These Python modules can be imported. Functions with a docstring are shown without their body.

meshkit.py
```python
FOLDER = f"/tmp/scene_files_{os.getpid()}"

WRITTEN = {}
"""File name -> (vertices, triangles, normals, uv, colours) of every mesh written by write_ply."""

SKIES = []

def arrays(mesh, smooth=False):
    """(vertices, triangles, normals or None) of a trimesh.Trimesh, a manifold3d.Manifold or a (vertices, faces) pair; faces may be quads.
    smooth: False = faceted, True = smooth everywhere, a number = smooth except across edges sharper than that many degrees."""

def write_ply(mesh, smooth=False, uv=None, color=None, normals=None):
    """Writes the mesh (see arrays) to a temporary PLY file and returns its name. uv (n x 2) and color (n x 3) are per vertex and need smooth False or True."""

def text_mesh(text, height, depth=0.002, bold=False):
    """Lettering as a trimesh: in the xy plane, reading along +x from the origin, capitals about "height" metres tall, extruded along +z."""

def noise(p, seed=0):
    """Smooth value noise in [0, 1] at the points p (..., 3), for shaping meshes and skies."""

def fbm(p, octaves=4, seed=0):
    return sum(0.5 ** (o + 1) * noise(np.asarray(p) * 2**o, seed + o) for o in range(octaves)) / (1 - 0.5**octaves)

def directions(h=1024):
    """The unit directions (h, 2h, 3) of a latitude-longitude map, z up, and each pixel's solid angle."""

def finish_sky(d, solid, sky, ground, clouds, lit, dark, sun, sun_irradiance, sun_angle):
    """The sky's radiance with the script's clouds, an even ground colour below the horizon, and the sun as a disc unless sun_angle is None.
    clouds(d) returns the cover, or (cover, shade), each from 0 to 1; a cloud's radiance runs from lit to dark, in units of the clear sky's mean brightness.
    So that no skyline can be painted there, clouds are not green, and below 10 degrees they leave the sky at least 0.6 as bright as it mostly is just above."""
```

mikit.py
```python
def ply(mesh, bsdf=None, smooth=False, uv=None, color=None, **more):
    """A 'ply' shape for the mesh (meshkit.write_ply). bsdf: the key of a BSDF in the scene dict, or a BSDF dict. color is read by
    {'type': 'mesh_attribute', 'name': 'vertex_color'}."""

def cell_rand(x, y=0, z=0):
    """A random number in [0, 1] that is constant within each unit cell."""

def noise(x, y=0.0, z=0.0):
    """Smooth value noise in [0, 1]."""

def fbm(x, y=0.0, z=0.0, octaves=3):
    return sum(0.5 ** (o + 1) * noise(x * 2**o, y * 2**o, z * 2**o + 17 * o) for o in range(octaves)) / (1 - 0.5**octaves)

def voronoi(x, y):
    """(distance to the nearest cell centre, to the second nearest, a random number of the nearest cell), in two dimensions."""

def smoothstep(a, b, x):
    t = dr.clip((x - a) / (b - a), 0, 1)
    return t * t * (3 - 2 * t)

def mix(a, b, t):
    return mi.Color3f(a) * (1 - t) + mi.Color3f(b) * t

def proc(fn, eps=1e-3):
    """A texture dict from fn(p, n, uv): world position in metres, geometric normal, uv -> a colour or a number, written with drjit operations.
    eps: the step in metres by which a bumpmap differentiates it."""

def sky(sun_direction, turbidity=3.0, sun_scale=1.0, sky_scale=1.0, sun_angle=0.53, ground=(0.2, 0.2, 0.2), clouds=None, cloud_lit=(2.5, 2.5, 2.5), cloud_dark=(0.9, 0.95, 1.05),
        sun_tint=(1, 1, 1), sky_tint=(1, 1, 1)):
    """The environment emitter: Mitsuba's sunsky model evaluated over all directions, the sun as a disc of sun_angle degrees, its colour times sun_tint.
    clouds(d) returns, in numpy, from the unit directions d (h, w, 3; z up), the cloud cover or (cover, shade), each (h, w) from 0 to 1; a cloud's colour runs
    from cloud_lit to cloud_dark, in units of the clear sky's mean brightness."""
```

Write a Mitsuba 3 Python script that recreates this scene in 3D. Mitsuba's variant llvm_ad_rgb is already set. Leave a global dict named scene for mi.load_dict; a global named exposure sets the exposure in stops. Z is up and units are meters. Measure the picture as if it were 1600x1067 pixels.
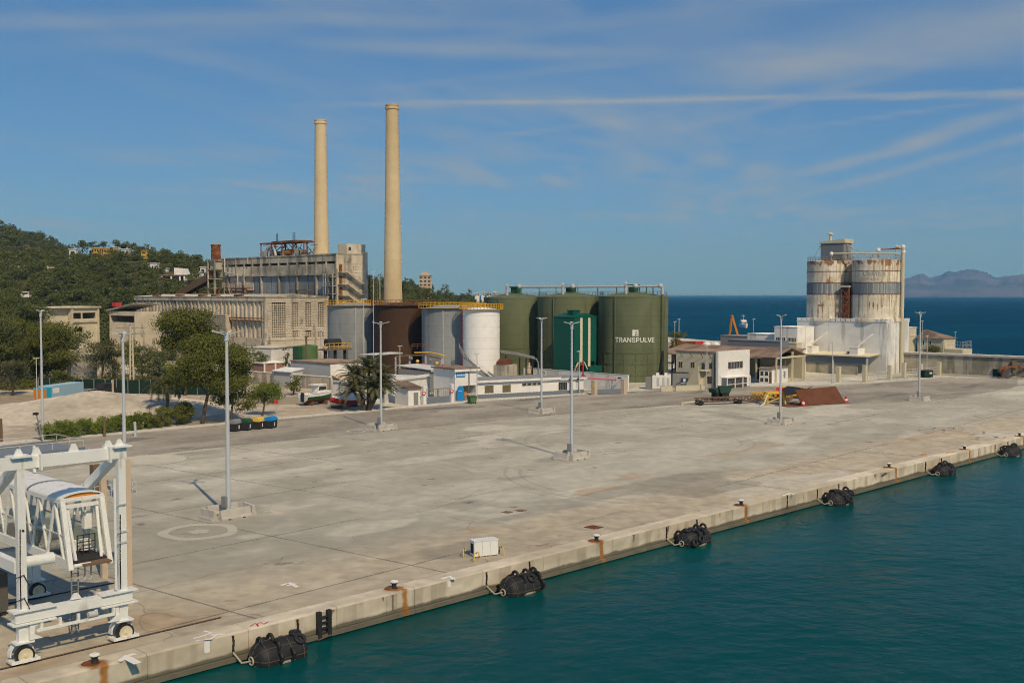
import math, random
import numpy as np, trimesh, drjit as dr, mitsuba as mi
import mikit, meshkit
from mikit import proc, noise, fbm, voronoi, cell_rand, smoothstep, mix, ply

# ------------------------------------------------------------------ camera, sky, exposure
# world: x runs along the quay edge, y inland, z up; the apron is z = 0, the quay edge y = 0
T = mi.ScalarTransform4f
FOC, CX, CY = 1700.0, 800.0, 533.5            # lens, in pixels of a 1600 wide picture
CAM = np.array([0.0, -53.8, 19.0])
HEAD = math.radians(44.75)                    # view direction, from +x towards +y
PITCH = math.atan(72.5 / FOC)
FWD = np.array([math.cos(HEAD), math.sin(HEAD), 0.0])
RGT = np.array([FWD[1], -FWD[0], 0.0])
SEA = -1.7
HAZE = 4.2e-5
SUN = (-0.262, -0.722, 0.640)
exposure = 1.06

scene, labels = {}, {}
aim = CAM + FWD * math.cos(PITCH) - np.array([0, 0, math.sin(PITCH)])
scene['haze_medium'] = {'type': 'homogeneous', 'albedo': {'type': 'rgb', 'value': [0.80, 0.915, 0.995]},
                        'sigma_t': {'type': 'rgb', 'value': [HAZE*0.42, HAZE*.95, HAZE*1.6]}, 'phase': {'type': 'hg', 'g': 0.0}}
scene['camera'] = {'type': 'perspective', 'fov': math.degrees(2*math.atan(800/FOC)), 'fov_axis': 'x',
                   'near_clip': 0.5, 'far_clip': 60000.0,
                   'to_world': T().look_at(origin=CAM.tolist(), target=aim.tolist(), up=[0, 0, 1]),
                   'medium': {'type': 'ref', 'id': 'haze_medium'}}


_tab = np.random.default_rng(5).random((256, 256))


def np_noise(x, y, seed=0):
    xi, yi = np.floor(x).astype(int), np.floor(y).astype(int)
    u, v = x - xi, y - yi
    u, v = u*u*(3-2*u), v*v*(3-2*v)
    def h(a, b):
        return _tab[(a+seed*37) & 255, (b+seed*91) & 255]
    return (h(xi, yi)*(1-u)+h(xi+1, yi)*u)*(1-v) + (h(xi, yi+1)*(1-u)+h(xi+1, yi+1)*u)*v


def np_fbm(x, y, seed=0, o=4):
    return sum(0.5**(k+1)*np_noise(x*2**k, y*2**k, seed+k) for k in range(o))/(1-0.5**o)


def clouds(d):
    """thin cirrus veils and old contrails on a plane high above"""
    z = np.maximum(d[..., 2], 0.02)
    f, r = (d @ FWD)/z, (d @ RGT)/z                        # position on the cloud plane, forward and right
    fade = np.clip((d[..., 2]-0.02)/0.06, 0, 1)
    wisp = np_fbm(f*0.42+r*0.10+3, r*0.55-f*.1, 3, 5)
    fine = np_fbm(f*0.9+r*0.5, r*3.2-f*1.1+np_noise(f*.5, r*.5, 9)*2, 11, 5)
    veil = np.clip((wisp-0.36)*2.2, 0, 1)*np.clip(2.6*fine-.75, .08, 1.5)
    cover = 0.58*veil+.12*np.exp(-np.maximum(d[..., 2], 0)/.22)
    # contrails: straight lines on the cloud plane through two points (f, r)
    def P(px, py):
        v = np.array([(px-800)/FOC, (py-461)/FOC]); return (1/-v[1], v[0]/-v[1])
    for (a, b, w, k) in ((P(640, 168), P(1600, 152), .09, .45), (P(800, 160), P(1590, 146), .04, .25), (P(1130, 310), P(1600, 176), .16, .34), (P(1180, 325), P(1600, 218), .13, .2),
                         (P(800, 215), P(1040, 180), .10, .22), (P(700, 78), P(1240, 94), .16, .3), (P(0, 46), P(560, 42), .14, .28), (P(1240, 120), P(1600, 40), .5, .3), (P(980, 80), P(1150, 20), .3, .14), (P(1010, 300), P(1230, 230), .25, .10), (P(1350, 190), P(1600, 155), .07, .25), (P(560, 150), P(1000, 100), .12, .16), (P(1050, 210), P(1500, 90), .10, .2), (P(1300, 345), P(1600, 262), .12, .16), (P(900, 335), P(1280, 262), .16, .14), (P(100, 95), P(420, 60), .2, .16), (P(1400, 330), P(1600, 300), .14, .14), (P(760, 60), P(1250, 5), .14, .18), (P(880, 250), P(1150, 240), .16, .12)):
        dx, dy = b[0]-a[0], b[1]-a[1]
        n = math.hypot(dx, dy)
        s = ((f-a[0])*dx+(r-a[1])*dy)/n
        raw = ((f-a[0])*dy-(r-a[1])*dx)/n
        on = (np.abs(raw) < 4*w) & (s > -1) & (s < n+2) & ((d @ FWD) > 0)
        if not on.any():
            continue
        S, R = s[on], raw[on]
        t = np.abs(R + (np_fbm(S*0.8, S*0+a[0]*3, 5)-.5)*w*2.2)
        gap = np.clip(1.3*np_fbm(S*0.5+a[0]*5, t*0+2, 21)+.05, 0, 1)
        ends = np.clip((S+.8)/.8, 0, 1)*np.clip((n+1.5-S)/1.5, 0, 1)
        c = cover[on]
        cover[on] = np.maximum(c, c*.5+2.1*k*np.exp(-(t/w)**2)*gap*ends*(.6+.7*np_fbm(f[on]*5, r[on]*5, 31)))
    return np.clip(cover*fade, 0, 1), 0.3


scene['sky'] = mikit.sky(SUN, turbidity=3.0, clouds=clouds, sky_tint=(0.50, 0.87, 1.22), sun_tint=(1.0, .985, .925), cloud_lit=(2.0, 2.35, 2.6), cloud_dark=(1.3, 1.4, 1.5))


# ------------------------------------------------------------------ placing
def ratio(py):
    v = (py - CY)/FOC
    return (math.sin(PITCH)+v*math.cos(PITCH))/(math.cos(PITCH)-v*math.sin(PITCH))


def at(lat, Y, z=0.0):
    return CAM*[1, 1, 0] + FWD*Y + RGT*lat + np.array([0, 0, z])


def C(px, Y, z=0.0):
    """point at forward distance Y in the direction of picture column px, at height z"""
    return at((px-CX)/FOC*(Y*math.cos(PITCH)+(CAM[2]-z)*math.sin(PITCH)), Y, z)


def G(px, py, z=0.0):
    """point of the level plane z seen at (px, py)"""
    return C(px, (CAM[2]-z)/ratio(py), z)


def Z(py, Y):
    return CAM[2]-ratio(py)*Y


def dist(p):
    return float((np.asarray(p)[:2]-CAM[:2]) @ FWD[:2])


# ------------------------------------------------------------------ mesh building
def frame(p0, p1=None, yaw=0.0, z=0.0):
    """4x4: origin p0, x towards p1 (or along yaw), y to its left, z up"""
    if p1 is not None:
        yaw = math.atan2(p1[1]-p0[1], p1[0]-p0[0])
    c, s = math.cos(yaw), math.sin(yaw)
    m = np.eye(4)
    m[:2, 0], m[:2, 1], m[:3, 3] = (c, s), (-s, c), (p0[0], p0[1], z)
    return m


UP = np.array([0, 0, 1.0])


class MB:
    def __init__(s, M=None):
        s.v, s.f, s.n, s.M = [], [], 0, np.eye(4) if M is None else M

    def add(s, v, f):
        v, f = np.asarray(v, float), np.asarray(f, int)
        if f.shape[1] == 4:
            f = np.vstack([f[:, [0, 1, 2]], f[:, [0, 2, 3]]])
        s.v.append(v @ s.M[:3, :3].T + s.M[:3, 3]); s.f.append(f+s.n); s.n += len(v)
        return s

    def tm(s, m):
        return s.add(m.vertices, m.faces)

    BF = np.array([[0, 2, 3, 1], [4, 5, 7, 6], [0, 1, 5, 4], [2, 6, 7, 3], [0, 4, 6, 2], [1, 3, 7, 5]])

    def box(s, x0, x1, y0, y1, z0, z1):
        return s.add([[x, y, z] for z in (z0, z1) for y in (y0, y1) for x in (x0, x1)], s.BF)

    def cbox(s, c, d, yaw=0.0):
        cy, sy = math.cos(yaw), math.sin(yaw)
        v = np.array([[x*d[0]/2, y*d[1]/2, z*d[2]/2] for z in (-1, 1) for y in (-1, 1) for x in (-1, 1)])
        v = np.stack([v[:, 0]*cy-v[:, 1]*sy, v[:, 0]*sy+v[:, 1]*cy, v[:, 2]], 1)
        return s.add(v+np.asarray(c, float), s.BF)

    def beam(s, a, b, w, h=None, up=UP):
        """bar from a to b, w wide and h high"""
        a, b, h = np.asarray(a, float), np.asarray(b, float), w if h is None else h
        d = (b-a)/np.linalg.norm(b-a)
        if abs(d @ up) > .99:
            up = np.array([0, 1.0, 0])
        x = np.cross(d, up); x /= np.linalg.norm(x)
        z = np.cross(x, d)
        v = [p+x*i*w/2+z*j*h/2 for p in (a, b) for j in (-1, 1) for i in (-1, 1)]
        return s.add(v, s.BF)

    def tube(s, pts, r, n=8, caps=True):
        p = np.asarray(pts, float)
        r = np.broadcast_to(r, (len(p),))
        t = np.gradient(p, axis=0); t /= np.linalg.norm(t, axis=1, keepdims=True)
        ref = UP if abs(t[0] @ UP) < .95 else np.array([1.0, 0, 0])
        a0 = np.cross(t[0], ref); a0 /= np.linalg.norm(a0)
        ring, A = np.arange(n)*2*np.pi/n, []
        for k in range(len(p)):
            a0 = a0-t[k]*(a0 @ t[k]); a0 /= np.linalg.norm(a0)
            b0 = np.cross(t[k], a0)
            A.append(p[k]+r[k]*(np.cos(ring)[:, None]*a0+np.sin(ring)[:, None]*b0))
        v, f = np.vstack(A), []
        i, j = np.meshgrid(np.arange(len(p)-1), np.arange(n), indexing='ij')
        f = np.stack([i*n+j, i*n+(j+1) % n, (i+1)*n+(j+1) % n, (i+1)*n+j], -1).reshape(-1, 4)
        f = np.vstack([f[:, [0, 1, 2]], f[:, [0, 2, 3]]])
        if caps:
            k = np.arange(1, n-1)
            f = np.vstack([f, np.stack([0*k, k+1, k], 1), (len(p)-1)*n+np.stack([0*k, k, k+1], 1)])
        return s.add(v, f)

    def lathe(s, prof, c=(0, 0, 0), n=48, a0=0.0, a1=2*math.pi):
        prof = np.asarray(prof, float)
        full = abs(a1-a0-2*math.pi) < 1e-6
        m = n if full else n+1
        ang = a0+(a1-a0)*np.arange(m)/n
        v = np.stack([prof[:, None, 0]*np.cos(ang), prof[:, None, 0]*np.sin(ang), np.broadcast_to(prof[:, None, 1], (len(prof), m))], -1).reshape(-1, 3)+np.asarray(c, float)
        i, j = np.meshgrid(np.arange(len(prof)-1), np.arange(n), indexing='ij')
        return s.add(v, np.stack([i*m+j, i*m+(j+1) % m, (i+1)*m+(j+1) % m, (i+1)*m+j], -1).reshape(-1, 4))

    def prism(s, poly, z0, z1):
        """polygon (x, y) extruded from z0 to z1"""
        import shapely.geometry as sg
        m = trimesh.creation.extrude_polygon(sg.Polygon(poly), z1-z0)
        m.apply_translation([0, 0, z0])
        return s.tm(m)

    def side(s, poly, y0, y1):
        """polygon in (x, z) extruded along y"""
        import shapely.geometry as sg
        m = trimesh.creation.extrude_polygon(sg.Polygon(poly), y1-y0)
        v = m.vertices
        m = trimesh.Trimesh(np.stack([v[:, 0], y1-v[:, 2], v[:, 1]], 1), m.faces, process=False)
        return s.tm(m)

    def endx(s, poly, x0, x1):
        """polygon in (y, z) extruded along x"""
        import shapely.geometry as sg
        m = trimesh.creation.extrude_polygon(sg.Polygon(poly), x1-x0)
        v = m.vertices
        return s.tm(trimesh.Trimesh(np.stack([x0+v[:, 2], v[:, 0], v[:, 1]], 1), m.faces, process=False))

    def mesh(s):
        return np.vstack(s.v), np.vstack(s.f)


used = {}


def numbered(name):
    k = used.get(name, -1)+1
    used[name] = k
    return name if k == 0 else f'{name}_{k:03d}'


def thing(name, label, cat, group=None):
    key = numbered(name)
    labels[key] = {'label': label, 'category': cat}
    if group:
        labels[key]['group'] = group
    return key


def struct(name, shape, label=None):
    key = numbered(name)
    scene[key] = shape
    labels[key] = {'label': label or name.replace('_', ' '), 'category': name.split('_')[-1], 'kind': 'structure'}
    return key


def part(parent, name, mb, bsdf, smooth=False, label=None, kind=None, to_world=None):
    key = numbered(parent+'__'+name)
    m = mb.mesh() if isinstance(mb, MB) else mb
    sh = m if isinstance(m, dict) else ply(m, bsdf, smooth=smooth)
    if to_world is not None:
        sh = {**sh, 'to_world': to_world}
    scene[key] = sh
    if label or kind:
        labels[key] = {}
        if label: labels[key]['label'] = label
        if kind: labels[key]['kind'] = kind
    return key


def single(name, mb, bsdf, label, cat, group=None, smooth=False):
    key = thing(name, label, cat, group)
    scene[key] = ply(mb.mesh() if isinstance(mb, MB) else mb, bsdf, smooth=smooth)
    return key


# ------------------------------------------------------------------ materials
def mat(key, col, rough=0.8, spec=0.3, metal=0.0, bump=None, bscale=1.0, two=True, **more):
    c = proc(col) if callable(col) else {'type': 'rgb', 'value': list(col)}
    b = {'type': 'principled', 'base_color': c, 'roughness': rough, 'specular': spec, 'metallic': metal, **more}
    if bump is not None:
        b = {'type': 'bumpmap', 'arbitrary': proc(bump, eps=0.02), 'scale': bscale, 'bsdf': b}
    scene[key] = {'type': 'twosided', 'bsdf': b} if two else b
    return key


BOLLARDS_PX = ((148, 1036), (616, 919), (932, 845), (1158, 789), (1389, 730), (1507, 702), (1593, 681))
BOLLARDS = [G(*q) for q in BOLLARDS_PX]


def apron_col(p, n, uv):
    x, y = p.x, p.y
    big = fbm(x*.028, y*.05, 3, 4)
    mid = fbm(x*.16+7, y*.24, 5, 4)
    fine = fbm(x*1.1, y*1.1, 1, 3)
    px, py = dr.floor(x/7.5), dr.floor((y-9.0)/7.5)
    panel = cell_rand(px, py, 4)
    c = mix((0.340, 0.328, 0.268), (0.450, 0.436, 0.362), smoothstep(.36, .64, big*.55+mid*.45))
    c = c*(0.90+0.20*panel*smoothstep(.4, .6, fbm(x*.02, y*.03, 9, 2)))
    sandy = 1-smoothstep(7.0, 14.0, y+4*(mid-.5))
    c = mix(c, mi.Color3f(0.42, 0.362, 0.262)*(0.85+.3*fine), .75*sandy)
    # pale scoured patches and dark oily ones
    pale = smoothstep(.60, .70, fbm(x*.055+31, y*.12+4, 2, 5))
    c = mix(c, (0.50, 0.48, 0.40), .55*pale)
    dark = smoothstep(.66, .76, fbm(x*.075+3, y*.16+14, 7, 5))
    c = mix(c, (0.20, 0.19, 0.16), .5*dark)
    spots = smoothstep(.80, .86, fbm(x*.34+3, y*.42+14, 8, 4))
    c = mix(c, (0.11, 0.10, 0.09), .6*spots)
    rusty = smoothstep(.70, .80, fbm(x*.10+60, y*.21+33, 3, 4))*(1-smoothstep(16, 26, y))
    c = mix(c, (0.33, 0.20, 0.10), .4*rusty)
    # sawn joints filled with dirt, some of them broken
    jx = dr.abs((x-64.5+.12*y)/15-dr.round((x-64.5+.12*y)/15))*15
    jy = dr.abs((y-20.8-.06*x+4.0)/15-dr.round((y-20.8-.06*x+4.0)/15))*15
    j = (1-smoothstep(.05, .13, dr.minimum(jx, jy)+.06*(fine-.5)))*smoothstep(.30, .5, fbm(x*.05+3, y*.05+8, 6, 2))
    c = mix(c, (0.12, 0.112, 0.095), .7*j)
    k5 = dr.minimum(dr.abs((x+.12*y)/5-dr.round((x+.12*y)/5))*5, dr.abs((y-.06*x)/5-dr.round((y-.06*x)/5))*5)
    c = c*(1-.18*(1-smoothstep(.02, .06, k5+.03*(fine-.5)))*smoothstep(.4, .6, fbm(x*.04+30, y*.05, 6, 2)))
    v1, v2, vr = voronoi(x*.06+.35*fbm(x*.2, y*.2, 4, 3), y*.06+.35*fbm(x*.2+9, y*.2, 4, 3))
    crack = (1-smoothstep(.003, .010, v2-v1))*smoothstep(.60, .70, fbm(x*.03+70, y*.04, 5, 2))
    c = mix(c, (0.15, 0.14, 0.118), .4*crack)
    # curved tyre marks
    for (cx_, cy_, r_) in ((112, 34, 14), (150, 20, 11), (60, 40, 22), (176, 16, 7), (95, 15, 18)):
        rr = dr.sqrt(dr.square(x-cx_)+dr.square(y-cy_))
        ring = (1-smoothstep(.10, .26, dr.abs(dr.abs(rr-r_)-.8)))*smoothstep(.45, .6, fbm(x*.09+cx_, y*.09, 4, 2))
        c = mix(c, (0.17, 0.16, 0.135), .28*ring)
    return c*(0.86+0.28*fine)


mat('mat_apron', apron_col, .9, .2)


def road_col(p, n, uv):
    x, y = p.x, p.y
    mid, fine = fbm(x*.11+3, y*.25, 5, 4), fbm(x*1.3, y*1.3, 2, 3)
    c = mix((0.205, 0.190, 0.158), (0.275, 0.258, 0.215), smoothstep(.3, .7, mid))
    c = mix(c, (0.31, 0.285, 0.24), .6*smoothstep(.58, .72, fbm(x*.05+11, y*.14, 8, 4)))
    c = mix(c, (0.10, 0.093, 0.085), .6*smoothstep(.68, .78, fbm(x*.12+40, y*.3, 9, 4)))
    return c*(0.85+.3*fine)


mat('mat_road', road_col, .92, .2)


def dirt_col(p, n, uv):
    x, y = p.x, p.y
    mid, fine = fbm(x*.08+13, y*.11, p.z*.2, 4), fbm(x*.9, y*.9, p.z, 4)
    c = mix((0.30, 0.26, 0.20), (0.42, 0.37, 0.295), smoothstep(.3, .7, mid))
    c = mix(c, (0.20, 0.17, 0.115), .7*smoothstep(.57, .68, fbm(x*.06+20, y*.09+3, 8, 4)))
    return c*(0.72+.56*fine)


mat('mat_dirt', dirt_col, .95, .1, bump=lambda p, n, uv: fbm(p.x*1.4, p.y*1.4, p.z*1.4, 4)*.25, bscale=1.0)


def quay_col(p, n, uv):
    x, y, z = p.x, p.y, p.z
    fine = fbm(x*1.5, y*1.5, z*1.5, 4)
    c = mix((0.47, 0.42, 0.32), (0.61, 0.555, 0.435), smoothstep(.3, .7, fbm(x*.25, y*.4, z*.5, 4)))
    face = 1-smoothstep(.3, .7, dr.abs(n.z))
    streak = smoothstep(.50, .66, fbm(x*1.1, z*.10, 3, 4))
    c = mix(c, (0.30, 0.26, 0.19), face*.5*streak)
    crack = smoothstep(.74, .78, fbm(x*2.6+40, z*.5, 3, 3))*smoothstep(.55, .62, fbm(x*.3, z*.4, 13, 2))
    c = mix(c, (0.12, 0.11, 0.09), face*.8*crack)
    # tide mark: algae and wet concrete below a ragged line
    wet = 1-smoothstep(-1.20, -1.02, z+.30*(fbm(x*.7, z*.5, 2, 4)-.5))
    c = mix(c, mix((0.10, 0.095, 0.07), (0.055, 0.06, 0.04), fine), dr.maximum(face, smoothstep(-1.2, -1.3, z))*.85*wet)
    for b in BOLLARDS:                                        # rust run-off from each bollard
        u = dr.abs(x-b[0]-.25+.12*(fbm(z*1.3, b[0], 3, 2)-.5))
        run = (1-smoothstep(.10, .34, u+.25*(fine-.5)))*smoothstep(b[1]+.5, b[1]+.1, y)
        run2 = (1-smoothstep(.3, .9, dr.sqrt(dr.square(x-b[0])+dr.square(y-b[1]))+.5*(fine-.5)))*(1-face)
        c = mix(c, mix((0.22, 0.085, 0.018), (0.40, 0.19, 0.045), fine), .95*dr.maximum(run, run2))
    return c*(0.84+.32*fine)


mat('mat_quay', quay_col, .88, .2)

wave = lambda p, n, uv: (fbm(p.x*.75+p.y*.62, p.y*.75-p.x*.35, 1, 3)*.30+fbm(p.x*.13, p.y*.19, 5, 3)*.85+fbm(p.x*2.1+p.y*1.6, p.y*2.0-p.x*1.2, 3, 2)*.055)*(.45+1.1*fbm(p.x*.018, p.y*.03, 7, 3))
def water(key, a, b, sx, sy, ior, alpha, bs):
    scene[key] = {'type': 'bumpmap', 'arbitrary': proc(wave, eps=0.02), 'scale': bs, 'bsdf': {
        'type': 'roughplastic', 'distribution': 'ggx', 'int_ior': ior, 'alpha': alpha,
        'diffuse_reflectance': proc(lambda p, n, uv: mix(a, b, smoothstep(.3, .7, fbm(p.x*sx, p.y*sy+p.x*sx*.4, 2, 4))))}}


water('mat_harbour', (0.0004, 0.070, 0.073), (0.0007, 0.092, 0.096), .02, .03, 1.14, .07, .38)
water('mat_sea', (0.0008, 0.084, 0.170), (0.0015, 0.106, 0.20), .004, .012, 1.06, .25, .5)


def plant_col(p, n, uv):
    x, y, z = p.x, p.y, p.z
    fine = fbm(x*.7, y*.7, z*.7, 4)
    streak = fbm(x*.8+y*.8, z*.07, 3, 4)
    c = mix((0.47, 0.415, 0.315), (0.60, 0.535, 0.42), smoothstep(.3, .7, fbm(x*.09, y*.09, z*.12, 3)))
    c = mix(c, (0.20, 0.18, 0.145), .6*smoothstep(.56, .72, streak))
    c = mix(c, (0.10, 0.09, 0.075), .55*smoothstep(.66, .76, fbm(x*.5+y*.5, z*.25, 9, 4)))
    return c*(0.8+.4*fine)


mat('mat_plant', plant_col, .9, .15)


def grimy_col(p, n, uv):
    x, y, z = p.x, p.y, p.z
    c = mix((0.35, 0.325, 0.26), (0.48, 0.445, 0.365), smoothstep(.3, .7, fbm(x*.12, y*.12, z*.3, 3)))
    c = mix(c, (0.12, 0.125, 0.095), .65*smoothstep(.50, .68, fbm(x*.6+y*.6, z*.1, 3, 4)))
    return c*(0.75+.5*fbm(x*.9, y*.9, z*.9, 4))


mat('mat_grimy', grimy_col, .9, .15)


def chimney_col(p, n, uv):
    x, y, z = p.x, p.y, p.z
    c = mix((0.57, 0.45, 0.26), (0.65, 0.53, 0.33), smoothstep(.3, .7, fbm(x*.3+y*.3, z*.06, 2, 4)))
    lift = cell_rand(dr.floor(z/1.5), 3)
    c = c*(0.965+.05*lift)
    c = mix(c, (0.30, 0.25, 0.18), .5*smoothstep(.62, .74, fbm((x+y)*1.4, z*.05, 7, 4)))
    return c*(.92+.16*fbm(x*1.1, y*1.1, z*1.1, 3))


mat('mat_chimney', chimney_col, .85, .2)


def steel_fn(a, b, dirt, amount, k):
    def fn(p, n, uv):
        x, y, z = p.x, p.y, p.z
        s = x*.9+y*.7
        c = mix(a, b, smoothstep(.25, .75, fbm(s*.35, z*.05, k, 4)))
        c = mix(c, dirt, amount*smoothstep(.5, .72, fbm(s*1.3, z*.09, k+5, 4)))
        seam = 1-smoothstep(.02, .07, dr.abs(z/2.4-dr.round(z/2.4))*2.4)
        return c*(1-.2*seam)*(.92+.16*fbm(x*1.2, y*1.2, z*1.2, 3))
    return fn


mat('mat_tank_grey', steel_fn((0.175, 0.195, 0.205), (0.285, 0.31, 0.315), (0.13, 0.135, 0.13), .5, 1), .5, .4)
mat('mat_tank_brown', steel_fn((0.062, 0.032, 0.016), (0.082, 0.044, 0.022), (0.045, 0.022, 0.011), .4, 2), .7, .3)
mat('mat_tank_green', steel_fn((0.118, 0.140, 0.072), (0.148, 0.172, 0.092), (0.085, 0.10, 0.052), .5, 3), .6, .3)
mat('mat_tank_white', steel_fn((0.82, 0.825, 0.80), (0.86, 0.865, 0.84), (0.78, 0.78, 0.74), .2, 4), .45, .4)


def silo_col(p, n, uv):
    x, y, z = p.x, p.y, p.z
    s = x*.8-y*.7
    c = mix((0.64, 0.585, 0.455), (0.77, 0.72, 0.59), smoothstep(.3, .7, fbm(s*.5, z*.4, 2, 3)))
    c = mix(c, (0.30, 0.22, 0.13), .55*smoothstep(.54, .66, fbm(s*2.6, z*.10, 5, 4)))
    hoop = dr.minimum(dr.minimum(dr.abs(z-24.8), dr.abs(z-22.0)), dr.minimum(dr.abs(z-19.2), dr.abs(z-16.4)))
    drip = smoothstep(.65, .78, fbm(s*2.2, z*.22, 8, 4)+.44*smoothstep(25.6, 27.2, z)-.02+.10*(1-smoothstep(.0, .5, hoop)))
    c = mix(c, mix((0.17, 0.06, 0.022), (0.40, 0.20, 0.075), fbm(s*3, z*3, 1, 3)), .9*drip*smoothstep(.30, .42, fbm(s*.9+4, z*.5, 3, 2)))
    return c*(.85+.3*fbm(x*1.5, y*1.5, z*1.5, 3))


mat('mat_silo', silo_col, .75, .25)
mat('mat_silo_band', lambda p, n, uv: mix((0.17, 0.205, 0.225), (0.30, 0.335, 0.345), smoothstep(.3, .7, fbm(p.x*1.9-p.y*1.7, p.z*.15, 2, 4))), .6, .3)


def wall_col(p, n, uv):
    x, y, z = p.x, p.y, p.z
    c = mix((0.66, 0.67, 0.655), (0.76, 0.765, 0.74), smoothstep(.3, .7, fbm(x*.15, y*.15, z*.3, 3)))
    c = mix(c, (0.36, 0.35, 0.30), .55*smoothstep(.54, .70, fbm(x*.9-y*.8, z*.10, 5, 4)))
    return c*(.88+.24*fbm(x*.9, y*.9, z*.9, 4))


mat('mat_wall', wall_col, .85, .2)
mat('mat_white', lambda p, n, uv: mi.Color3f(.76, .755, .72)*(.86+.24*fbm(p.x*.9+p.y*.6, p.y*.6, p.z*.5, 3)), .6, .3)
mat('mat_rust', lambda p, n, uv: mix((0.13, 0.05, 0.025), (0.30, 0.12, 0.05), smoothstep(.25, .75, fbm(p.x*.9, p.y*.9, p.z*.9, 4))), .85, .2)
mat('mat_roof_brown', lambda p, n, uv: mix((0.17, 0.12, 0.09), (0.29, 0.215, 0.165), smoothstep(.25, .75, fbm(p.x*.14+p.y*.1, p.y*.5, p.z*.5, 4))), .9, .15)
mat('mat_cream', lambda p, n, uv: mix((0.50, 0.46, 0.33), (0.60, 0.555, 0.41), fbm(p.x*.3, p.y*.3, p.z*.2, 4)), .85, .2)
mat('mat_gantry', lambda p, n, uv: mix(mix((0.68, 0.70, 0.67), (0.76, 0.775, 0.74), fbm(p.x*.5, p.y*.5, p.z*.4, 3)), (0.40, 0.36, 0.28), .6*smoothstep(.66, .76, fbm(p.x*1.7+p.y, p.y*1.7, p.z*.5, 4))), .4, .45)


def leaf_fn(a, b, k):
    return lambda p, n, uv: mix(a, b, smoothstep(.25, .75, fbm(p.x*.45+k, p.y*.45, p.z*.6, 3)))*(.7+.6*fbm(p.x*4, p.y*4, p.z*4, 2))


def leaf(key, a, b, k, tr=.5):
    scene[key] = {'type': 'principledthin', 'base_color': proc(leaf_fn(a, b, k)), 'roughness': .7, 'diff_trans': tr, 'eta': 1.3}
    return key


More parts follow.
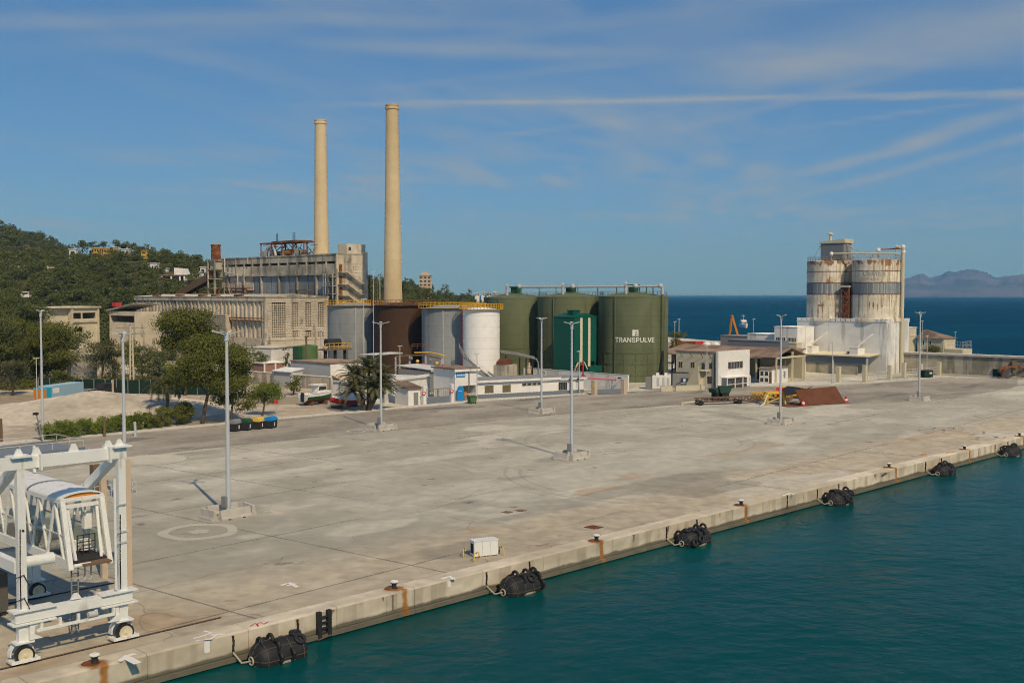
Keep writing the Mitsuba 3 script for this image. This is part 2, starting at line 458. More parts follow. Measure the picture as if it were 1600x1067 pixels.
leaf('mat_pine', (0.098, 0.115, 0.028), (0.195, 0.208, 0.060), 3)
leaf('mat_bright', (0.125, 0.175, 0.030), (0.23, 0.285, 0.062), 9)
leaf('mat_forest', (0.088, 0.112, 0.038), (0.180, 0.200, 0.074), 5)
leaf('mat_palm', (0.095, 0.105, 0.050), (0.175, 0.175, 0.085), 7)
mat('mat_scrub', lambda p, n, uv: mix((0.028, 0.032, 0.012), (0.085, 0.080, 0.036), smoothstep(.35, .75, fbm(p.x*.05, p.y*.05, p.z*.1, 5))), .95, .1)
mat('mat_mountain', lambda p, n, uv: mix((0.040, 0.048, 0.048), (0.085, 0.088, 0.085), smoothstep(.3, .7, fbm(p.x*.0016, p.y*.0016, p.z*.004, 5))), .95, .1)
mat('mat_bark', (0.115, 0.085, 0.06), .9)
mat('mat_galv', (0.46, 0.50, 0.53), .5, .4)
mat('mat_concrete', lambda p, n, uv: mi.Color3f(.47, .45, .40)*(.72+.5*fbm(p.x*2, p.y*2, p.z*2, 4)), .9, .2)
mat('mat_peach', (0.53, 0.43, 0.315), .85)
mat('mat_darkrust', lambda p, n, uv: mix((0.105, 0.042, 0.024), (0.175, 0.075, 0.042), fbm(p.x*.7, p.y*.7, p.z*.9, 4)), .85, .2)
mat('mat_sand', lambda p, n, uv: mix((0.40, 0.36, 0.285), (0.53, 0.48, 0.39), smoothstep(.3, .7, fbm(p.x*.16, p.y*.2, p.z*.5, 5)))*(.75+.5*fbm(p.x*1.3, p.y*1.3, p.z*1.3, 4)), .95, .1, bump=lambda p, n, uv: fbm(p.x*1.1, p.y*1.1, p.z*1.1, 4)*.5, bscale=1.0)
mat('mat_black', (0.018, 0.018, 0.019), .5, .4)
mat('mat_dark', (0.03, 0.03, 0.032), .8)
mat('mat_grey', (0.22, 0.225, 0.225), .7)
mat('mat_faded', (0.36, 0.36, 0.33), .8)
mat('mat_skip', (0.028, 0.068, 0.044), .6)
mat('mat_bluegrey', (0.16, 0.19, 0.225), .7)
mat('mat_lightgrey', (0.48, 0.49, 0.48), .7)
mat('mat_yellow', (0.62, 0.36, 0.025), .5, .4)
mat('mat_orange', (0.52, 0.20, 0.03), .6)
mat('mat_red', (0.55, 0.035, 0.04), .5)
mat('mat_blue', (0.012, 0.22, 0.56), .45)
mat('mat_navy', (0.025, 0.055, 0.12), .5)
mat('mat_teal', (0.0035, 0.085, 0.058), .5, .35)
mat('mat_green', (0.018, 0.085, 0.042), .55)
mat('mat_midgreen', (0.085, 0.16, 0.06), .6)
mat('mat_stripe', (0.66, 0.60, 0.42), .6)
mat('mat_paint', (0.74, 0.73, 0.69), .8)
mat('mat_brickred', lambda p, n, uv: mix((0.24, 0.13, 0.10), (0.36, 0.22, 0.17), fbm(p.x*1.2, p.y*1.2, p.z*1.2, 4)), .9)
mat('mat_pinkish', (0.50, 0.22, 0.22), .6)
mat('mat_rope', (0.42, 0.39, 0.29), .9)
mat('mat_oldwood', (0.155, 0.105, 0.065), .9)
mat('mat_glassdark', (0.025, 0.03, 0.034), .12, .6)
mat('mat_window', (0.055, 0.055, 0.05), .25, .5)
mat('mat_bronze', (0.15, 0.125, 0.065), .5, .4)
mat('mat_lightblue', (0.30, 0.46, 0.56), .6)
mat('mat_cyan', (0.02, 0.36, 0.52), .5)
mat('mat_ochre', (0.58, 0.36, 0.07), .8)
mat('mat_netting', (0.012, 0.035, 0.026), .9)
mat('mat_chrome_yellow', (0.70, 0.48, 0.08), .5)
mat('mat_rubber', lambda p, n, uv: mi.Color3f(.022, .023, .025)*(.7+.6*fbm(p.x*3, p.y*3, p.z*3, 3)), .62, .35)
mat('mat_chain', (0.09, 0.085, 0.07), .7)
mat('mat_bronzegrey', (0.10, 0.095, 0.08), .6)
mat('mat_pale', lambda p, n, uv: mix((0.39, 0.374, 0.308), (0.47, 0.45, 0.37), fbm(p.x*.8, p.y*.8, 2, 4)), .9, .15)
scene['mat_pane_green'] = {'type': 'thindielectric', 'int_ior': 1.5, 'specular_transmittance': {'type': 'rgb', 'value': [.62, .74, .68]}}
scene['mat_pane'] = {'type': 'thindielectric', 'int_ior': 1.5}


# ------------------------------------------------------------------ ground, water, hills
def sheet(poly, z):
    import shapely.geometry as sg
    P = sg.Polygon([tuple(q[:2]) for q in poly])
    v, f = trimesh.creation.triangulate_polygon(P, engine='earcut')
    f = np.asarray(f)
    a = np.cross(v[f[:, 1]]-v[f[:, 0]], v[f[:, 2]]-v[f[:, 0]])
    f[a < 0] = f[a < 0][:, ::-1]
    return np.column_stack([v, np.full(len(v), z)]), f


BW = 257.0                                        # the breakwater's harbour face
COAST = [(-900, 1.4), (BW, 1.4), (BW+2, 66), (352, 66), (352, 84)] + [tuple(C(px, Y)[:2]) for px, Y in ((1440, 372), (1330, 400), (1120, 450), (1000, 520), (850, 700), (790, 1000), (740, 1800), (-900, 2600), (-2600, 1500))] + [(-900, 300)]
struct('sea', ply(sheet([(-60000, -300), (60000, -300), (60000, 60000), (-60000, 60000)], SEA-.02), 'mat_sea'), 'deep blue open sea behind the port')
struct('harbour_water', ply(sheet([(-700, -700), (900, -700), (900, 1.2), (-700, 1.2)], SEA), 'mat_harbour'), 'teal harbour water rippling along the quay')
m = MB(); m.prism(COAST, -6, -0.004)
struct('apron', ply(m.mesh(), 'mat_apron'), 'wide stained concrete quay apron')

# quay cap: cast blocks with open joints, a ledge at the waterline
q = struct('quay', ply(MB().box(-150, BW, .12, 1.39, -6, -.25).mesh(), 'mat_quay'), 'concrete quay wall with rust runs')
BLK, x = 6.15, -47.0
while x < BW-3:
    L = min(BLK, BW-x)
    d = .02*math.sin(x*7.3)
    b = MB()
    prof = [(d, -1.32), (d, -.10), (d+.10, 0.0), (1.40, .002), (1.40, -1.32)]
    b.endx(prof, x+.02, x+L-.02)
    part(q, 'cap_block', b, 'mat_quay')
    x += L
part(q, 'ledge', MB().box(-60, BW, -.22, .2, -1.62, -1.36), 'mat_quay')

KERB = [(-260, 758), (-60, 704), (60, 690), (200, 678), (310, 668), (430, 656), (560, 645), (745, 628), (905, 617), (1000, 611)]
NEAR = [(1040, 634), (960, 640), (850, 650), (740, 661), (620, 672), (470, 686), (290, 704), (200, 716), (60, 736), (-60, 752), (-260, 800)]
kerb = [G(*k) for k in KERB]
far_edge = [G(px, py) for px, py in ((1040, 606), (1180, 604), (1300, 602), (1420, 595), (1470, 590), (1590, 592))]
near_edge = [G(px, py) for px, py in ((1590, 604), (1500, 622), (1380, 630), (1250, 634), (1150, 626))]
struct('road', ply(sheet(kerb+far_edge+near_edge+[G(*k) for k in NEAR], .006), 'mat_road'), 'grey asphalt road behind the apron')
# pavement strip beyond the kerb, a real step
inner = [k+np.array([-1.7, 2.2, 0]) for k in kerb]
m = MB(); m.prism([tuple(k[:2]) for k in kerb]+[tuple(k[:2]) for k in inner[::-1]], -.05, .13)
struct('pavement', ply(m.mesh(), 'mat_concrete'), 'raised concrete pavement along the road')
yard = [k+np.array([-1.7, 2.2, 0]) for k in kerb[:7]]
struct('yard', ply(sheet(yard+[C(600, 190), C(590, 222), C(430, 236), C(330, 262), C(60, 300), C(-300, 300)], .03), 'mat_dirt'), 'pale dusty yard behind the road')

# sand heap in the yard: a noisy mound
def mound(cx, cy, rx, ry, h, yaw, seed, n=64):
    g = np.linspace(-1, 1, n)
    u, v = np.meshgrid(g, g, indexing='ij')
    r = np.hypot(u, v)
    z = h*np.clip(1-r**1.5, 0, 1)*(.72+.56*np_fbm(u*2.5+seed, v*2.5, seed, 4)) + .25*np.clip(1-r, 0, 1)*np_fbm(u*9, v*9, seed+3, 3) - .05
    c, s = math.cos(yaw), math.sin(yaw)
    P = np.stack([cx+u*rx*c-v*ry*s, cy+u*rx*s+v*ry*c, z], -1).reshape(-1, 3)
    i, j = np.meshgrid(np.arange(n-1), np.arange(n-1), indexing='ij')
    return P, np.stack([i*n+j, (i+1)*n+j, (i+1)*n+j+1, i*n+j+1], -1).reshape(-1, 4)


p0 = C(150, 172)
struct('sand_heap', ply(mound(p0[0], p0[1], 25, 12, 3.1, math.radians(-20), 2), 'mat_sand', smooth=True), 'long pale heap of sand and gravel')
p0 = C(20, 176)
struct('gravel_heap', ply(mound(p0[0], p0[1], 14, 11, 1.4, 0, 7), 'mat_sand', smooth=True), 'low heap of grey gravel')

# hills: heights given by direction (picture column) and forward distance
def col_of(P):
    d = P[..., :2]-CAM[:2]
    return 800+FOC*(d @ RGT[:2])/np.maximum(d @ FWD[:2], 1)

def hill_z(P):
    Y = (P[..., :2]-CAM[:2]) @ FWD[:2]
    c = col_of(P)
    near_sil = np.interp(c, [-700, 0, 120, 170, 230, 300, 345, 450, 570, 640, 700, 750, 800], [395, 408, 412, 408, 404, 418, 428, 436, 444, 457, 470, 484, 505])
    zr = 19+(461-near_sil)/FOC*540
    s = np.clip((Y-300)/(540-300), 0, 1); s = s*s*(3-2*s)
    back = np.clip(1-(Y-560)/500, .35, 1)
    z1 = zr*s*np.where(Y > 560, back, 1)
    far_sil = np.interp(c, [-700, -300, -100, 0, 20, 50, 70, 90, 110, 130, 160, 300], [316, 326, 346, 364, 368, 375, 381, 390, 400, 414, 440, 520])
    zf = 19+(461-far_sil)/FOC*980
    s = np.clip((Y-560)/(980-560), 0, 1); s = s*s*(3-2*s)
    z2 = zf*s*np.where(Y > 980, np.clip(1-(Y-980)/900, 0, 1), 1)
    n = 5*(np_fbm(P[..., 0]*.018, P[..., 1]*.018, 5, 4)-.5)*np.clip((Y-300)/100, 0, 1)
    return np.maximum(z1, z2)+n*np.clip(np.maximum(z1, z2)/10, 0, 1)-.3


U, Vv = np.meshgrid(np.linspace(-500, 860, 120), np.r_[np.linspace(285, 1000, 110), np.linspace(1020, 1900, 30)], indexing='ij')
P = CAM*[1, 1, 0]+FWD*Vv[..., None]+RGT*((U-800)/FOC*Vv)[..., None]
P[..., 2] = hill_z(P)
nu, nv = U.shape
i, j = np.meshgrid(np.arange(nu-1), np.arange(nv-1), indexing='ij')
struct('hill', ply((P.reshape(-1, 3), np.stack([i*nv+j, (i+1)*nv+j, (i+1)*nv+j+1, i*nv+j+1], -1).reshape(-1, 4)), 'mat_scrub', smooth=True), 'wooded hills rising behind the power station')

# the headland across the bay, about 14 km off
ML = 14000.0
prof = [(1340, 462), (1380, 450), (1405, 436), (1420, 431), (1438, 430), (1452, 432), (1466, 428), (1484, 424), (1500, 420), (1512, 419), (1526, 420), (1540, 425), (1552, 430), (1562, 430), (1575, 427), (1592, 427), (1640, 424), (1700, 430), (1800, 440), (1900, 462)]
cols = np.linspace(1330, 1900, 220)
hts = (461.5-np.interp(cols, [a for a, b in prof], [b for a, b in prof]))/FOC*ML
k = np.linspace(0, 1, 26)
PX, K = np.meshgrid(cols, k, indexing='ij')
dy = ML-2600+K*5200
P = CAM*[1, 1, 0]+FWD*dy[..., None]+RGT*((PX-800)/FOC*dy)[..., None]
shape = np.clip(1-np.abs(K-.5)*2, 0, 1)**.75
rough = np_fbm(PX*.05, K*7, 4, 5)
P[..., 2] = np.maximum(hts[:, None]*shape*(.80+.45*rough), -5)+SEA-2
nu, nv = PX.shape
i, j = np.meshgrid(np.arange(nu-1), np.arange(nv-1), indexing='ij')
struct('mountain', ply((P.reshape(-1, 3), np.stack([i*nv+j, (i+1)*nv+j, (i+1)*nv+j+1, i*nv+j+1], -1).reshape(-1, 4)), 'mat_mountain', smooth=True), 'hazy blue headland across the bay')

scene['haze'] = {'type': 'cube', 'to_world': T().translate([5000, 5000, 395]).scale([12500, 12500, 405]),
                 'bsdf': {'type': 'null'}, 'interior': {'type': 'ref', 'id': 'haze_medium'}}
labels['haze'] = {'label': 'thin bluish sea haze over the whole bay', 'category': 'haze', 'kind': 'stuff'}


# ------------------------------------------------------------------ helpers for the buildings
def ray(px):
    d = FWD+RGT*(px-CX)/FOC
    return d


def on_y(px, y0):
    """x where picture column px meets the plane y = y0"""
    d = ray(px); return CAM[0]+d[0]*(y0-CAM[1])/d[1]


def on_x(px, x0):
    d = ray(px); return CAM[1]+d[1]*(x0-CAM[0])/d[0]


def zat(py, x, y):
    return Z(py, dist((x, y)))


def toward_cam(c):
    return math.atan2(CAM[1]-c[1], CAM[0]-c[0])


def wrap_text(text, h, c, r, a0, z, bold=True, grow=.025):
    """lettering laid round a cylinder, centred on the direction a0"""
    m = meshkit.text_mesh(text, h, .012, bold=bold)
    v, f = trimesh.remesh.subdivide_to_size(m.vertices, m.faces, h*.5)
    w = v[:, 0].max()+v[:, 0].min()
    ang = a0+(v[:, 0]-w/2)/r
    rr = r+grow+v[:, 2]
    return np.stack([c[0]+rr*np.cos(ang), c[1]+rr*np.sin(ang), z+v[:, 1]], 1), f


def wall_text(text, h, p, right, z, out, bold=True, depth=.012):
    """lettering on an upright wall, centred at p, reading along 'right', standing off along 'out'"""
    m = meshkit.text_mesh(text, h, depth, bold=bold)
    v = m.vertices
    w = v[:, 0].max()+v[:, 0].min()
    right, out = np.asarray(right, float), np.asarray(out, float)
    return np.asarray(p, float)*[1, 1, 0]+right*(v[:, :1]-w/2)+out*v[:, 2:3]+np.array([0, 0, z])+UP*v[:, 1:2], m.faces


def holed(m, x0, x1, z0, z1, y0, y1, holes):
    """a wall from x0 to x1 and z0 to z1, y0 to y1 thick, with rectangular openings"""
    xs = sorted({x0, x1, *[v for h in holes for v in h[:2]]})
    zs = sorted({z0, z1, *[v for h in holes for v in h[2:]]})
    for a, b in zip(xs[:-1], xs[1:]):
        run = None
        for c, d in zip(zs[:-1], zs[1:]):
            if any(h[0] <= a and b <= h[1] and h[2] <= c and d <= h[3] for h in holes):
                run = None
                continue
            m.box(a, b, y0, y1, c, d)
    return m


def room(m, L, d, H, holes, t=.3):
    """a hollow box L wide, d deep and H high whose front wall has openings"""
    holed(m, 0, L, 0, H, 0, t, holes)
    return m.box(0, t, t, d, 0, H).box(L-t, L, t, d, 0, H).box(t, L-t, d-t, d, 0, H).box(t, L-t, t, d-t, H-.2, H)


def rail_ring(c, r, z, h=1.1, n=40, a0=0.0, a1=2*math.pi, t=.05, rails=(.5, 1.0)):
    m = MB()
    full = a1-a0 > 6.28
    ang = np.linspace(a0, a1, n+1)
    P = np.stack([c[0]+r*np.cos(ang), c[1]+r*np.sin(ang), np.full(n+1, z)], 1)
    for k in rails:
        for i in range(n):
            m.beam(P[i]+UP*h*k, P[i+1]+UP*h*k, t)
    for i in range(n if full else n+1):
        m.beam(P[i], P[i]+UP*h, t)
    return m


def rail_line(pts, h=1.1, step=1.5, t=.05, rails=(.5, 1.0)):
    m = MB()
    for a, b in zip(pts[:-1], pts[1:]):
        a, b = np.asarray(a, float), np.asarray(b, float)
        n = max(1, int(round(np.linalg.norm(b-a)/step)))
        for k in rails:
            m.beam(a+UP*h*k, b+UP*h*k, t)
        for i in range(n+1):
            p = a+(b-a)*i/n
            m.beam(p, p+UP*h, t)
    return m


# ------------------------------------------------------------------ storage tanks
def tank(name, label, px, Y, r, H, bsdf, rail=None, cone=.8, group=None, walk=True):
    c = C(px, Y)
    key = thing(name, label, 'tank', group)
    part(key, 'shell', MB().lathe([(r, -.1), (r, H-.25), (r+.07, H-.22), (r+.07, H)], c, 72), bsdf, 40)
    part(key, 'roof', MB().lathe([(r+.07, H), (r-.2, H+.03), (r*.5, H+cone*.62), (.01, H+cone)], c, 72), bsdf, 40)
    if walk:
        part(key, 'walkway', MB().lathe([(r-.1, H+.02), (r+.75, H+.02), (r+.75, H+.10), (r-.1, H+.10)], c, 60), rail or bsdf)
    if rail:
        part(key, 'railing', rail_ring(c, r+.70, H+.1, 1.15, 40, t=.085), rail)
    return key, c


def helix(c, r, w, a0, a1, z0, z1, n):
    """treads and two stringers of a stair wound round a tank"""
    tr, st, hr = MB(), MB(), MB()
    A, Zs = np.linspace(a0, a1, n), np.linspace(z0, z1, n)
    P = lambda q, rr, dz=0: np.array([c[0]+rr*math.cos(A[q]), c[1]+rr*math.sin(A[q]), Zs[q]+dz])
    for i in range(n-1):
        p = (P(i, r+w/2)+P(i+1, r+w/2))/2
        tr.cbox(p, (w, .26, .04), (A[i]+A[i+1])/2)
    for i in range(0, n-2, 2):
        for rr in (r+.06, r+w):
            st.beam(P(i, rr), P(i+2, rr), .05, .26)
        hr.beam(P(i, r+w, 1.0), P(i+2, r+w, 1.0), .05)
        hr.beam(P(i, r+w, .5), P(i+2, r+w, .5), .035)
        if i % 4 == 0:
            hr.beam(P(i, r+w), P(i, r+w, 1.0), .045)
    return tr, st, hr


g1 = 'fuel tanks in the row before the chimneys'
k, c = tank('storage_tank', 'light grey steel tank at the left end of the row, yellow railing on top', 554, 271, 6.6, 16.4, 'mat_tank_grey', 'mat_yellow')
a = toward_cam(c)
part(k, 'downpipe', MB().tube([c+[6.72*math.cos(a+.05), 6.72*math.sin(a+.05), .2], c+[6.72*math.cos(a+.05), 6.72*math.sin(a+.05), 16]], .13), 'mat_lightgrey', 40)
k, c = tank('storage_tank', 'dark rust brown steel tank between two grey tanks', 631, 262, 7.0, 16.5, 'mat_tank_brown', 'mat_rust')
a = toward_cam(c)
k, c = tank('storage_tank', 'wide grey steel tank with broad yellow railing behind the white tank', 707, 251, 7.05, 16.0, 'mat_tank_grey', 'mat_yellow')
a = toward_cam(c)
part(k, 'downpipe', MB().tube([c+[7.17*math.cos(a-.30), 7.17*math.sin(a-.30), .2], c+[7.17*math.cos(a-.30), 7.17*math.sin(a-.30), 15.7]], .12), 'mat_lightgrey', 40)
tr, st, hr = helix(c, 7.06, .8, a+.1, a+.95, .4, 9.5, 34)
part(k, 'stair_tread', tr, 'mat_grey', kind='stuff'); part(k, 'stair_rail', hr, 'mat_yellow')
k, c = tank('storage_tank', 'bright white narrow tank with a grey spiral stair', 752, 241, 4.1, 15.8, 'mat_tank_white', 'mat_yellow', .5)
a = toward_cam(c)
tr, st, hr = helix(c, 4.12, .85, a+.72, a-1.5, .2, 7.6, 40)
part(k, 'stair_tread', tr, 'mat_grey', kind='stuff'); part(k, 'stair_stringer', st, 'mat_grey'); part(k, 'stair_rail', hr, 'mat_lightgrey')
part(k, 'downpipe', MB().tube([c+[4.25*math.cos(a-1.5), 4.25*math.sin(a-1.5), .2], c+[4.25*math.cos(a-1.5), 4.25*math.sin(a-1.5), 15.6]], .10), 'mat_red', 40, label='red pipe down the left side')

g2 = 'green tanks'
GT = []
for (px, Y, r, H, lab) in ((806, 263, 7.75, 18.4, 'leftmost of the three big olive green tanks, half hidden by the white tank'),
                           (892, 253.5, 7.75, 18.6, 'middle olive green tank behind the dark green hopper'),
                           (989, 244, 7.75, 18.7, 'rightmost olive green tank with white lettering')):
    k, c = tank('green_tank', lab, px, Y, r, H, 'mat_tank_green', None, 1.1, None, False)
    GT.append((k, c))
    part(k, 'railing', rail_ring(c, r-.25, H, 1.1, 44, t=.045), 'mat_tank_green')
    ring = MB()
    for z in (1.6, 4.0, 6.4):
        ring.lathe([(r, z-.08), (r+.13, z-.08), (r+.13, z+.08), (r, z+.08)], c, 72)
    part(k, 'stiffener_ring', ring, 'mat_tank_green')
    a = toward_cam(c)
    for q in range(-6, 7):
        b = a+q*math.radians(19)+.08
        part(k, 'rib', MB().cbox(c+[(r+.06)*math.cos(b), (r+.06)*math.sin(b), 3.2], (.12, .14, 6.3), b), 'mat_tank_green')
    b = a-.52
    part(k, 'downpipe', MB().tube([c+[(r+.25)*math.cos(b), (r+.25)*math.sin(b), .3], c+[(r+.25)*math.cos(b), (r+.25)*math.sin(b), H-.2], c+[(r-.4)*math.cos(b), (r-.4)*math.sin(b), H+.6]], .13), 'mat_tank_green', 40)
    # filter unit on the roof
    u = MB().cbox(c+[0, 0, H+1.7], (2.2, 1.6, 1.3), .3); u.cbox(c+[0, 0, H+2.5], (3.0, 2.1, .3), .3)
    for s1 in (-1, 1):
        u.cbox(c+[s1*.8, 0, H+1.0], (.2, 1.2, .9), .3)
    part(k, 'roof_filter', u, 'mat_green')
    part(k, 'vent_bend', MB().tube([c+[-4.2, -1.2, H+.3], c+[-4.2, -1.2, H+2.2], c+[-4.6, -1.5, H+2.9], c+[-5.2, -2.0, H+2.6]], .32), 'mat_lightgrey', 40)
k, c = GT[2]
a = toward_cam(c)
part(k, 'lettering', wrap_text('TRANSPULVE', 1.0, c, 7.75, a+.055, 8.75), 'mat_paint', label='white TRANSPULVE lettering')
em = MB()                                     # square emblem with a small R-like notch
for (x0, x1, z0, z1) in ((-.66, -.06, 0, 1.35), (-.06, .66, .98, 1.35), (.46, .66, .36, .98), (-.06, .52, .62, .80), (.10, .24, 0, .30), (.10, .5, .30, .44), (.42, .66, 0, .30)):
    xs = np.linspace(x0, x1, 4)
    for u0, u1 in zip(xs[:-1], xs[1:]):
        q = a+.062+(u0+u1)/2/7.75
        em.cbox(c+[7.78*math.cos(q), 7.78*math.sin(q), 10.1+(z0+z1)/2], (.02, (u1-u0)*1.01, z1-z0), q)
part(k, 'emblem', em, 'mat_paint', label='white square emblem')
b = a+.90
dp = MB().tube([c+[8.1*math.cos(b), 8.1*math.sin(b), 3.5], c+[8.1*math.cos(b), 8.1*math.sin(b), 19.2]], .30)
dp.tube([c+[8.1*math.cos(b+.09), 8.1*math.sin(b+.09), .3], c+[8.1*math.cos(b+.09), 8.1*math.sin(b+.09), 18]], .16)
part(k, 'filling_pipe', dp, 'mat_tank_green', 40)
part(k, 'hose', MB().tube([c+[8.2*math.cos(b), 8.2*math.sin(b), 6.8], c+[8.35*math.cos(b-.02), 8.35*math.sin(b-.02), 5.0], c+[8.6*math.cos(b-.1), 8.6*math.sin(b-.1), 3.0], c+[8.8*math.cos(b-.12), 8.8*math.sin(b-.12), .5]], .28), 'mat_black', 40)
# the transfer pipe across the three roofs
pk = thing('transfer_pipe', 'long pale pipe on trestles across the roofs of the green tanks', 'pipe')
A, B, Cc = GT[0][1], GT[1][1], GT[2][1]
off = np.array([-1.4, -2.6, 0])
tip = Cc+np.array([8.1*math.cos(b), 8.1*math.sin(b), 0])
line = [A+off*[1, 1, 0]+[0, 0, 20.9], B+off+[0, 0, 20.9], Cc+off+[0, 0, 20.9], tip+[-.5, .2, 20.9], tip+[0, 0, 20.3], tip+[0, 0, 19.1]]
part(pk, 'pipe', MB().tube(line, .26, 10), 'mat_lightgrey', 40)
sup = MB()
for P0, P1 in zip(line[:3], line[1:4]):
    for t in (.04, .36, .66):
        p = P0+(P1-P0)*t
        for s1 in (-.35, .35):
            sup.beam(p*[1, 1, 0]+[s1, s1, 18.6], p*[1, 1, 0]+[s1*.5, s1*.5, 20.8], .12)
part(pk, 'trestle', sup, 'mat_tank_green')
for P0 in (line[0], line[1]+[-.5, .4, 0], line[2]+[-.6, .4, 0], line[3]):
    part(pk, 'valve_head', trimesh.creation.icosphere(2, .55).apply_translation(P0+[0, 0, .1]), 'mat_lightgrey', True)

# dark green hopper house standing on legs before the middle tank
p = C(897, 232); hx, hy = p[0], p[1]
k = thing('hopper', 'dark green steel hopper with two cream stripes beside the green tanks', 'hopper')
b = MB().box(hx, hx+7.3, hy, hy+6.0, 4.6, 14.2)
part(k, 'body', b, 'mat_teal')
part(k, 'roof', MB().side([(hx-.15, 14.2), (hx+7.45, 14.2), (hx+7.45, 14.35), (hx+3.6, 15.1), (hx-.15, 14.35)], hy-.15, hy+6.15), 'mat_teal')
part(k, 'roof_hatch', MB().box(hx+1.6, hx+3.8, hy+1.8, hy+3.4, 14.9, 15.6).box(hx+1.4, hx+4.0, hy+1.6, hy+3.6, 15.6, 15.75), 'mat_teal')
for x0, z0 in ((hx+1.9, 4.6), (hx+4.5, 3.0)):
    part(k, 'stripe', MB().box(x0, x0+.75, hy-.06, hy, z0, 14.1), 'mat_stripe')
leg = MB()
for x0 in (hx+.1, hx+4.2, hx+6.9):
    for y0 in (hy+.1, hy+5.6):
        leg.box(x0, x0+.35, y0, y0+.35, 0, 4.6)
part(k, 'leg', leg, 'mat_teal')
part(k, 'side_skirt', MB().box(hx-.05, hx+.1, hy+.2, hy+6, .1, 4.6), 'mat_teal')
for u, v in ((.3, 1.3), (4.3, 3.3)):
    part(k, 'brace', MB().beam([hx+u, hy+.05, 3.0], [hx+v, hy+.05, 4.6], .22), 'mat_stripe')
part(k, 'conveyor_box', MB().box(hx+4.4, hx+8.6, hy-.5, hy+2.5, 2.2, 3.6), 'mat_teal')

# ------------------------------------------------------------------ chimneys
for (px, Y, r0, r1, H, lab) in ((614.5, 292, 2.85, 1.62, 69.5, 'right chimney, tallest, tan concrete, rising behind the brown tank'),
                                (503.5, 320, 2.75, 1.62, 70.0, 'left chimney, tan concrete, rising behind the power station')):
    c = C(px, Y)
    k = thing('chimney', lab, 'chimney')
    zz = np.linspace(-.5, H-1.4, 14)
    prof = [(r0+(r1-r0)*(t/H)**.88 if t > 0 else r0, t) for t in zz]
    part(k, 'shaft', MB().lathe(prof, c, 48), 'mat_chimney', 30)
    part(k, 'cap', MB().lathe([(r1, H-1.4), (r1+.26, H-1.2), (r1+.26, H-.75), (r1+.06, H-.65), (r1+.06, H-.35), (r1+.22, H-.3), (r1+.22, H), (r1-.25, H), (r1-.25, H-3)], c, 48), 'mat_chimney', 30)
    a = toward_cam(c)+1.25
    lad = MB()
    for z in np.arange(2, H-2, 1.2):
        rr = r0+(r1-r0)*(z/H)**.88
        lad.cbox(c+[(rr+.12)*math.cos(a), (rr+.12)*math.sin(a), z], (.05, .5, .05), a)
    part(k, 'rung', lad, 'mat_rust', kind='stuff')

# ------------------------------------------------------------------ disused power station
pc = C(415, 283); X0, Y0 = pc[0], pc[1]
k = thing('power_station', 'derelict concrete power station with ribbed hall and tall boiler house', 'building')
XL, YL = 20.0, 73.0
hall = MB()
hall.box(X0+.55, X0+XL, Y0+7, Y0+YL, 0, 18.4)
hall.box(X0+.55, X0+1.0, Y0+.7, Y0+7, 0, 18.4).box(X0+XL-.4, X0+XL, Y0+.7, Y0+7, 0, 18.4)
part(k, 'hall_wall', hall, 'mat_plant')
rf = MB().side([(X0-.2, 18.4), (X0+XL+.2, 18.4), (X0+XL+.2, 18.6), (X0+XL/2, 19.25), (X0-.2, 18.6)], Y0-.25, Y0+YL)
rfk = part(k, 'hall_roof', rf, 'mat_grimy')
# gable wall towards the road: cladding courses, with four lattice windows
gw = MB()
lat = []
for i, (a0, a1, zz) in enumerate(((424.5, 447, ((474, 528),)), (456.5, 466.5, ((474, 511), (518.5, 527))), (477, 487, ((474, 511), (518.5, 527))), (496.5, 506.5, ((474, 511), (518.5, 527))))):
    x0, x1 = on_y(a0, Y0), on_y(a1, Y0)
    for (t, u) in zz:
        lat.append((x0, x1, zat(u, (x0+x1)/2, Y0), zat(t, (x0+x1)/2, Y0)))
zs = np.arange(7.4, 18.4, .42)
crs = MB()
for z in zs:
    cuts = [(X0, X0+XL)]
    for (x0, x1, z0, z1) in lat:
        if z0-.2 < z < z1:
            cuts = [q for a, b in cuts for q in (((a, x0), (x1, b)) if a < x0 and b > x1 else ((a, b),))]
    for a, b in cuts:
        crs.box(a, b, Y0, Y0+.7, z, z+.36)
part(k, 'cladding_course', crs, 'mat_plant', kind='stuff')
part(k, 'hall_base', holed(MB(), X0, X0+XL, 0, 7.2, Y0+.05, Y0+.7, [(X0+4, X0+7.2, 3.8, 5.6)]).box(X0-.05, X0+XL, Y0-.12, Y0+.7, 7.05, 7.4).box(X0, X0+.75, Y0-.06, Y0+.7, 7.4, 18.4).box(X0+XL-.5, X0+XL, Y0-.06, Y0+.7, 7.4, 18.4), 'mat_plant')
for (x0, x1, z0, z1) in lat:
    m = MB()
    n = max(3, int(round((x1-x0)/.62)))
    for i in range(n+1):
        xx = x0+(x1-x0)*i/n
        m.box(xx-.07, xx+.07, Y0+.02, Y0+.45, z0, z1)
    for z in np.arange(z0, z1+.05, .62):
        m.box(x0, x1, Y0+.05, Y0+.40, z-.10, z+.10)
    part(k, 'lattice_window', m, 'mat_plant')
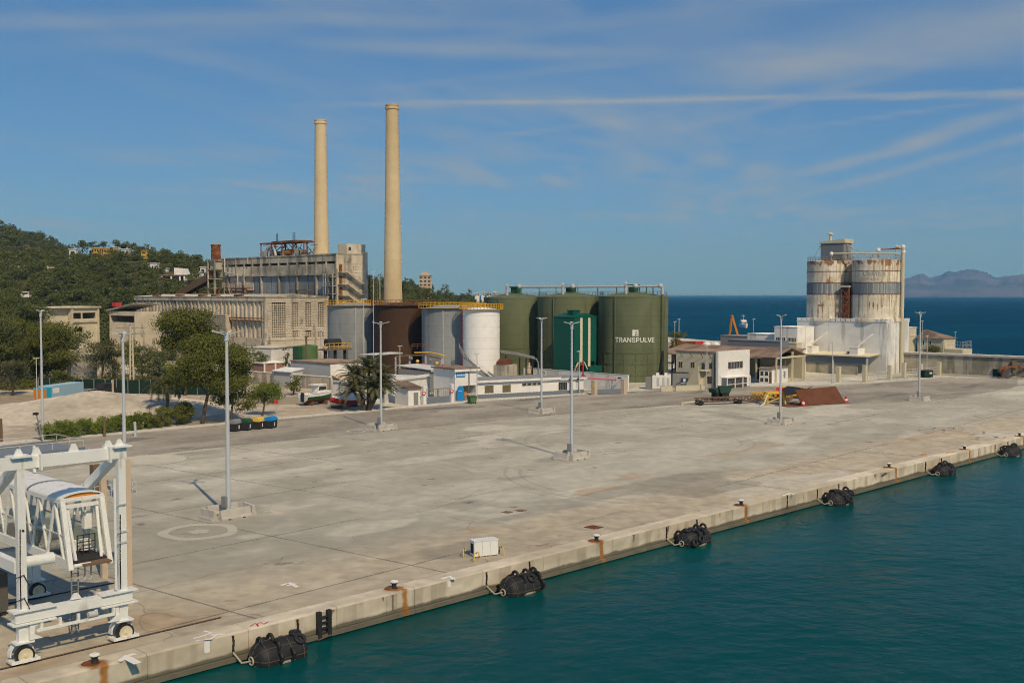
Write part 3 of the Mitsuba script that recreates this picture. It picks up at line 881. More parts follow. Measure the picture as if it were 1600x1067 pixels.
# long wall: concrete fins
F = [Y0+1.2+2.06*i for i in range(35)]
for i, y in enumerate(F):
    for z0, z1 in ((7.7, 12.0), (12.5, 17.4)):
        part(k, 'fin', MB().box(X0+(.28 if i % 2 else .1), X0+.75, y, y+(.5, 1.1, .4, .75)[i*7 % 4], z0, z1), 'mat_plant')
part(k, 'fin_beam', MB().box(X0-.05, X0+.75, Y0, Y0+YL, 12.05, 12.42).box(X0-.05, X0+.75, Y0, Y0+YL, 17.45, 18.4).box(X0-.1, X0+.75, Y0, Y0+YL, 0, 7.6), 'mat_plant')
part(k, 'pipe_run', MB().tube([(X0-.35, Y0+1, 12.9), (X0-.35, Y0+38, 12.9)], .16).tube([(X0-.35, Y0+1, 12.3), (X0-.35, Y0+30, 12.3)], .11), 'mat_rust', 40)
y0, y1 = on_x(352, X0-1.5), on_x(316, X0-1.5)
lv = part(k, 'louvre_box', MB().box(X0-1.3, X0+.1, y0, y1, 8.6, 13.6), 'mat_plant')
for z in np.arange(8.8, 13.5, .52):
    part(lv, 'slat', MB().box(X0-1.55, X0-1.3, y0, y1, z, z+.24), 'mat_plant')
for y in (Y0+14, Y0+26, Y0+33, Y0+46, Y0+60):            # rubbish and weeds on the hall roof edge
    part(rfk, 'roof_debris', MB().cbox([X0+.8, y, 18.9], (1.2, 2.6, .5), .2), 'mat_rust')

# boiler house
BX, BY = X0+25.0, Y0+3.2
BW_, BL, BT = 9.8, 62.0, 30.6
part(k, 'boiler_house', MB().box(BX+.9, BX+BW_-.3, BY+.4, BY+BL, 0, 27.75).box(BX+.9, BX+BW_-.3, BY+.4, BY+BL, 28.45, 30.2).box(BX+4, BX+BW_-.3, BY+.4, BY+BL, 27.7, 28.5), 'mat_grimy')
part(k, 'boiler_roof', MB().box(BX-.1, BX+BW_+.1, BY-.1, BY+BL+.1, 30.25, 30.6), 'mat_grimy')
nb = 13
bw = BL/nb
for i in range(nb):
    y = BY+bw*i
    part(k, 'upper_panel', MB().box(BX+.10, BX+.9, y+.42, y+bw-.02, 28.45, 30.22), 'mat_grimy')
    part(k, 'middle_panel', MB().box(BX+.14, BX+.9, y+.42, y+bw-.02, 24.9, 27.75), 'mat_grimy' if i < 9 else 'mat_plant')
    part(k, 'pilaster', MB().box(BX, BX+.9, y, y+.42, 19.0 if i % 2 == 0 else 24.8, 30.22), 'mat_grimy')
    z0 = 19.2
    if 1 <= i < 9:
        for h in range(2):
            part(k, 'cladding_sheet', MB().box(BX+.62, BX+.86, y+.42+h*(bw-.42)/2+.03, y+.42+(h+1)*(bw-.42)/2-.03, z0, 24.6), 'mat_tank_grey')
    elif i >= 9:
        part(k, 'cream_sheet', MB().box(BX+.55, BX+.86, y+.42, y+bw-.05, 20.4, 24.5), 'mat_plant')
part(k, 'eave_beam', MB().box(BX-.15, BX+.9, BY, BY+BL, 24.62, 24.85), 'mat_grimy')
# open gallery at the near corner
gal = MB()
for z in (19.2, 21.4, 24.0):
    gal.box(BX-1.4, BX+.5, BY-.3, BY+4.4, z, z+.22)
for y in (BY-.2, BY+2.0, BY+4.2):
    gal.box(BX-1.4, BX-1.15, y, y+.25, 18, 25)
part(k, 'gallery', gal, 'mat_grimy')
part(k, 'gallery_rail', rail_line([(BX-1.35, BY+4.3, 21.6), (BX-1.35, BY-.2, 21.6)], 1.0).tube([(BX-1.3, BY+3.3, 19), (BX-1.3, BY+3.3, 25)], .12), 'mat_lightgrey')
# end wall with the outside stair
part(k, 'end_wall', MB().box(BX+.0, BX+BW_, BY, BY+.4, 0, 30.4).box(BX, BX+.55, BY-.25, BY, 0, 30.4).box(BX+BW_-.5, BX+BW_, BY-.25, BY, 0, 30.4), 'mat_plant')
for z in (25.2, 26.0, 26.8, 27.6):
    part(k, 'wall_course', MB().box(BX+3.6, BX+BW_-.6, BY-.07, BY, z, z+.12), 'mat_grimy')
tw = part(k, 'stair_tower', MB().box(BX+4.6, BX+BW_+1.3, BY+1.2, BY+5.5, 18, 33.4).box(BX+BW_+.0, BX+BW_+1.3, BY+.1, BY+1.2, 10, 31.2), 'mat_plant')
part(tw, 'tower_window', MB().box(BX+5.2, BX+6.0, BY+1.12, BY+1.3, 31.6, 32.5), 'mat_window')
fl, ra, tread = MB(), MB(), MB()
lz = [zat(425, BX, BY), zat(443.5, BX, BY), zat(461, BX, BY), zat(478, BX, BY)]
for i, z in enumerate(lz):
    fl.box(BX+.3, BX+3.0, BY-1.9, BY-.26, z-.15, z)
    part(k, 'rusty_door', MB().box(BX+.9, BX+1.9, BY-.3, BY-.24, z, z+2.2), 'mat_rust')
    if i < 3:
        zb = lz[i+1]+.3
        fl.box(BX+7.6, BX+BW_, BY-1.9, BY-.26, zb-.15, zb)
        for y in (BY-1.85, BY-.5):
            fl.beam([BX+3.0, y, z-.1], [BX+7.6, y, zb-.1], .12, .34)
        n = 14
        for s1 in range(n):
            tread.box(BX+3.0+4.6*s1/n, BX+3.0+4.6*s1/n+.3, BY-1.85, BY-.5, z-(z-zb)*s1/n-.04, z-(z-zb)*s1/n)
        for q in (.5, 1.0):
            ra.beam([BX+3.0, BY-1.88, z+q], [BX+7.6, BY-1.88, zb+q], .07)
            ra.beam([BX+.3, BY-1.88, z+q], [BX+3.0, BY-1.88, z+q], .07)
            ra.beam([BX+7.6, BY-1.88, zb+q], [BX+BW_, BY-1.88, zb+q], .07)
        for t in np.linspace(0, 1, 7):
            xx = BX+3+4.6*t; zz_ = z+(zb-z)*t
            ra.beam([xx, BY-1.88, zz_], [xx, BY-1.88, zz_+1], .06)
part(k, 'stair_flight', fl, 'mat_plant'); part(k, 'stair_tread', tread, 'mat_grimy', kind='stuff'); part(k, 'stair_rail', ra, 'mat_grimy')
# steel platform to the right of the end wall
pf = MB()
for z in (14.5, 19.0, 22.5):
    pf.box(BX+BW_+1.4, BX+BW_+5.0, BY+.2, BY+4, z, z+.2)
for x in (BX+BW_+1.6, BX+BW_+4.8):
    for y in (BY+.3, BY+3.8):
        pf.beam([x, y, 0], [x, y, 24.5], .22)
part(k, 'steel_platform', pf, 'mat_oldwood')
part(k, 'drain_pipe', MB().tube([(BX+BW_+5.4, BY-.2, 0), (BX+BW_+5.4, BY-.2, 27)], .10), 'mat_lightgrey', 40)
# rusty machinery frame on the roof
fy0, fy1 = on_x(487, BX+4), on_x(420, BX+4)
z1, z0 = 34.5, 30.6
fr = MB()
for y in np.linspace(fy0, fy1, 5):
    for x in (BX+1.5, BX+6.5):
        fr.beam([x, y, z0], [x, y, z1], .28)
    fr.beam([BX+1.2, y, z1], [BX+6.8, y, z1], .3)
for x in (BX+1.5, BX+4, BX+6.5):
    fr.beam([x, fy0-.4, z1+.1], [x, fy1+.4, z1+.1], .34)
fr.beam([BX+1.5, fy0, z1], [BX+1.5, fy0-5, z0], .16)
fr.box(BX+1.3, BX+6.7, fy0+3, fy1-6, z1+.2, z1+.55)
fk = part(k, 'roof_frame', fr, 'mat_rust')
rnd = random.Random(4)
L = fy1-fy0
part(fk, 'boiler_drum', MB().tube([(BX+3, fy0+L*.34, 31.8), (BX+3, fy0+L*.58, 31.8)], .75, 14), 'mat_orange', 40)
part(fk, 'white_duct', MB().tube([(BX+2, fy0+L*.93, 30.8), (BX+2, fy0+L*.85, 33.4), (BX+2, fy0+L*.72, 33.4), (BX+2, fy0+L*.68, 30.8)], .42, 10), 'mat_lightgrey', 40)
part(fk, 'teal_hood', MB().endx([(fy0+L*.93, 30.7), (fy0+L*.86, 32.2), (fy0+L*.76, 32.2), (fy0+L*.74, 30.7)], BX+3.2, BX+5.5), 'mat_bluegrey')
mess = MB()
for q in range(46):
    a0 = np.array([BX+1.6+rnd.random()*4.6, fy0+rnd.random()*L, 30.8+rnd.random()*3.2])
    d0 = np.array([rnd.uniform(-1, 1), rnd.uniform(-3, 3), rnd.uniform(-1.6, 1.6)])
    b0 = a0+d0; b0[2] = min(max(b0[2], 30.7), 34.3)
    mess.beam(a0, b0, .10+.14*rnd.random())
part(fk, 'pipework', mess, 'mat_oldwood', kind='stuff')
mess = MB()
for q in range(16):
    a0 = np.array([BX+1.8+rnd.random()*4, fy0+1+rnd.random()*(L-2), 30.7])
    mess.cbox(a0+[0, 0, .9*rnd.random()+.3], (.9, 1.0+rnd.random(), 1.0+1.6*rnd.random()), rnd.random())
part(fk, 'casing', mess, 'mat_grey', kind='stuff')
for y in (fy0+L*.30, fy0+L*.34, fy0+L*.70, fy0+L*.73):
    part(fk, 'vent_mast', MB().beam([BX+3, y, z1+.3], [BX+3, y, z1+3.0], .13), 'mat_dark')
# rusty stack and conveyor gallery at the far end
sx, sy = BX-1.0, on_x(338.5, BX-1.0)
stk = part(k, 'rusty_stack', MB().lathe([(1.55, 30.0), (1.45, 34.6), (1.6, 34.6), (1.6, 35.0), (1.2, 35.0)], (sx, sy, 0), 20), 'mat_rust', 40)
tf = MB()
for x in (sx-1.7, sx+1.7):
    for y in (sy-2, sy+2):
        tf.beam([x, y, 17], [x, y, 30.0], .4)
for z in (21, 24, 27, 29.8):
    tf.box(sx-1.9, sx+1.9, sy-2.2, sy+2.2, z, z+.25)
tf.box(sx-1.2, sx+1.4, sy-1.6, sy+1.6, 27, 30)
part(k, 'stack_tower', tf, 'mat_grimy')
cy = on_x(281, BX-1.0)
part(k, 'conveyor_gallery', MB().beam([sx, sy+1, 25.4], [sx, cy, 19.0], 2.4, 2.2), 'mat_oldwood')
part(k, 'conveyor_leg', MB().beam([sx, sy+12, 17], [sx, sy+12, 23], .5), 'mat_oldwood')
# pipes and rusty deck on the far half of the front
pp = MB()
for (a0, pts) in ((.22, [(352, 402), (352, 425), (362, 428), (372, 428), (372, 447)]), (.14, [(382, 420), (382, 446)]), (.14, [(388, 403), (388, 412)]), (.18, [(358, 450), (372, 452), (386, 452), (386, 460)])):
    pp.tube([(BX-.5, on_x(u, BX-.5), zat(v, BX-.5, on_x(u, BX-.5))) for u, v in pts], a0, 8)
part(k, 'wall_pipe', pp, 'mat_lightgrey', 40)
y0, y1 = on_x(388, BX-2), on_x(346, BX-2)
dk = MB().box(BX-3.2, BX-.1, y0, y1, 21.0, 21.25)
for y in (y0+.3, (y0+y1)/2, y1-.3):
    dk.beam([BX-3, y, 18.5], [BX-3, y, 21], .26)
part(k, 'rusty_deck', dk, 'mat_rust')
part(k, 'deck_rail', rail_line([(BX-3.1, y0, 21.25), (BX-3.1, y1, 21.25)], 1.0), 'mat_rust')
dk = MB().box(BX-2.2, BX-.1, on_x(480, BX-2), on_x(452, BX-2), 20.3, 20.5)
for u in (453, 466, 479):
    dk.beam([BX-2, on_x(u, BX-2), 18.4], [BX-2, on_x(u, BX-2), 20.3], .2)
part(k, 'small_deck', dk, 'mat_oldwood')

# ------------------------------------------------------------------ cement silos by the breakwater
cc = G(1385, 585.5); SX, SY = cc[0], cc[1]
k = thing('silo_house', 'white concrete loading house carrying two rusty cream silos', 'building')
SL, SW = 24.0, on_y(1420.5, SY)-SX
part(k, 'wall', MB().box(SX, SX+SW, SY, SY+SL, 0, 12.4), 'mat_wall')
par = MB().box(SX-.1, SX+SW+.1, SY-.1, SY+SL+.1, 12.4, 12.55)
part(k, 'roof_slab', par, 'mat_wall')
n = 18
for i in range(n):
    y = SY+SL*i/n
    part(k, 'parapet_block', MB().box(SX-.18, SX+.25, y+.12, y+SL/n-.12, 12.55, 13.15), 'mat_wall')
part(k, 'parapet_rail', MB().box(SX-.2, SX+.3, SY-.1, SY+SL, 13.15, 13.3), 'mat_wall')
part(k, 'parapet_front', MB().box(SX+.3, SX+SW+.1, SY-.1, SY+.2, 12.55, 13.3), 'mat_wall')
part(k, 'pilaster', MB().box(SX+.2, SX+1.0, SY-.25, SY, 0, 12.4).box(SX+4.4, SX+5.4, SY-.3, SY, 0, 12.4), 'mat_wall')
for i, (t, lab) in enumerate(((5.6, 'right silo with faded lettering and a grey band'), (17.9, 'left silo with heavy rust round its rim and a grey band'))):
    c = np.array([SX+5.4, SY+t, 0])
    r = 5.7
    sk = thing('cement_silo', lab.replace('silo', 'cream cement silo'), 'silo')
    zb = [12.56, 16.4, 19.2, 22.0, 24.8, 27.5]
    part(sk, 'barrel', MB().lathe([(r-.06, 12.56), (r-.06, 27.5), (0.01, 27.9)], c, 64), 'mat_silo', 30)
    part(sk, 'foot_ring', MB().lathe([(r, 12.56), (r+.35, 12.56), (r+.35, 13.3), (r, 13.35)], c, 48), 'mat_silo')
    a = toward_cam(c)
    for j, (u, v) in enumerate(zip(zb[:-1], zb[1:])):
        for q in range(-7, 8):                                  # staves on the side that shows
            b0 = a+q*math.pi/14-math.pi/28+.012; b1 = b0+math.pi/14-.024
            m = MB().lathe([(r-.1, u+.08), (r, u+.10), (r, v-.10), (r-.1, v-.08)], c, 4, b0, b1)
            part(sk, 'panel', m, 'mat_silo_band' if j == 2 else 'mat_silo', 20)
    part(sk, 'hoop', MB().lathe([(r-.05, 19.13), (r+.06, 19.13), (r+.06, 19.27), (r-.05, 19.27)], c, 64).lathe([(r-.05, 21.93), (r+.06, 21.93), (r+.06, 22.07), (r-.05, 22.07)], c, 64).lathe([(r-.05, 24.74), (r+.06, 24.74), (r+.06, 24.86), (r-.05, 24.86)], c, 64), 'mat_rust')
    part(sk, 'railing', rail_ring(c, r-.1, 27.5, 1.0, 36, t=.05), 'mat_grimy')
    if i == 0:
        part(sk, 'lettering', wrap_text('CEMEX', 1.15, c, r+.05, a-.07, 23.65), 'mat_faded', label='faded CEMEX lettering')
        part(sk, 'lettering', wrap_text('ESPAÑA', .8, c, r+.05, a-.24, 22.45, bold=False), 'mat_faded', label='faded small lettering below')
    else:
        kb = thing('silo_cabin', 'grey metal cabin with sloping roof on top of the left silo', 'cabin')
        p0, p1 = on_x(1317, SX+3.0), on_x(1281, SX+3.0)
        part(kb, 'wall', MB().box(SX+3.0, SX+7.0, p0, p1, 27.8, 32.0), 'mat_grey')
        part(kb, 'roof', MB().endx([(p0-.4, 31.9), (p1+.3, 31.9), (p1+.3, 32.3), (p0-.4, 32.9)], SX+2.7, SX+7.3), 'mat_cream')
        part(kb, 'panel', MB().box(SX+2.94, SX+3.0, p0+.4, p1-.4, 28.2, 31.5), 'mat_bluegrey')
        part(kb, 'vent', MB().lathe([(.35, 32.0), (.35, 34.2), (.75, 34.2), (.75, 34.4), (.01, 34.8)], (SX+5, p1-1.6, 0), 16), 'mat_cream', 40)
        for u, v, w in (([SX+3.2, p1+2.4, 27.8], [SX+3.2, p1+.1, 31.4], .12), ([SX+4.4, p0-.1, 31.6], [SX+4.4, p0-6.6, 27.9], .22), ([SX+4.4, p0-.1, 31.6], [SX+4.4, p0-2.0, 28.5], .2)):
            part(kb, 'side_strut', MB().beam(u, v, w), 'mat_lightgrey')
pk = thing('silo_pipe', 'pale filling pipes over the silo tops and down the right side', 'pipe')
PY = SY-.5
vx = on_y(1409.5, PY)
V = lambda px, py, x: (x, on_x(px, x), zat(py, x, on_x(px, x)))
part(pk, 'riser', MB().tube([(vx, PY, .5), (vx, PY, 30.2), (vx-.4, PY+1.6, 30.8)], .42, 12), 'mat_cream', 40)
part(pk, 'crossover', MB().tube([V(1298, 396.5, SX+1.5), V(1340, 396, SX+2), V(1404, 396.5, SX+5)], .24, 8), 'mat_cream', 40)
part(pk, 'upper_pipe', MB().tube([V(1371, 390, SX+4), V(1406, 388.5, SX+8)], .16, 8), 'mat_rust', 40)
for q in (V(1298, 397, SX+1.5), V(1371, 391, SX+4), (vx, PY, 30.6), (vx+.1, PY, 29.4)):
    part(pk, 'elbow', trimesh.creation.icosphere(2, .55).apply_translation(q), 'mat_white', True)
part(pk, 'trestle', MB().beam(V(1362, 407, SX+3), V(1362, 396, SX+3), .2).beam(V(1371, 407, SX+4), V(1371, 391, SX+4), .3).beam(V(1398, 407, SX+6), V(1398, 389, SX+6), .16).beam(V(1298, 407, SX+1.5), V(1298, 397, SX+1.5), .2), 'mat_grimy')
ek = thing('bucket_elevator', 'rusty red elevator frame between the two silos', 'elevator')
ey0, ey1 = on_x(1326, SX+.6), on_x(1314, SX+.6)
m = MB()
for x in (SX+.6, SX+2.6):
    for y in (ey0, ey1):
        m.beam([x, y, 12.56], [x, y, 20.9], .24)
for z in (14.5, 16.5, 18.5, 20.8):
    m.beam([SX+.6, ey0, z], [SX+.6, ey1, z], .2); m.beam([SX+.6, ey0, z], [SX+2.6, ey0, z], .2)
for z in (12.6, 14.5, 16.5, 18.5):
    m.beam([SX+.6, ey0, z], [SX+.6, ey1, z+2], .1)
part(ek, 'frame', m, 'mat_rust')
part(ek, 'casing', MB().box(SX+1.2, SX+2.4, ey0+.4, ey1-.4, 12.56, 20.4), 'mat_rust')
part(ek, 'head', MB().box(SX+.3, SX+2.8, ey0-.2, ey1+.2, 20.9, 21.3), 'mat_cream')
# lean-to canopy with two dust boxes in front of the loading house
k = thing('canopy', 'low flat canopy with blue grey fascia before the silo house', 'canopy')
cx0, cy0, cy1 = SX-6.5, SY+1.5, SY+SL
part(k, 'roof', MB().side([(cx0, 4.35), (SX-.02, 4.75), (SX-.02, 5.0), (cx0, 4.6)], cy0, cy1), 'mat_cream')
part(k, 'fascia', MB().box(cx0+.7, cx0+.85, cy0+.3, cy1, 2.5, 4.3), 'mat_bluegrey')
part(k, 'low_wall', MB().box(cx0+.9, cx0+1.1, cy0+3, cy1, 0, 2.5), 'mat_grimy')
for y in (cy0+.4, cy0+9, cy0+17):
    part(k, 'post', MB().box(cx0+.4, cx0+.7, y, y+.3, 0, 4.36), 'mat_lightgrey')
for (u0, u1, lab) in ((1341, 1328, 'right dust box with pipe on the canopy roof'), (1269, 1255, 'left dust box with pipe on the canopy roof')):
    y0, y1 = on_x(u0, SX-5.0), on_x(u1, SX-5.0)
    kb = thing('dust_box', 'pale '+lab, 'box')
    part(kb, 'body', MB().box(SX-5.0, SX-1.6, y0, y1, 4.62, 6.3), 'mat_white')
    part(kb, 'lid', MB().box(SX-5.1, SX-1.5, y0-.1, y1+.1, 6.3, 6.45), 'mat_cream')
    part(kb, 'chute_pipe', MB().tube([(SX-3, (y0+y1)/2, 6.4), (SX-3, (y0+y1)/2-.5, 7.2), (SX-1.5, y0-2.2, 9.8)], .24, 8), 'mat_white', 40)
    part(kb, 'hose', MB().tube([(SX-2, y1, 6.0), (SX-1.8, y1+1.5, 5.2), (SX-1.4, y1+2.6, 5.0)], .2, 8), 'mat_dark', 40)


# ------------------------------------------------------------------ harbour buildings, right of the tanks
def window(parent, F, x0, x1, z0, z1, frame_mat='mat_lightgrey', glass='mat_window', y=0.0, name='window', bars=1):
    """framed window on the front (y = 0) of the local frame F"""
    w = part(parent, name, MB(F).box(x0-.08, x1+.08, y-.06, y+.02, z0-.1, z0).box(x0-.08, x1+.08, y-.06, y+.02, z1, z1+.08).box(x0-.08, x0, y-.06, y+.02, z0, z1).box(x1, x1+.08, y-.06, y+.02, z0, z1), frame_mat)
    part(w, 'pane', MB(F).box(x0, x1, y-.02, y+.01, z0, z1), glass)
    for i in range(1, bars+1):
        xx = x0+(x1-x0)*i/(bars+1)
        part(w, 'mullion', MB(F).box(xx-.03, xx+.03, y-.05, y-.02, z0, z1), frame_mat)
    return w


c0 = G(1122, 608)
ox, oy = c0[0], c0[1]
k = thing('port_office', 'two storey port office, beige side and white front with glazed porch', 'building')
yl = on_x(1054, ox)
xr = on_y(1172, oy)
part(k, 'side_wall', MB().box(ox+.6, xr, oy+.5, yl, 0, 7.3), 'mat_cream')
part(k, 'front_wall', MB().box(ox, xr, oy, oy+.5, 0, 7.6), 'mat_white')
part(k, 'roof', MB().box(ox+.4, xr+.1, oy+.5, yl+.2, 7.3, 7.5), 'mat_roof_brown')
FS = frame((ox+.6, yl), (ox+.6, oy))                    # side face, x from the far corner to the near one
u = lambda px: yl-on_x(px, ox+.6)
zz = lambda py, px: zat(py, ox+.6, on_x(px, ox+.6))
for a0, a1, t, b0 in ((1061, 1067, 565, 574), (1080, 1086, 566, 574)):
    window(k, FS, u(a0), u(a1), zz(b0, a0), zz(t, a0), 'mat_cream')
for a0, a1, t, b0 in ((1097, 1102, 567, 577), (1109, 1113, 567, 576), (1105, 1113, 588, 599)):
    part(k, 'door', MB(FS).box(u(a0), u(a1), -.05, .02, zz(b0, a0), zz(t, a0)), 'mat_window')
st = MB(FS)
s0, s1, zt = u(1081), u(1100), zz(577.5, 1099)
n = 16
for i in range(n):
    st.box(s0+(s1-s0)*i/n, s0+(s1-s0)*(i+1)/n, -1.6, -.02, 0, zt*(i+1)/n)
st.box(s1, s1+1.6, -1.6, -.02, zt-.25, zt)
part(k, 'outside_stair', st, 'mat_cream')
stw = MB(FS); stw.add([[s0, -1.75, 0], [s1, -1.75, 0], [s1, -1.75, zt+1], [s0, -1.75, .9], [s0, -1.6, 0], [s1, -1.6, 0], [s1, -1.6, zt+1], [s0, -1.6, .9]], [[0, 1, 2, 3], [5, 4, 7, 6], [3, 2, 6, 7], [0, 3, 7, 4], [1, 5, 6, 2], [0, 4, 5, 1]])
part(k, 'stair_wall', stw, 'mat_cream')
for q in (.15, .38, .62, .8):
    part(k, 'roof_bracket', MB(FS).beam([q*(yl-oy), -1.1, 7.3], [q*(yl-oy), 0, 6.2], .09), 'mat_oldwood')
part(k, 'downpipe', MB(FS).tube([(u(1117), -.1, .1), (u(1117), -.1, 7.2)], .08), 'mat_oldwood', 40)
FF = frame((ox, oy), (xr, oy))
u2 = lambda px: on_y(px, oy)-ox
window(k, FF, u2(1138), u2(1161), zat(578, ox, oy), zat(567, ox, oy), 'mat_white', bars=4)
w0, w1, zp = u2(1128), u2(1164), zat(591, ox, oy)
pch = part(k, 'porch', MB(FF).box(w0, w1, -1.5, -.01, zp, zp+.18), 'mat_white')
nn = 4
for i in range(nn):
    xx = w0+(w1-w0)*i/(nn-1)
    part(pch, 'post', MB(FF).box(xx-.1, xx+.1, -1.5, -1.32, 0, zp), 'mat_white')
    if i < nn-1:
        x2 = w0+(w1-w0)*(i+1)/(nn-1)
        part(pch, 'transom', MB(FF).box(xx+.1, x2-.1, -1.46, -1.38, .85, .97), 'mat_white')
        part(pch, 'pane', MB(FF).add([[xx+.1, -1.42, .1], [x2-.1, -1.42, .1], [x2-.1, -1.42, zp-.02], [xx+.1, -1.42, zp-.02]], [[0, 1, 2, 3]]), 'mat_pane')
        part(pch, 'inner_door', MB(FF).box(xx+.25, x2-.25, -.75, -.7, .05, zp-.25), 'mat_window')
part(pch, 'side_glass', MB(FF).box(w0, w0+.04, -1.3, -.05, .1, zp-.02), 'mat_bluegrey')

# long open warehouse behind it
k = thing('warehouse', 'long open shed with faded brown roof on dark columns behind the port office', 'shed')
wx = 213.0
y1, y0 = on_x(1043, wx+4), on_x(1222, wx)
ze, zr_ = zat(559.5, wx, on_x(1200, wx)), zat(541, wx+10, on_x(1170, wx+10))
L = y1-y0
part(k, 'roof', MB(frame((wx, y0), (wx, y1))).add([[0, 0, ze-.2], [L, 0, ze-.2], [L, -10.5, zr_-.2], [0, -10.5, zr_-.2], [0, 0, ze], [L, 0, ze], [L, -10.5, zr_], [0, -10.5, zr_]], [[4, 7, 6, 5], [0, 1, 2, 3], [0, 4, 5, 1], [3, 2, 6, 7], [0, 3, 7, 4], [1, 5, 6, 2]]), 'mat_roof_brown')
part(k, 'back_wall', MB().box(wx+9, wx+9.3, y0, y1, 0, zr_-.3), 'mat_cream')
for i in range(7):
    y = y0+.6+(y1-y0-1.2)*i/6
    part(k, 'column', MB().box(wx+.2, wx+.7, y-.25, y+.25, 0, ze-.1), 'mat_dark')

# open gable shelter
A, B = G(1213, 599.5), G(1258, 594)
F = frame(A, B); L = np.linalg.norm(B-A)
k = thing('shelter', 'open gabled shelter with cream posts and dark roof beside the silo house', 'shelter')
for x in (0, L-.3):
    for y in (0, 4.8):
        part(k, 'post', MB(F).box(x, x+.3, y, y+.3, 0, 5.6), 'mat_cream')
part(k, 'post', MB(F).box(L*.55, L*.55+.35, 0, .35, 0, 6.6), 'mat_cream')
part(k, 'beam', MB(F).box(-.2, L+.2, -.1, .3, 5.3, 5.65), 'mat_cream')
for (xa, za, xb, zb) in ((-.6, 5.55, L/2, 7.4), (L/2, 7.4, L+.6, 5.55)):
    part(k, 'roof_pitch', MB(F).side([(xa, za), (xb, zb), (xb, zb+.14), (xa, za+.14)], -.2, 5.5), 'mat_roof_brown')
part(k, 'gable_board', MB(F).side([(.3, 5.68), (L-.3, 5.68), (L/2, 7.3)], 4.6, 4.7), 'mat_dark')

# small prefabricated huts
for (pa, pb, h, lab) in (((1206, 600), (1231, 596), 3.2, 'white prefabricated hut with two rows of windows on its side, before the shelter'),):
    A, B = G(*pa), G(*pb); F = frame(A, B); L = np.linalg.norm(B-A)
    k = thing('hut', lab, 'hut')
    part(k, 'wall', MB(F).box(0, L, 0, 2.9, 0, h), 'mat_white')
    part(k, 'roof', MB(F).side([(-.3, h), (L+.3, h), (L+.3, h+.12), (L/2, h+.5), (-.3, h+.12)], -.3, 3.2), 'mat_roof_brown')
    F2 = F @ np.array([[0, 1, 0, 0], [-1, 0, 0, 2.9], [0, 0, 1, 0], [0, 0, 0, 1.0]])
    for x0, z0 in ((.25, .4), (1.3, .4), (.25, 1.75), (1.3, 1.75)):
        window(k, F2, x0, x0+.75, z0, z0+.85, 'mat_white', 'mat_window', bars=0)
    part(k, 'side_door', MB(F2).box(2.3, 2.85, -.05, .01, 0, 2.6), 'mat_oldwood')
    if 1:
        part(k, 'door', MB(F).box(L*.5, L*.5+.9, -.05, .01, 0, 2.2), 'mat_lightgrey')
        part(k, 'panel', MB(F).box(L*.72, L*.72+.9, -.06, .01, .9, 2.4), 'mat_grey')

# white and blue-grey buildings seen over the warehouse roof
bx = ox+52
def block(name, lab, pa, pb, zt, zb, m, x=bx, depth=8, win=None):
    y0, y1 = on_x(pb, x), on_x(pa, x)
    k = thing(name, lab, 'building')
    part(k, 'wall', MB().box(x, x+depth, y0, y1, 0, zat(zt, x, (y0+y1)/2)), m)
    t = zat(zt, x, (y0+y1)/2)
    part(k, 'coping', MB().box(x-.12, x+depth+.1, y0-.1, y1+.1, t, t+.2), m)
    Fw = frame((x, y1), (x, y0))
    for (a0, a1, t, b0) in win or ():
        window(k, Fw, y1-on_x(a0, x), y1-on_x(a1, x), zat(b0, x, y0), zat(t, x, y0), 'mat_white', bars=5)
    return k
block('store_building', 'tall white store with two barred windows left of the silo house', 1210, 1246, 511.5, 540, 'mat_wall', bx, 8, [(1213, 1227.5, 528, 535.5), (1231, 1244, 528, 535.5)])
block('store_building', 'low white store left of the one with barred windows', 1168.5, 1210, 522.5, 540, 'mat_wall', bx+2)
block('store_building', 'small grey store behind the orange crane', 1126, 1168, 525.5, 540, 'mat_grey', bx+8)
block('store_building', 'long blue grey shed wall above the warehouse roof', 1138, 1219, 533, 545, 'mat_bluegrey', bx-14, 4)
block('store_building', 'cream wall below the barred windows', 1219, 1245, 536.5, 545, 'mat_cream', bx-3, 2.5)

# orange crane with folded boom
p = C(1144, 292)
k = thing('crane', 'orange crane with its boom folded to a point, standing behind the warehouse', 'crane')
e = lambda px, py, Y=292: C(px, Y, Z(py, Y))
part(k, 'lower_boom', MB().beam(e(1155.5, 534), e(1144.5, 495.5), .42, .55), 'mat_orange')
part(k, 'upper_boom', MB().beam(e(1143.5, 494.5), e(1138.5, 536), .34, .46), 'mat_orange')
part(k, 'pivot', trimesh.creation.icosphere(2, .4).apply_translation(e(1144, 494.5)), 'mat_orange', True)
part(k, 'ram', MB().tube([e(1151, 522), e(1146.5, 508)], .16), 'mat_dark', 40)
part(k, 'cab', MB(frame(e(1147, 533), yaw=.3)).box(-1, 1, -1, 1, 5.6, 8.1), 'mat_white')
part(k, 'cab_window', MB(frame(e(1147, 533), yaw=.3)).box(-1.03, 1.03, -1.03, .3, 6.8, 7.7), 'mat_glassdark')
part(k, 'undercarriage', MB(frame(p, yaw=.3)).box(-2.5, 2.5, -1.6, 1.6, .9, 5.6).box(-3, 3, -1.8, -1.2, 0, .9).box(-3, 3, 1.2, 1.8, 0, .9), 'mat_orange')
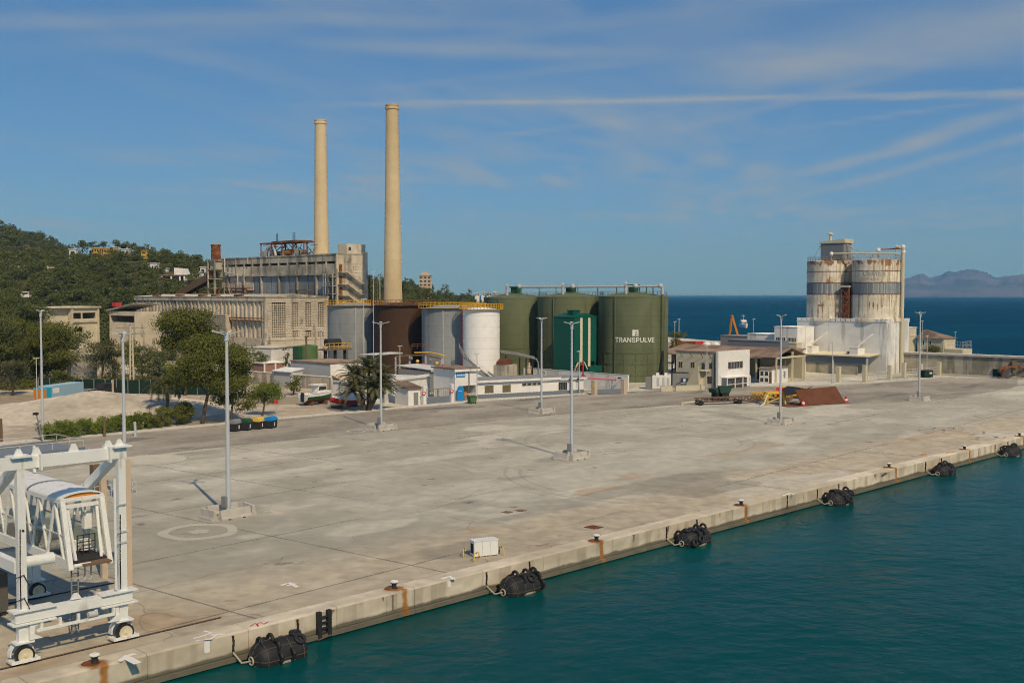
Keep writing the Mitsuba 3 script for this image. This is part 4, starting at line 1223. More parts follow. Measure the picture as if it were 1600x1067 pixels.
# red container and round white tanks beyond the warehouse roof
for (px, Y, L, col, lab) in ((1075, 300, 8.5, 'mat_rust', 'dark red container seen over the warehouse roof'), (1095, 296, 3.2, 'mat_red', 'short bright red container right of the dark red one'), (1138, 297, 3, 'mat_pinkish', 'small faded red container beside the crane')):
    q = C(px, Y); F = frame(q, yaw=math.radians(-45))
    k = thing('container', lab, 'container')
    part(k, 'body', MB(F).box(-L/2, L/2, 0, 2.5, 3.4, 6.2), col)
    for i in range(int(L/.8)):
        part(k, 'corrugation', MB(F).box(-L/2+.2+i*.8, -L/2+.5+i*.8, -.05, 0, 3.5, 6.1), col)
    part(k, 'support', MB(F).box(-L/2, L/2, .1, 2.4, 0, 3.4), 'mat_dark')
for (px, lab) in ((1104, 'left round white tank behind the warehouse ridge'), (1117, 'right round white tank behind the warehouse ridge')):
    q = C(px, 280)
    k = thing('round_tank', lab, 'tank')
    part(k, 'shell', MB().lathe([(1.35, 0), (1.35, 5.6), (1.2, 6.3), (.7, 6.8), (.01, 7.0)], q, 24), 'mat_white', 40)
    part(k, 'band', MB().lathe([(1.35, 5.5), (1.42, 5.5), (1.42, 5.65), (1.35, 5.65)], q, 24), 'mat_lightgrey')

# white yacht far out
q = C(1162, 690, SEA)
F = frame(q, yaw=math.radians(225), z=SEA)
k = thing('yacht', 'small white motor yacht on the blue sea', 'boat')
hull = []
for x, w, z in ((-6, 2.3, 1.7), (-2, 2.5, 1.9), (2, 2.3, 2.2), (5, 1.2, 2.7), (6.6, .05, 3.0)):
    hull.append([[x, -w, z], [x, -w*.75, -.3], [x, w*.75, -.3], [x, w, z]])
hv = np.array(hull).reshape(-1, 3); hf = []
for i in range(4):
    for j in range(4):
        hf.append([i*4+j, i*4+(j+1) % 4, (i+1)*4+(j+1) % 4, (i+1)*4+j])
hf.append([0, 1, 2, 3])
part(k, 'hull', MB(F).add(hv, hf), 'mat_white')
part(k, 'cabin', MB(F).side([(-4, 2), (3, 2.1), (1.8, 4.1), (-4, 4.1)], -1.8, 1.8), 'mat_white')
part(k, 'cabin_window', MB(F).side([(-3.2, 3.0), (2.6, 3.0), (2.1, 3.7), (-3.2, 3.7)], -1.83, 1.83), 'mat_glassdark')
part(k, 'flybridge', MB(F).box(-3.5, .6, -1.6, 1.6, 4.1, 4.9), 'mat_white')
part(k, 'mast', MB(F).beam([-1.5, 0, 4.9], [-1.5, 0, 8.4], .14).box(-1.7, -1.3, -1.3, 1.3, 7.2, 7.35), 'mat_white')
part(k, 'mast', MB(F).beam([-3.4, -1.5, 4.9], [-3.2, 1.5, 6.6], .1), 'mat_orange')

# containers and low walls at the foot of the right green tank
A, B = G(1019, 608), G(1047, 608.5); F = frame(A, B); L = np.linalg.norm(B-A)
k = thing('site_cabin', 'white site cabin with vents on its roof before the right green tank', 'cabin')
part(k, 'body', MB(F).box(0, L, 0, 2.4, .1, 2.7), 'mat_white')
for x0 in (.7, L-1.2):
    part(k, 'roof_vent', MB(F).box(x0, x0+.6, .6, 1.2, 2.7, 3.3), 'mat_white')
for x0 in (L*.25, L*.55, L*.82):
    part(k, 'shutter', MB(F).box(x0, x0+.5, -.04, 0, .6, 2.3), 'mat_lightgrey')
part(k, 'side_panel', MB(F).box(-1.4, -.02, .2, 2.2, .1, 2.3), 'mat_grey')
A, B = G(1051, 605), G(1076, 605); F = frame(A, B); L = np.linalg.norm(B-A)
k = thing('container', 'grey container with dark blue sign', 'container')
part(k, 'body', MB(F).box(0, L, 0, 2.4, .1, 2.9), 'mat_grey')
part(k, 'lid', MB(F).box(-.05, L+.05, -.05, 2.45, 2.9, 3.0), 'mat_dark')
sg_ = part(k, 'sign', MB(F).box(L*.5, L*.96, -.08, -.005, .25, 1.9), 'mat_navy')
part(sg_, 'emblem', MB(F).box(L*.5+.52, L*.5+.98, -.10, -.082, 1.15, 1.75), 'mat_paint')
rt = np.array([F[0, 0], F[1, 0], 0]); out = -np.array([F[0, 1], F[1, 1], 0])
part(sg_, 'lettering', wall_text('TRANSPULVE', .20, (F @ [L*.73, -.082, 0, 1])[:3], rt, .74, out), 'mat_paint')
for (a0, b0, lab) in (((1033, 611.5), (1051, 611), 'short cream parapet wall left of the gap'), ((1056, 611), (1101, 609.5), 'longer cream parapet wall before the port office')):
    A, B = G(*a0), G(*b0); F = frame(A, B); L = np.linalg.norm(B-A)
    k = thing('low_wall', lab, 'wall')
    part(k, 'wall', MB(F).box(0, L, 0, .3, 0, 1.0), 'mat_cream')
    part(k, 'coping', MB(F).box(-.05, L+.05, -.05, .35, 1.0, 1.08), 'mat_concrete')
p = C(1050, 232)
k = thing('pipe_rack', 'dark steel pipe rack with ladder right of the green tank', 'rack')
m = MB()
for x in (0, 1.2, 2.4):
    m.beam(p+[x, 0, 0], p+[x, 0, 6.4], .25)
for z in (1.5, 3.2, 4.8, 6.2):
    m.beam(p+[0, 0, z], p+[2.4, 0, z], .18)
part(k, 'frame', m, 'mat_dark')
part(k, 'hose', MB().tube([p+[.6, -.3, 6.2], p+[1.0, -.4, 3.5], p+[1.8, -.3, 1.8], p+[2.0, -.3, .1]], .22), 'mat_black', 40)

# ------------------------------------------------------------------ machinery laid out on the apron
def lattice(a, b, w, n, t=.1):
    """lattice boom between a and b with square section w"""
    a, b = np.asarray(a, float), np.asarray(b, float)
    d = (b-a)/np.linalg.norm(b-a); s = np.cross(d, UP); s /= np.linalg.norm(s)
    m = MB()
    cs = [s*i*w/2+UP*j*w/2 for i, j in ((-1, -1), (1, -1), (1, 1), (-1, 1))]
    for c in cs:
        m.beam(a+c, b+c, t*1.5)
    for i in range(n):
        p0, p1 = a+(b-a)*i/n, a+(b-a)*(i+1)/n
        for q in range(4):
            m.beam(p0+cs[q], p1+cs[(q+1) % 4], t) if i % 2 else m.beam(p0+cs[(q+1) % 4], p1+cs[q], t)
    return m


A, B = G(1086, 633)+[0, 0, .85], G(1192, 629)+[0, 0, .85]
k = thing('lattice_boom', 'long rust brown lattice boom lying on wheels across the apron', 'boom')
part(k, 'lattice', lattice(A, B, .75, 22, .10), 'mat_oldwood')
part(k, 'deck', MB(frame(A, B)).box(.4, np.linalg.norm(B-A)*.75, -.6, .6, .45, .55), 'mat_oldwood')
for t in (.06, .62):
    q = A+(B-A)*t; F = frame(q, B)
    for s1 in (-1, 1):
        m = MB(F); m.tube([(0, s1*.85, .42), (0, s1*.55, .42)], .42, 14)
        part(k, 'wheel', m, 'mat_black', 40)
part(k, 'drawbar', MB().beam(A+[0, 0, -.2], G(1066, 633)+[0, 0, .4], .2).beam(G(1066, 633)+[0, 0, .5], G(1066, 633), .3), 'mat_stripe')
for (px, py, w, h, yw, lab) in ((1122, 622, 2.6, 1.2, .1, 'left green tipping skip on the lattice boom'), (1134, 622.5, 2.1, 2.0, -.5, 'right green skip tipped up beside the other skip')):
    F = frame(G(px, py+3), yaw=yw-.3)
    k = thing('skip', lab, 'skip')
    part(k, 'bin', MB(F).side([(-w/2, 1.4), (w/2-.5, 1.4), (w/2, 1.4+h*.6), (-w/2-.3, 1.4+h*.55)], -.9, .9), 'mat_skip')
    part(k, 'rim', MB(F).box(-w/2-.35, w/2+.05, -.95, .95, 1.4+h*.55, 1.5+h*.55), 'mat_skip')
    part(k, 'foot', MB(F).box(-w/2+.3, w/2-.6, -.7, .7, 0, 1.4), 'mat_dark')
A, B = G(1176, 629)+[0, 0, 1.2], G(1248, 622)+[0, 0, 1.2]
k = thing('lattice_boom', 'yellow lattice boom lying behind the lamp post', 'boom')
part(k, 'lattice', lattice(A, B, 1.0, 16, .12), 'mat_yellow')
part(k, 'head', MB(frame(B, A)).box(-1.5, 1, -1.0, 1.0, .2, 1.9), 'mat_yellow')
k = thing('spreader', 'yellow steel frame with chains on the apron left of the lamp post', 'frame')
A = G(1199, 633)
m = MB()
for x, y in ((0, 0), (2.6, -2), (1.2, 1.4), (3.8, -.6)):
    m.beam(A+[x, y, 0], A+[x*.9, y*.9, 2.1], .25)
for x, y, x2, y2 in ((0, 0, 2.6, -2), (2.6, -2, 3.8, -.6), (3.8, -.6, 1.2, 1.4), (1.2, 1.4, 0, 0)):
    m.beam(A+[x*.9, y*.9, 2.1], A+[x2*.9, y2*.9, 2.1], .28); m.beam(A+[x, y, .5], A+[x2, y2, 1.6], .14)
part(k, 'frame', m, 'mat_chrome_yellow')
part(k, 'chain', MB().tube([A+[-4, -1, .1], A+[-2, -.6, .5], A+[0, 0, 1.8]], .14, 6), 'mat_stripe', 40)
A = G(1222, 626)
k = thing('winch', 'red and yellow winch unit between the boom and the rusty plate', 'winch')
part(k, 'drum', MB(frame(A, yaw=.4)).tube([(0, -1, 1.5), (0, 1, 1.5)], .9, 16), 'mat_red', 40)
part(k, 'stand', MB(frame(A, yaw=.4)).box(-1.3, 1.3, -1.2, -.9, 0, 1.9).box(-1.3, 1.3, .9, 1.2, 0, 1.9).box(1.2, 4.2, -1, 1, .8, 2.3), 'mat_yellow')
part(k, 'base', MB(frame(A, yaw=.4)).box(-1.6, 6, -1.4, 1.4, 0, .8), 'mat_oldwood')
# rusty hopper side leaning on the ground
A, B = G(1254, 635), G(1321, 630); F = frame(A, B); L = np.linalg.norm(B-A)
k = thing('steel_plate', 'big rusty steel plate structure leaning between two red cones', 'plate')
part(k, 'plate', MB(F).add([[0, 0, .1], [L, 0, .1], [L*.92, 1.5, 2.95], [-.3, 1.5, 2.75], [0, .12, .05], [L, .12, .05], [L*.92, 1.62, 2.9], [-.3, 1.62, 2.7]], [[0, 1, 2, 3], [5, 4, 7, 6], [3, 2, 6, 7], [0, 3, 7, 4], [1, 5, 6, 2], [0, 4, 5, 1]]), 'mat_darkrust')
for x in np.linspace(.6, L-.8, 5):
    part(k, 'rib', MB(F).beam([x, .1, .2], [x, 3.4, .15], .18, .3), 'mat_rust')
part(k, 'base_sheet', MB(F).box(-3, L+1.2, .3, 3.6, .02, .12), 'mat_darkrust')
part(k, 'back_strut', MB(F).beam([L*.3, 3.5, .1], [L*.3, 1.65, 2.6], .2), 'mat_rust')
part(k, 'tarpaulin', MB(F).add([[-1.6, 2.0, 1.7], [L*.3, 2.2, 2.4], [L*.5, 2.6, 3.1], [L*.5, 3.6, 2.5], [0, 3.5, 3.3], [-1.8, 3.2, 2.7]], [[0, 1, 2], [0, 2, 3], [0, 3, 4], [0, 4, 5]]), 'mat_black')
for (px, py, lab) in ((1254.5, 634.5, 'red traffic cone at the left foot of the rusty plate'), (1321.5, 629.5, 'red traffic cone at the right end of the rusty plate')):
    q = G(px, py)
    k = thing('traffic_cone', lab, 'cone')
    part(k, 'cone', MB().lathe([(.42, .06), (.12, 1.2), (.01, 1.22)], q, 14), 'mat_red', 40)
    part(k, 'base', MB().cbox(q+[0, 0, .04], (1.0, 1.0, .08)), 'mat_red')
    part(k, 'white_band', MB().lathe([(.335, .42), (.25, .72)], q+[0, 0, .01], 14), 'mat_paint', 40)

# ------------------------------------------------------------------ breakwater and what lies beyond
k = thing('breakwater_wall', 'long grey concrete breakwater wall behind the apron', 'wall')
y = 2.0
i = 0
while y < SY+2:
    part(k, 'panel', MB().box(256.2, 258.6, y+.02, min(y+5.95, SY+2), -1, 4.55+.03*math.sin(i*3.3)), 'mat_grimy')
    part(k, 'coping', MB().box(255.8, 259, y+.02, min(y+5.98, SY+2), 4.62, 5.1), 'mat_concrete')
    y += 6; i += 1
part(k, 'footing', MB().box(255.2, 256.15, 2, SY-.6, -1, .35), 'mat_concrete')
# house with brown roof past the wall
A, B = C(1433, 318), C(1474, 312); F = frame(A, B); L = np.linalg.norm(B-A)
k = thing('house', 'low cream house with brown hipped roof beyond the breakwater', 'house')
part(k, 'wall', MB(F).box(0, L, 0, 7, 0, 6.6), 'mat_cream')
part(k, 'roof', MB(F).add([[-.5, -.5, 6.5], [L+.5, -.5, 6.5], [L+.5, 7.5, 6.5], [-.5, 7.5, 6.5], [.2, 3.5, 8.9], [L*.12, 3.5, 8.9]], [[0, 1, 5, 4], [2, 3, 4, 5], [3, 0, 4, 4], [1, 2, 5, 5], [0, 3, 2, 1]]), 'mat_roof_brown')
for x0 in (1.2, 3.4):
    window(k, F, x0, x0+.9, 4.6, 5.7, 'mat_white')
part(k, 'terrace', MB(F).box(L+.1, L+5.5, .3, 6, 0, 3.6), 'mat_cream')
part(k, 'terrace_rail', rail_line([(F @ [L+.2, .4, 3.6, 1])[:3], (F @ [L+5.4, .4, 3.6, 1])[:3], (F @ [L+5.4, 5.8, 3.6, 1])[:3]], 2.2, .8, .06, (.5, 1)), 'mat_lightgrey')
A, B = C(1420, 318), C(1433, 318); F = frame(A, B); L = np.linalg.norm(B-A)
k = thing('house', 'narrow pale pink house left of the brown roofed one', 'house')
part(k, 'wall', MB(F).box(-2, L, 1, 7, 0, 9.4), 'mat_cream')
part(k, 'roof', MB(F).box(-2.2, L+.2, .8, 7.2, 9.4, 9.6), 'mat_white')
part(k, 'ledge', MB(F).box(-2.1, L+.1, .8, 1, 7.1, 7.3), 'mat_white')
rnd = random.Random(8)
for i in range(7):
    q = C(1504+rnd.random()*34, 326+rnd.random()*10, SEA)
    m = trimesh.creation.icosphere(2, 1)
    v = m.vertices*(1+.35*(meshkit.noise(m.vertices*1.4+i*9)[:, None]-.5))
    r = 1.0+1.6*rnd.random()
    single('shore_rock', MB().add(v*[r, r*.9, r*.8]+q+[0, 0, .5], m.faces), 'mat_concrete', 'pale boulder on the shore past the breakwater', 'rock', 'pale boulders on the shore past the breakwater')
# fence posts and wire before the silo house
prev = None
for (px, py, h, lab) in ((1310, 598, 3.4, 'first cream concrete post before the silo canopy'), (1351, 597, 3.6, 'second cream concrete post, at the canopy corner'), (1390, 593.5, 3.2, 'third cream concrete post before the silo house'), (1412, 590, 3.4, 'fourth cream concrete post at the silo house corner'), (1438, 588, 2.8, 'fifth cream concrete post past the silo house'), (1467, 586, 3.0, 'last cream concrete post near the breakwater')):
    q = G(px, py)
    single('gate_post', MB(frame(q, yaw=0)).box(-.4, .4, -.4, .4, 0, h).box(-.45, .45, -.45, .45, h, h+.1), 'mat_cream', lab, 'post')
    if prev is not None and px != 1351:
        kf = thing('fence', {1390: 'wire fence between the second and third cream posts', 1412: 'wire fence between the third and fourth cream posts', 1438: 'wire fence between the fourth and fifth cream posts', 1467: 'wire fence between the last two cream posts'}[px], 'fence')
        part(kf, 'rail', rail_line([prev, q], 1.9, 1.2, .07, (.3, .65, 1)), 'mat_lightgrey')
    prev = q
single('pavement_slab', MB().prism([tuple(G(a, b0)[:2]) for a, b0 in ((1165, 604), (1318, 600), (1314, 596), (1180, 599))], -.05, .12), 'mat_concrete', 'raised concrete strip before the shelter', 'kerb')
for (px, py, w, h, lab) in ((1451, 590, 2.2, 1.6, 'dark green steel cabinet below the breakwater'), (1563, 590.5, 1.6, 1.9, 'dark green box beside the rusty grab')):
    F = frame(G(px, py), yaw=-.6)
    k = thing('steel_box', lab, 'box')
    part(k, 'body', MB(F).box(-w/2, w/2, 0, 1.6, .1, h), 'mat_netting')
    part(k, 'lid', MB(F).box(-w/2-.06, w/2+.06, -.06, 1.66, h, h+.08), 'mat_dark')
    part(k, 'label_plate', MB(F).box(w*.1, w*.4, -.02, 0, h*.5, h*.8), 'mat_lightgrey')
# rusty clamshell grab
q = G(1583, 592)
k = thing('grab', 'rusty orange peel grab lying on the apron near the breakwater', 'grab')
F = frame(q, yaw=-.75)
for s1, n in ((-1, 'jaw'), (1, 'jaw')):
    for y in (-.8, .8):
        pts = [(s1*(.5+2.2*math.sin(t)), y, 1.55+1.25*math.cos(t)) for t in np.linspace(.15, 2.7, 10)]
        part(k, n, MB(F).tube(pts, np.linspace(.28, .12, 10), 8), 'mat_rust', 40)
part(k, 'head', MB(F).box(-.7, .7, -.9, .9, 2.5, 3.5).box(-.35, .35, -.4, .4, 1.2, 2.5), 'mat_oldwood')
part(k, 'pulley', MB(F).tube([(0, -.5, 3.6), (0, .5, 3.6)], .6, 14), 'mat_oldwood', 40)


# ------------------------------------------------------------------ works between road and power station
def wallbox(name, lab, cat, pa, pb, h, d, m, roof=None, rm='mat_roof_brown', holes=None):
    A, B = G(*pa), G(*pb); F = frame(A, B); L = float(np.linalg.norm(B-A))
    k = thing(name, lab, cat)
    part(k, 'wall', room(MB(F), L, d, h, holes(L)) if holes else MB(F).box(0, L, 0, d, -.02, h), m)
    if roof == 'flat':
        part(k, 'roof', MB(F).box(-.3, L+.3, -.3, d+.2, h, h+.22), rm)
    elif roof == 'shed':
        part(k, 'roof', MB(F).endx([(-.4, h+.02), (d+.2, h+.6), (d+.2, h+.75), (-.4, h+.17)], -.25, L+.25), rm)
    elif roof == 'gable':
        part(k, 'roof', MB(F).side([(-.3, h), (L+.3, h), (L+.3, h+.12), (L/2, h+.9), (-.3, h+.12)], -.3, d+.3), rm)
    return k, F, L


# long white office along the road
k, F, L = wallbox('gate_office', 'long low white office with grey plinth and brown shutters along the road', 'building', (745, 623), (871, 616.5), 3.0, 7, 'mat_white')
part(k, 'roof', MB(F).box(-.5, L+.4, -.6, 8.5, 3.0, 3.3), 'mat_grey')
part(k, 'fascia', MB(F).box(-.55, L+.4, -.66, -.6, 2.95, 3.36), 'mat_white')
part(k, 'plinth', MB(F).box(-.03, L, -.06, 0, 0, .75), 'mat_bluegrey')
fx = lambda px: (px-745)/126.0*L
for a0, a1 in ((757.5, 769.5), (784.5, 796)):
    window(k, F, fx(a0), fx(a1), 1.05, 2.25, 'mat_bronze', 'mat_bronze', bars=5)
for a0 in (814.5, 822.5, 830.5, 838.5):
    window(k, F, fx(a0), fx(a0+6.5), 2.0, 2.45, 'mat_lightgrey', bars=0)
k, F, L = wallbox('gate_office', 'white annexe with barred doorway at the right end of the long white office', 'building', (871, 616.5), (912, 614.3), 2.8, 6, 'mat_white')
part(k, 'roof', MB(F).box(-4.2, L+.5, -.5, 7, 2.8, 3.1), 'mat_white')
part(k, 'roof_sheet', MB(F).box(-4.0, L+.4, -.2, 7, 3.1, 3.16), 'mat_grey')
part(k, 'plinth', MB(F).box(0, L, -.06, 0, 0, .75), 'mat_bluegrey')
window(k, F, .3, 2.1, .9, 2.3, 'mat_grey', 'mat_glassdark', bars=4)
for x in (2.6, 4.4):
    part(k, 'bracket', MB(F).tube([(x, -.5, .2), (x, -.5, 3.6)], .06).box(x-.35, x+.35, -.7, -.3, 2.7, 3.0), 'mat_dark')
# white boundary wall behind, red pipe, peach posts and sliding gate
k, F, L = wallbox('boundary_wall', 'long white boundary wall at the foot of the green tanks', 'wall', (818, 597), (981, 611), 3.1, .35, 'mat_wall')
part(k, 'coping', MB(F).box(0, L, -.06, .42, 3.1, 3.2), 'mat_concrete')
for x in (L*.22, L*.62, L*.95):
    part(k, 'lamp_bracket', MB(F).beam([x, -.02, 2.3], [x, -.8, 2.6], .1).box(x-.2, x+.2, -1.1, -.6, 2.45, 2.7), 'mat_dark')
A = G(913, 613)
pk = thing('red_pipe', 'faded red pipe on posts before the white boundary wall', 'pipe')
P0, P1 = G(905, 613)+[0, 0, 2.95], G(962, 613)+[0, 0, 2.55]
part(pk, 'pipe', MB().tube([P0, P1], .24, 8), 'mat_pinkish', 40)
for t in (.1, .9):
    q = P0+(P1-P0)*t
    part(pk, 'post', MB().beam(q, q*[1, 1, 0], .16), 'mat_grey')
part(pk, 'flange', MB().tube([P1, P1+(P1-P0)*.01], .36, 10), 'mat_red', 40)
part(pk, 'gantry_post', MB().beam(G(911, 613), G(911, 613)+[0, 0, 6.2], .22).beam(G(911, 613)+[0, 0, 5.6], G(897, 611)+[0, 0, 4.4], .14), 'mat_red')
for (px, py, lab) in ((928.5, 617, 'left peach gate post with yellow plate'), (974.5, 615.5, 'right peach gate post at the end of the sliding gate')):
    q = G(px, py); kk = thing('gate_pillar', lab, 'post')
    part(kk, 'pillar', MB(frame(q, yaw=0)).box(-.42, .42, -.42, .42, 0, 2.7), 'mat_peach')
    part(kk, 'cap', MB(frame(q, yaw=0)).box(-.48, .48, -.48, .48, 2.7, 2.8), 'mat_peach')
    if px < 950:
        part(kk, 'plate', MB(frame(q, yaw=0)).box(-.47, -.43, -.25, .2, 1.5, 1.9), 'mat_chrome_yellow')
A, B = G(931, 616.5), G(971.5, 615.5); F = frame(A, B); L = np.linalg.norm(B-A)
k = thing('sliding_gate', 'grey sliding gate between the two peach posts', 'gate')
part(k, 'panel', MB(F).box(0, L, 0, .08, .15, 1.0), 'mat_bluegrey')
part(k, 'mesh_bar', rail_line([(F @ [0, .04, 1.0, 1])[:3], (F @ [L, .04, 1.0, 1])[:3]], .9, .5, .05, (1,)), 'mat_lightgrey')

# main double gate with its posts and the little white kiosk
for (px, py, lab) in ((662.5, 633, 'left white gate post with round red sign by the kiosk'), (706, 629, 'right white gate post with round red sign beside the blue panel')):
    q = G(px, py); kk = thing('gate_pillar', lab, 'post')
    part(kk, 'pillar', MB(frame(q, yaw=-.1)).box(-.3, .3, -.3, .3, 0, 3.3), 'mat_white')
    a = toward_cam(q)
    d = np.array([math.cos(a), math.sin(a), 0])
    sg2 = part(kk, 'sign_disc', MB().tube([q+d*.46+[0, 0, 2.1], q+d*.50+[0, 0, 2.1]], .34, 18), 'mat_red', 40)
    part(sg2, 'sign_centre', MB().tube([q+d*.51+[0, 0, 2.1], q+d*.53+[0, 0, 2.1]], .19, 18), 'mat_white', 40)
A, B = G(665.5, 632), G(703, 629.5); F = frame(A, B); L = np.linalg.norm(B-A)
k = thing('double_gate', 'grey blue steel double gate at the works entrance', 'gate')
for x0, x1 in ((.05, L/2-.04), (L/2+.04, L-.05)):
    lf = part(k, 'leaf', MB(F).box(x0, x1, 0, .08, .1, 1.2), 'mat_bluegrey')
    part(lf, 'frame', MB(F).box(x0, x1, -.02, .1, 2.6, 2.72).box(x0, x0+.12, -.02, .1, .1, 2.6).box(x1-.12, x1, -.02, .1, .1, 2.6).box(x0, x1, -.02, .1, 1.2, 1.3), 'mat_grey')
    part(lf, 'bar', rail_line([(F @ [x0, .04, 1.3, 1])[:3], (F @ [x1, .04, 1.3, 1])[:3]], 1.3, .42, .045, (1,)), 'mat_grey')
k, F, L = wallbox('kiosk', 'small white kiosk with brown tiled roof beside the gate', 'kiosk', (638, 634), (658, 632.5), 2.9, 4.2, 'mat_white')
part(k, 'roof', MB(F).endx([(-.35, 2.85), (4.5, 3.7), (4.5, 3.85), (-.35, 3.0)], -.3, L+.3), 'mat_roof_brown')
part(k, 'door', MB(F).box(L*.42, L*.42+.9, -.05, .01, .05, 2.2), 'mat_grey')
for i in range(9):
    part(k, 'tile_row', MB(F).endx([(-.4, 3.0), (4.5, 3.86), (4.5, 3.95), (-.4, 3.09)], -.2+i*(L+.4)/9, -.2+i*(L+.4)/9+.18), 'mat_roof_brown')
# building with the blue sign
k, F, L = wallbox('pump_house', 'white pump house with a blue sign behind the gate', 'building', (711, 626), (746, 623.5), 5.6, 7, 'mat_white', holes=lambda L: [(.9, L-.35, 0, 2.6)])
part(k, 'roof', MB(F).box(-.4, L+.3, -.5, 7.3, 5.6, 5.85), 'mat_roof_brown')
part(k, 'fascia', MB(F).box(-.4, L+.3, -.52, -.5, 5.2, 5.62), 'mat_white')
sg_ = part(k, 'sign', MB(F).box(.25, 2.15, -.12, -.02, 4.2, 5.0), 'mat_blue')
rt = np.array([F[0, 0], F[1, 0], 0]); out = -np.array([F[0, 1], F[1, 1], 0])
part(sg_, 'lettering', wall_text('endesa', .38, (F @ [1.2, -.125, 0, 1])[:3], rt, 4.42, out), 'mat_paint')
part(k, 'downpipe', MB(F).tube([(2.95, -.1, .1), (2.95, -.1, 5.2)], .06), 'mat_grey', 40)
A = G(720, 626.5); F2 = frame(A, G(726, 626.2))
k = thing('blue_panel', 'tall bright blue notice panel beside the gate post', 'sign')
part(k, 'board', MB(F2).box(-.65, .65, 0, .15, .1, 2.1).tube([(0, 0, 2.1), (0, .15, 2.1)], .65, 20), 'mat_blue')
part(k, 'lettering', wall_text('endesa', .2, (F2 @ [0, -.02, 0, 1])[:3], rt, 1.75, out), 'mat_paint')
A = G(726, 625.5)
k = thing('boom_barrier', 'white boom barrier with orange head beside the blue panel', 'barrier')
part(k, 'arm', MB().beam(A+[0, 0, 1.15], G(743, 624.5)+[0, 0, 1.15], .12), 'mat_paint')
part(k, 'head', MB(frame(A, yaw=-.1)).box(-.35, .35, -.3, .3, .8, 1.5), 'mat_orange')
part(k, 'post', MB(frame(A, yaw=-.1)).box(-.2, .2, -.2, .2, 0, .8), 'mat_grey')
F = frame(G(737.5, 630.5), yaw=-.12)
k = thing('wheeled_bin', 'green wheeled refuse bin before the pump house', 'bin')
part(k, 'body', MB(F).side([(-.55, .2), (.55, .2), (.75, 1.2), (-.75, 1.2)], -.5, .5), 'mat_midgreen')
part(k, 'lid', MB(F).box(-.8, .8, -.55, .55, 1.2, 1.32), 'mat_green')
for x in (-.45, .45):
    part(k, 'wheel', MB(F).tube([(x, -.5, .12), (x, -.35, .12)], .12, 10), 'mat_black', 40)
# grey workshop with pale roof behind the gate
k, F, L = wallbox('workshop', 'grey open workshop with pale sloping roof behind the gate', 'shed', (672, 613), (701, 609.5), 4.3, 8, 'mat_grey', 'shed', 'mat_lightgrey', lambda L: [(L*.58, L-.35, 0, 3.9)])
part(k, 'fascia', MB(F).box(-.25, L*.55, -.42, -.38, 4.0, 4.35), 'mat_lightgrey')
# low white building before the palms, with roof equipment behind it
k, F, L = wallbox('workshop', 'low white building with bare roof left of the kiosk', 'building', (585, 632), (671, 619), 3.6, 9, 'mat_wall', 'flat', 'mat_lightgrey')
part(k, 'door', MB(F).box(2, 3, -.05, .01, .1, 2.3), 'mat_grey')
part(k, 'parapet', MB(F).box(0, L, -.05, .2, 3.82, 4.2), 'mat_wall')
pk = thing('pipe_bridge', 'yellow and grey pipework rack before the brown tank', 'pipework')
P = [C(u, 236, z) for u, z in ((618, 5.6), (640, 5.9), (665, 6.0), (690, 5.2))]
part(pk, 'pipe', MB().tube(P, .18, 8), 'mat_oldwood', 40)
part(pk, 'pipe', MB().tube([q+[0.5, -1, .6] for q in P[1:]], .14, 8), 'mat_yellow', 40)
for q in P:
    part(pk, 'post', MB().beam(q, q*[1, 1, 0], .25), 'mat_lightgrey')
part(pk, 'platform', MB(frame(P[1], P[2])).box(0, 5, -1, 1, 1.4, 1.5), 'mat_yellow')
part(pk, 'platform_rail', rail_line([P[1]+[0, -.8, 1.5], P[2]+[0, -.8, 1.5]], 1.0, 1.0, .07), 'mat_rust')
for i in range(6):
    q = P[1]+(P[3]-P[1])*i/5
    part(pk, 'valve', trimesh.creation.icosphere(1, .4).apply_translation(q+[0, -.5, -.6-.5*(i % 3)]), ('mat_grey', 'mat_chrome_yellow', 'mat_red')[i % 3], True)

# grey shed with a white side, ochre lean-to
c1 = G(516, 607)
sx_, sy_ = c1[0], c1[1]
k = thing('shed', 'pale grey flat shed with brown stained roof before the left grey tank', 'shed')
ya, xb = on_x(454, sx_), on_y(575, sy_)
part(k, 'wall', MB().box(sx_, xb, sy_, ya, 0, 5.0), 'mat_lightgrey')
part(k, 'roof', MB().box(sx_-.2, xb+.2, sy_-.2, ya+.2, 5.0, 5.2), 'mat_roof_brown')
part(k, 'white_side', MB().box(sx_+.1, xb, sy_-.06, sy_-.01, .9, 4.9), 'mat_white')
k = thing('lean_to', 'low lean to with ochre sheet roof before the grey shed', 'shed')
part(k, 'roof', MB().endx([(sy_-3.4, 1.7), (sy_-.1, 2.6), (sy_-.1, 2.75), (sy_-3.4, 1.85)], sx_+.3, xb-.5), 'mat_peach')
part(k, 'wall', MB().box(sx_+.6, xb-.8, sy_-3.1, sy_-2.9, 0, 1.7), 'mat_wall')
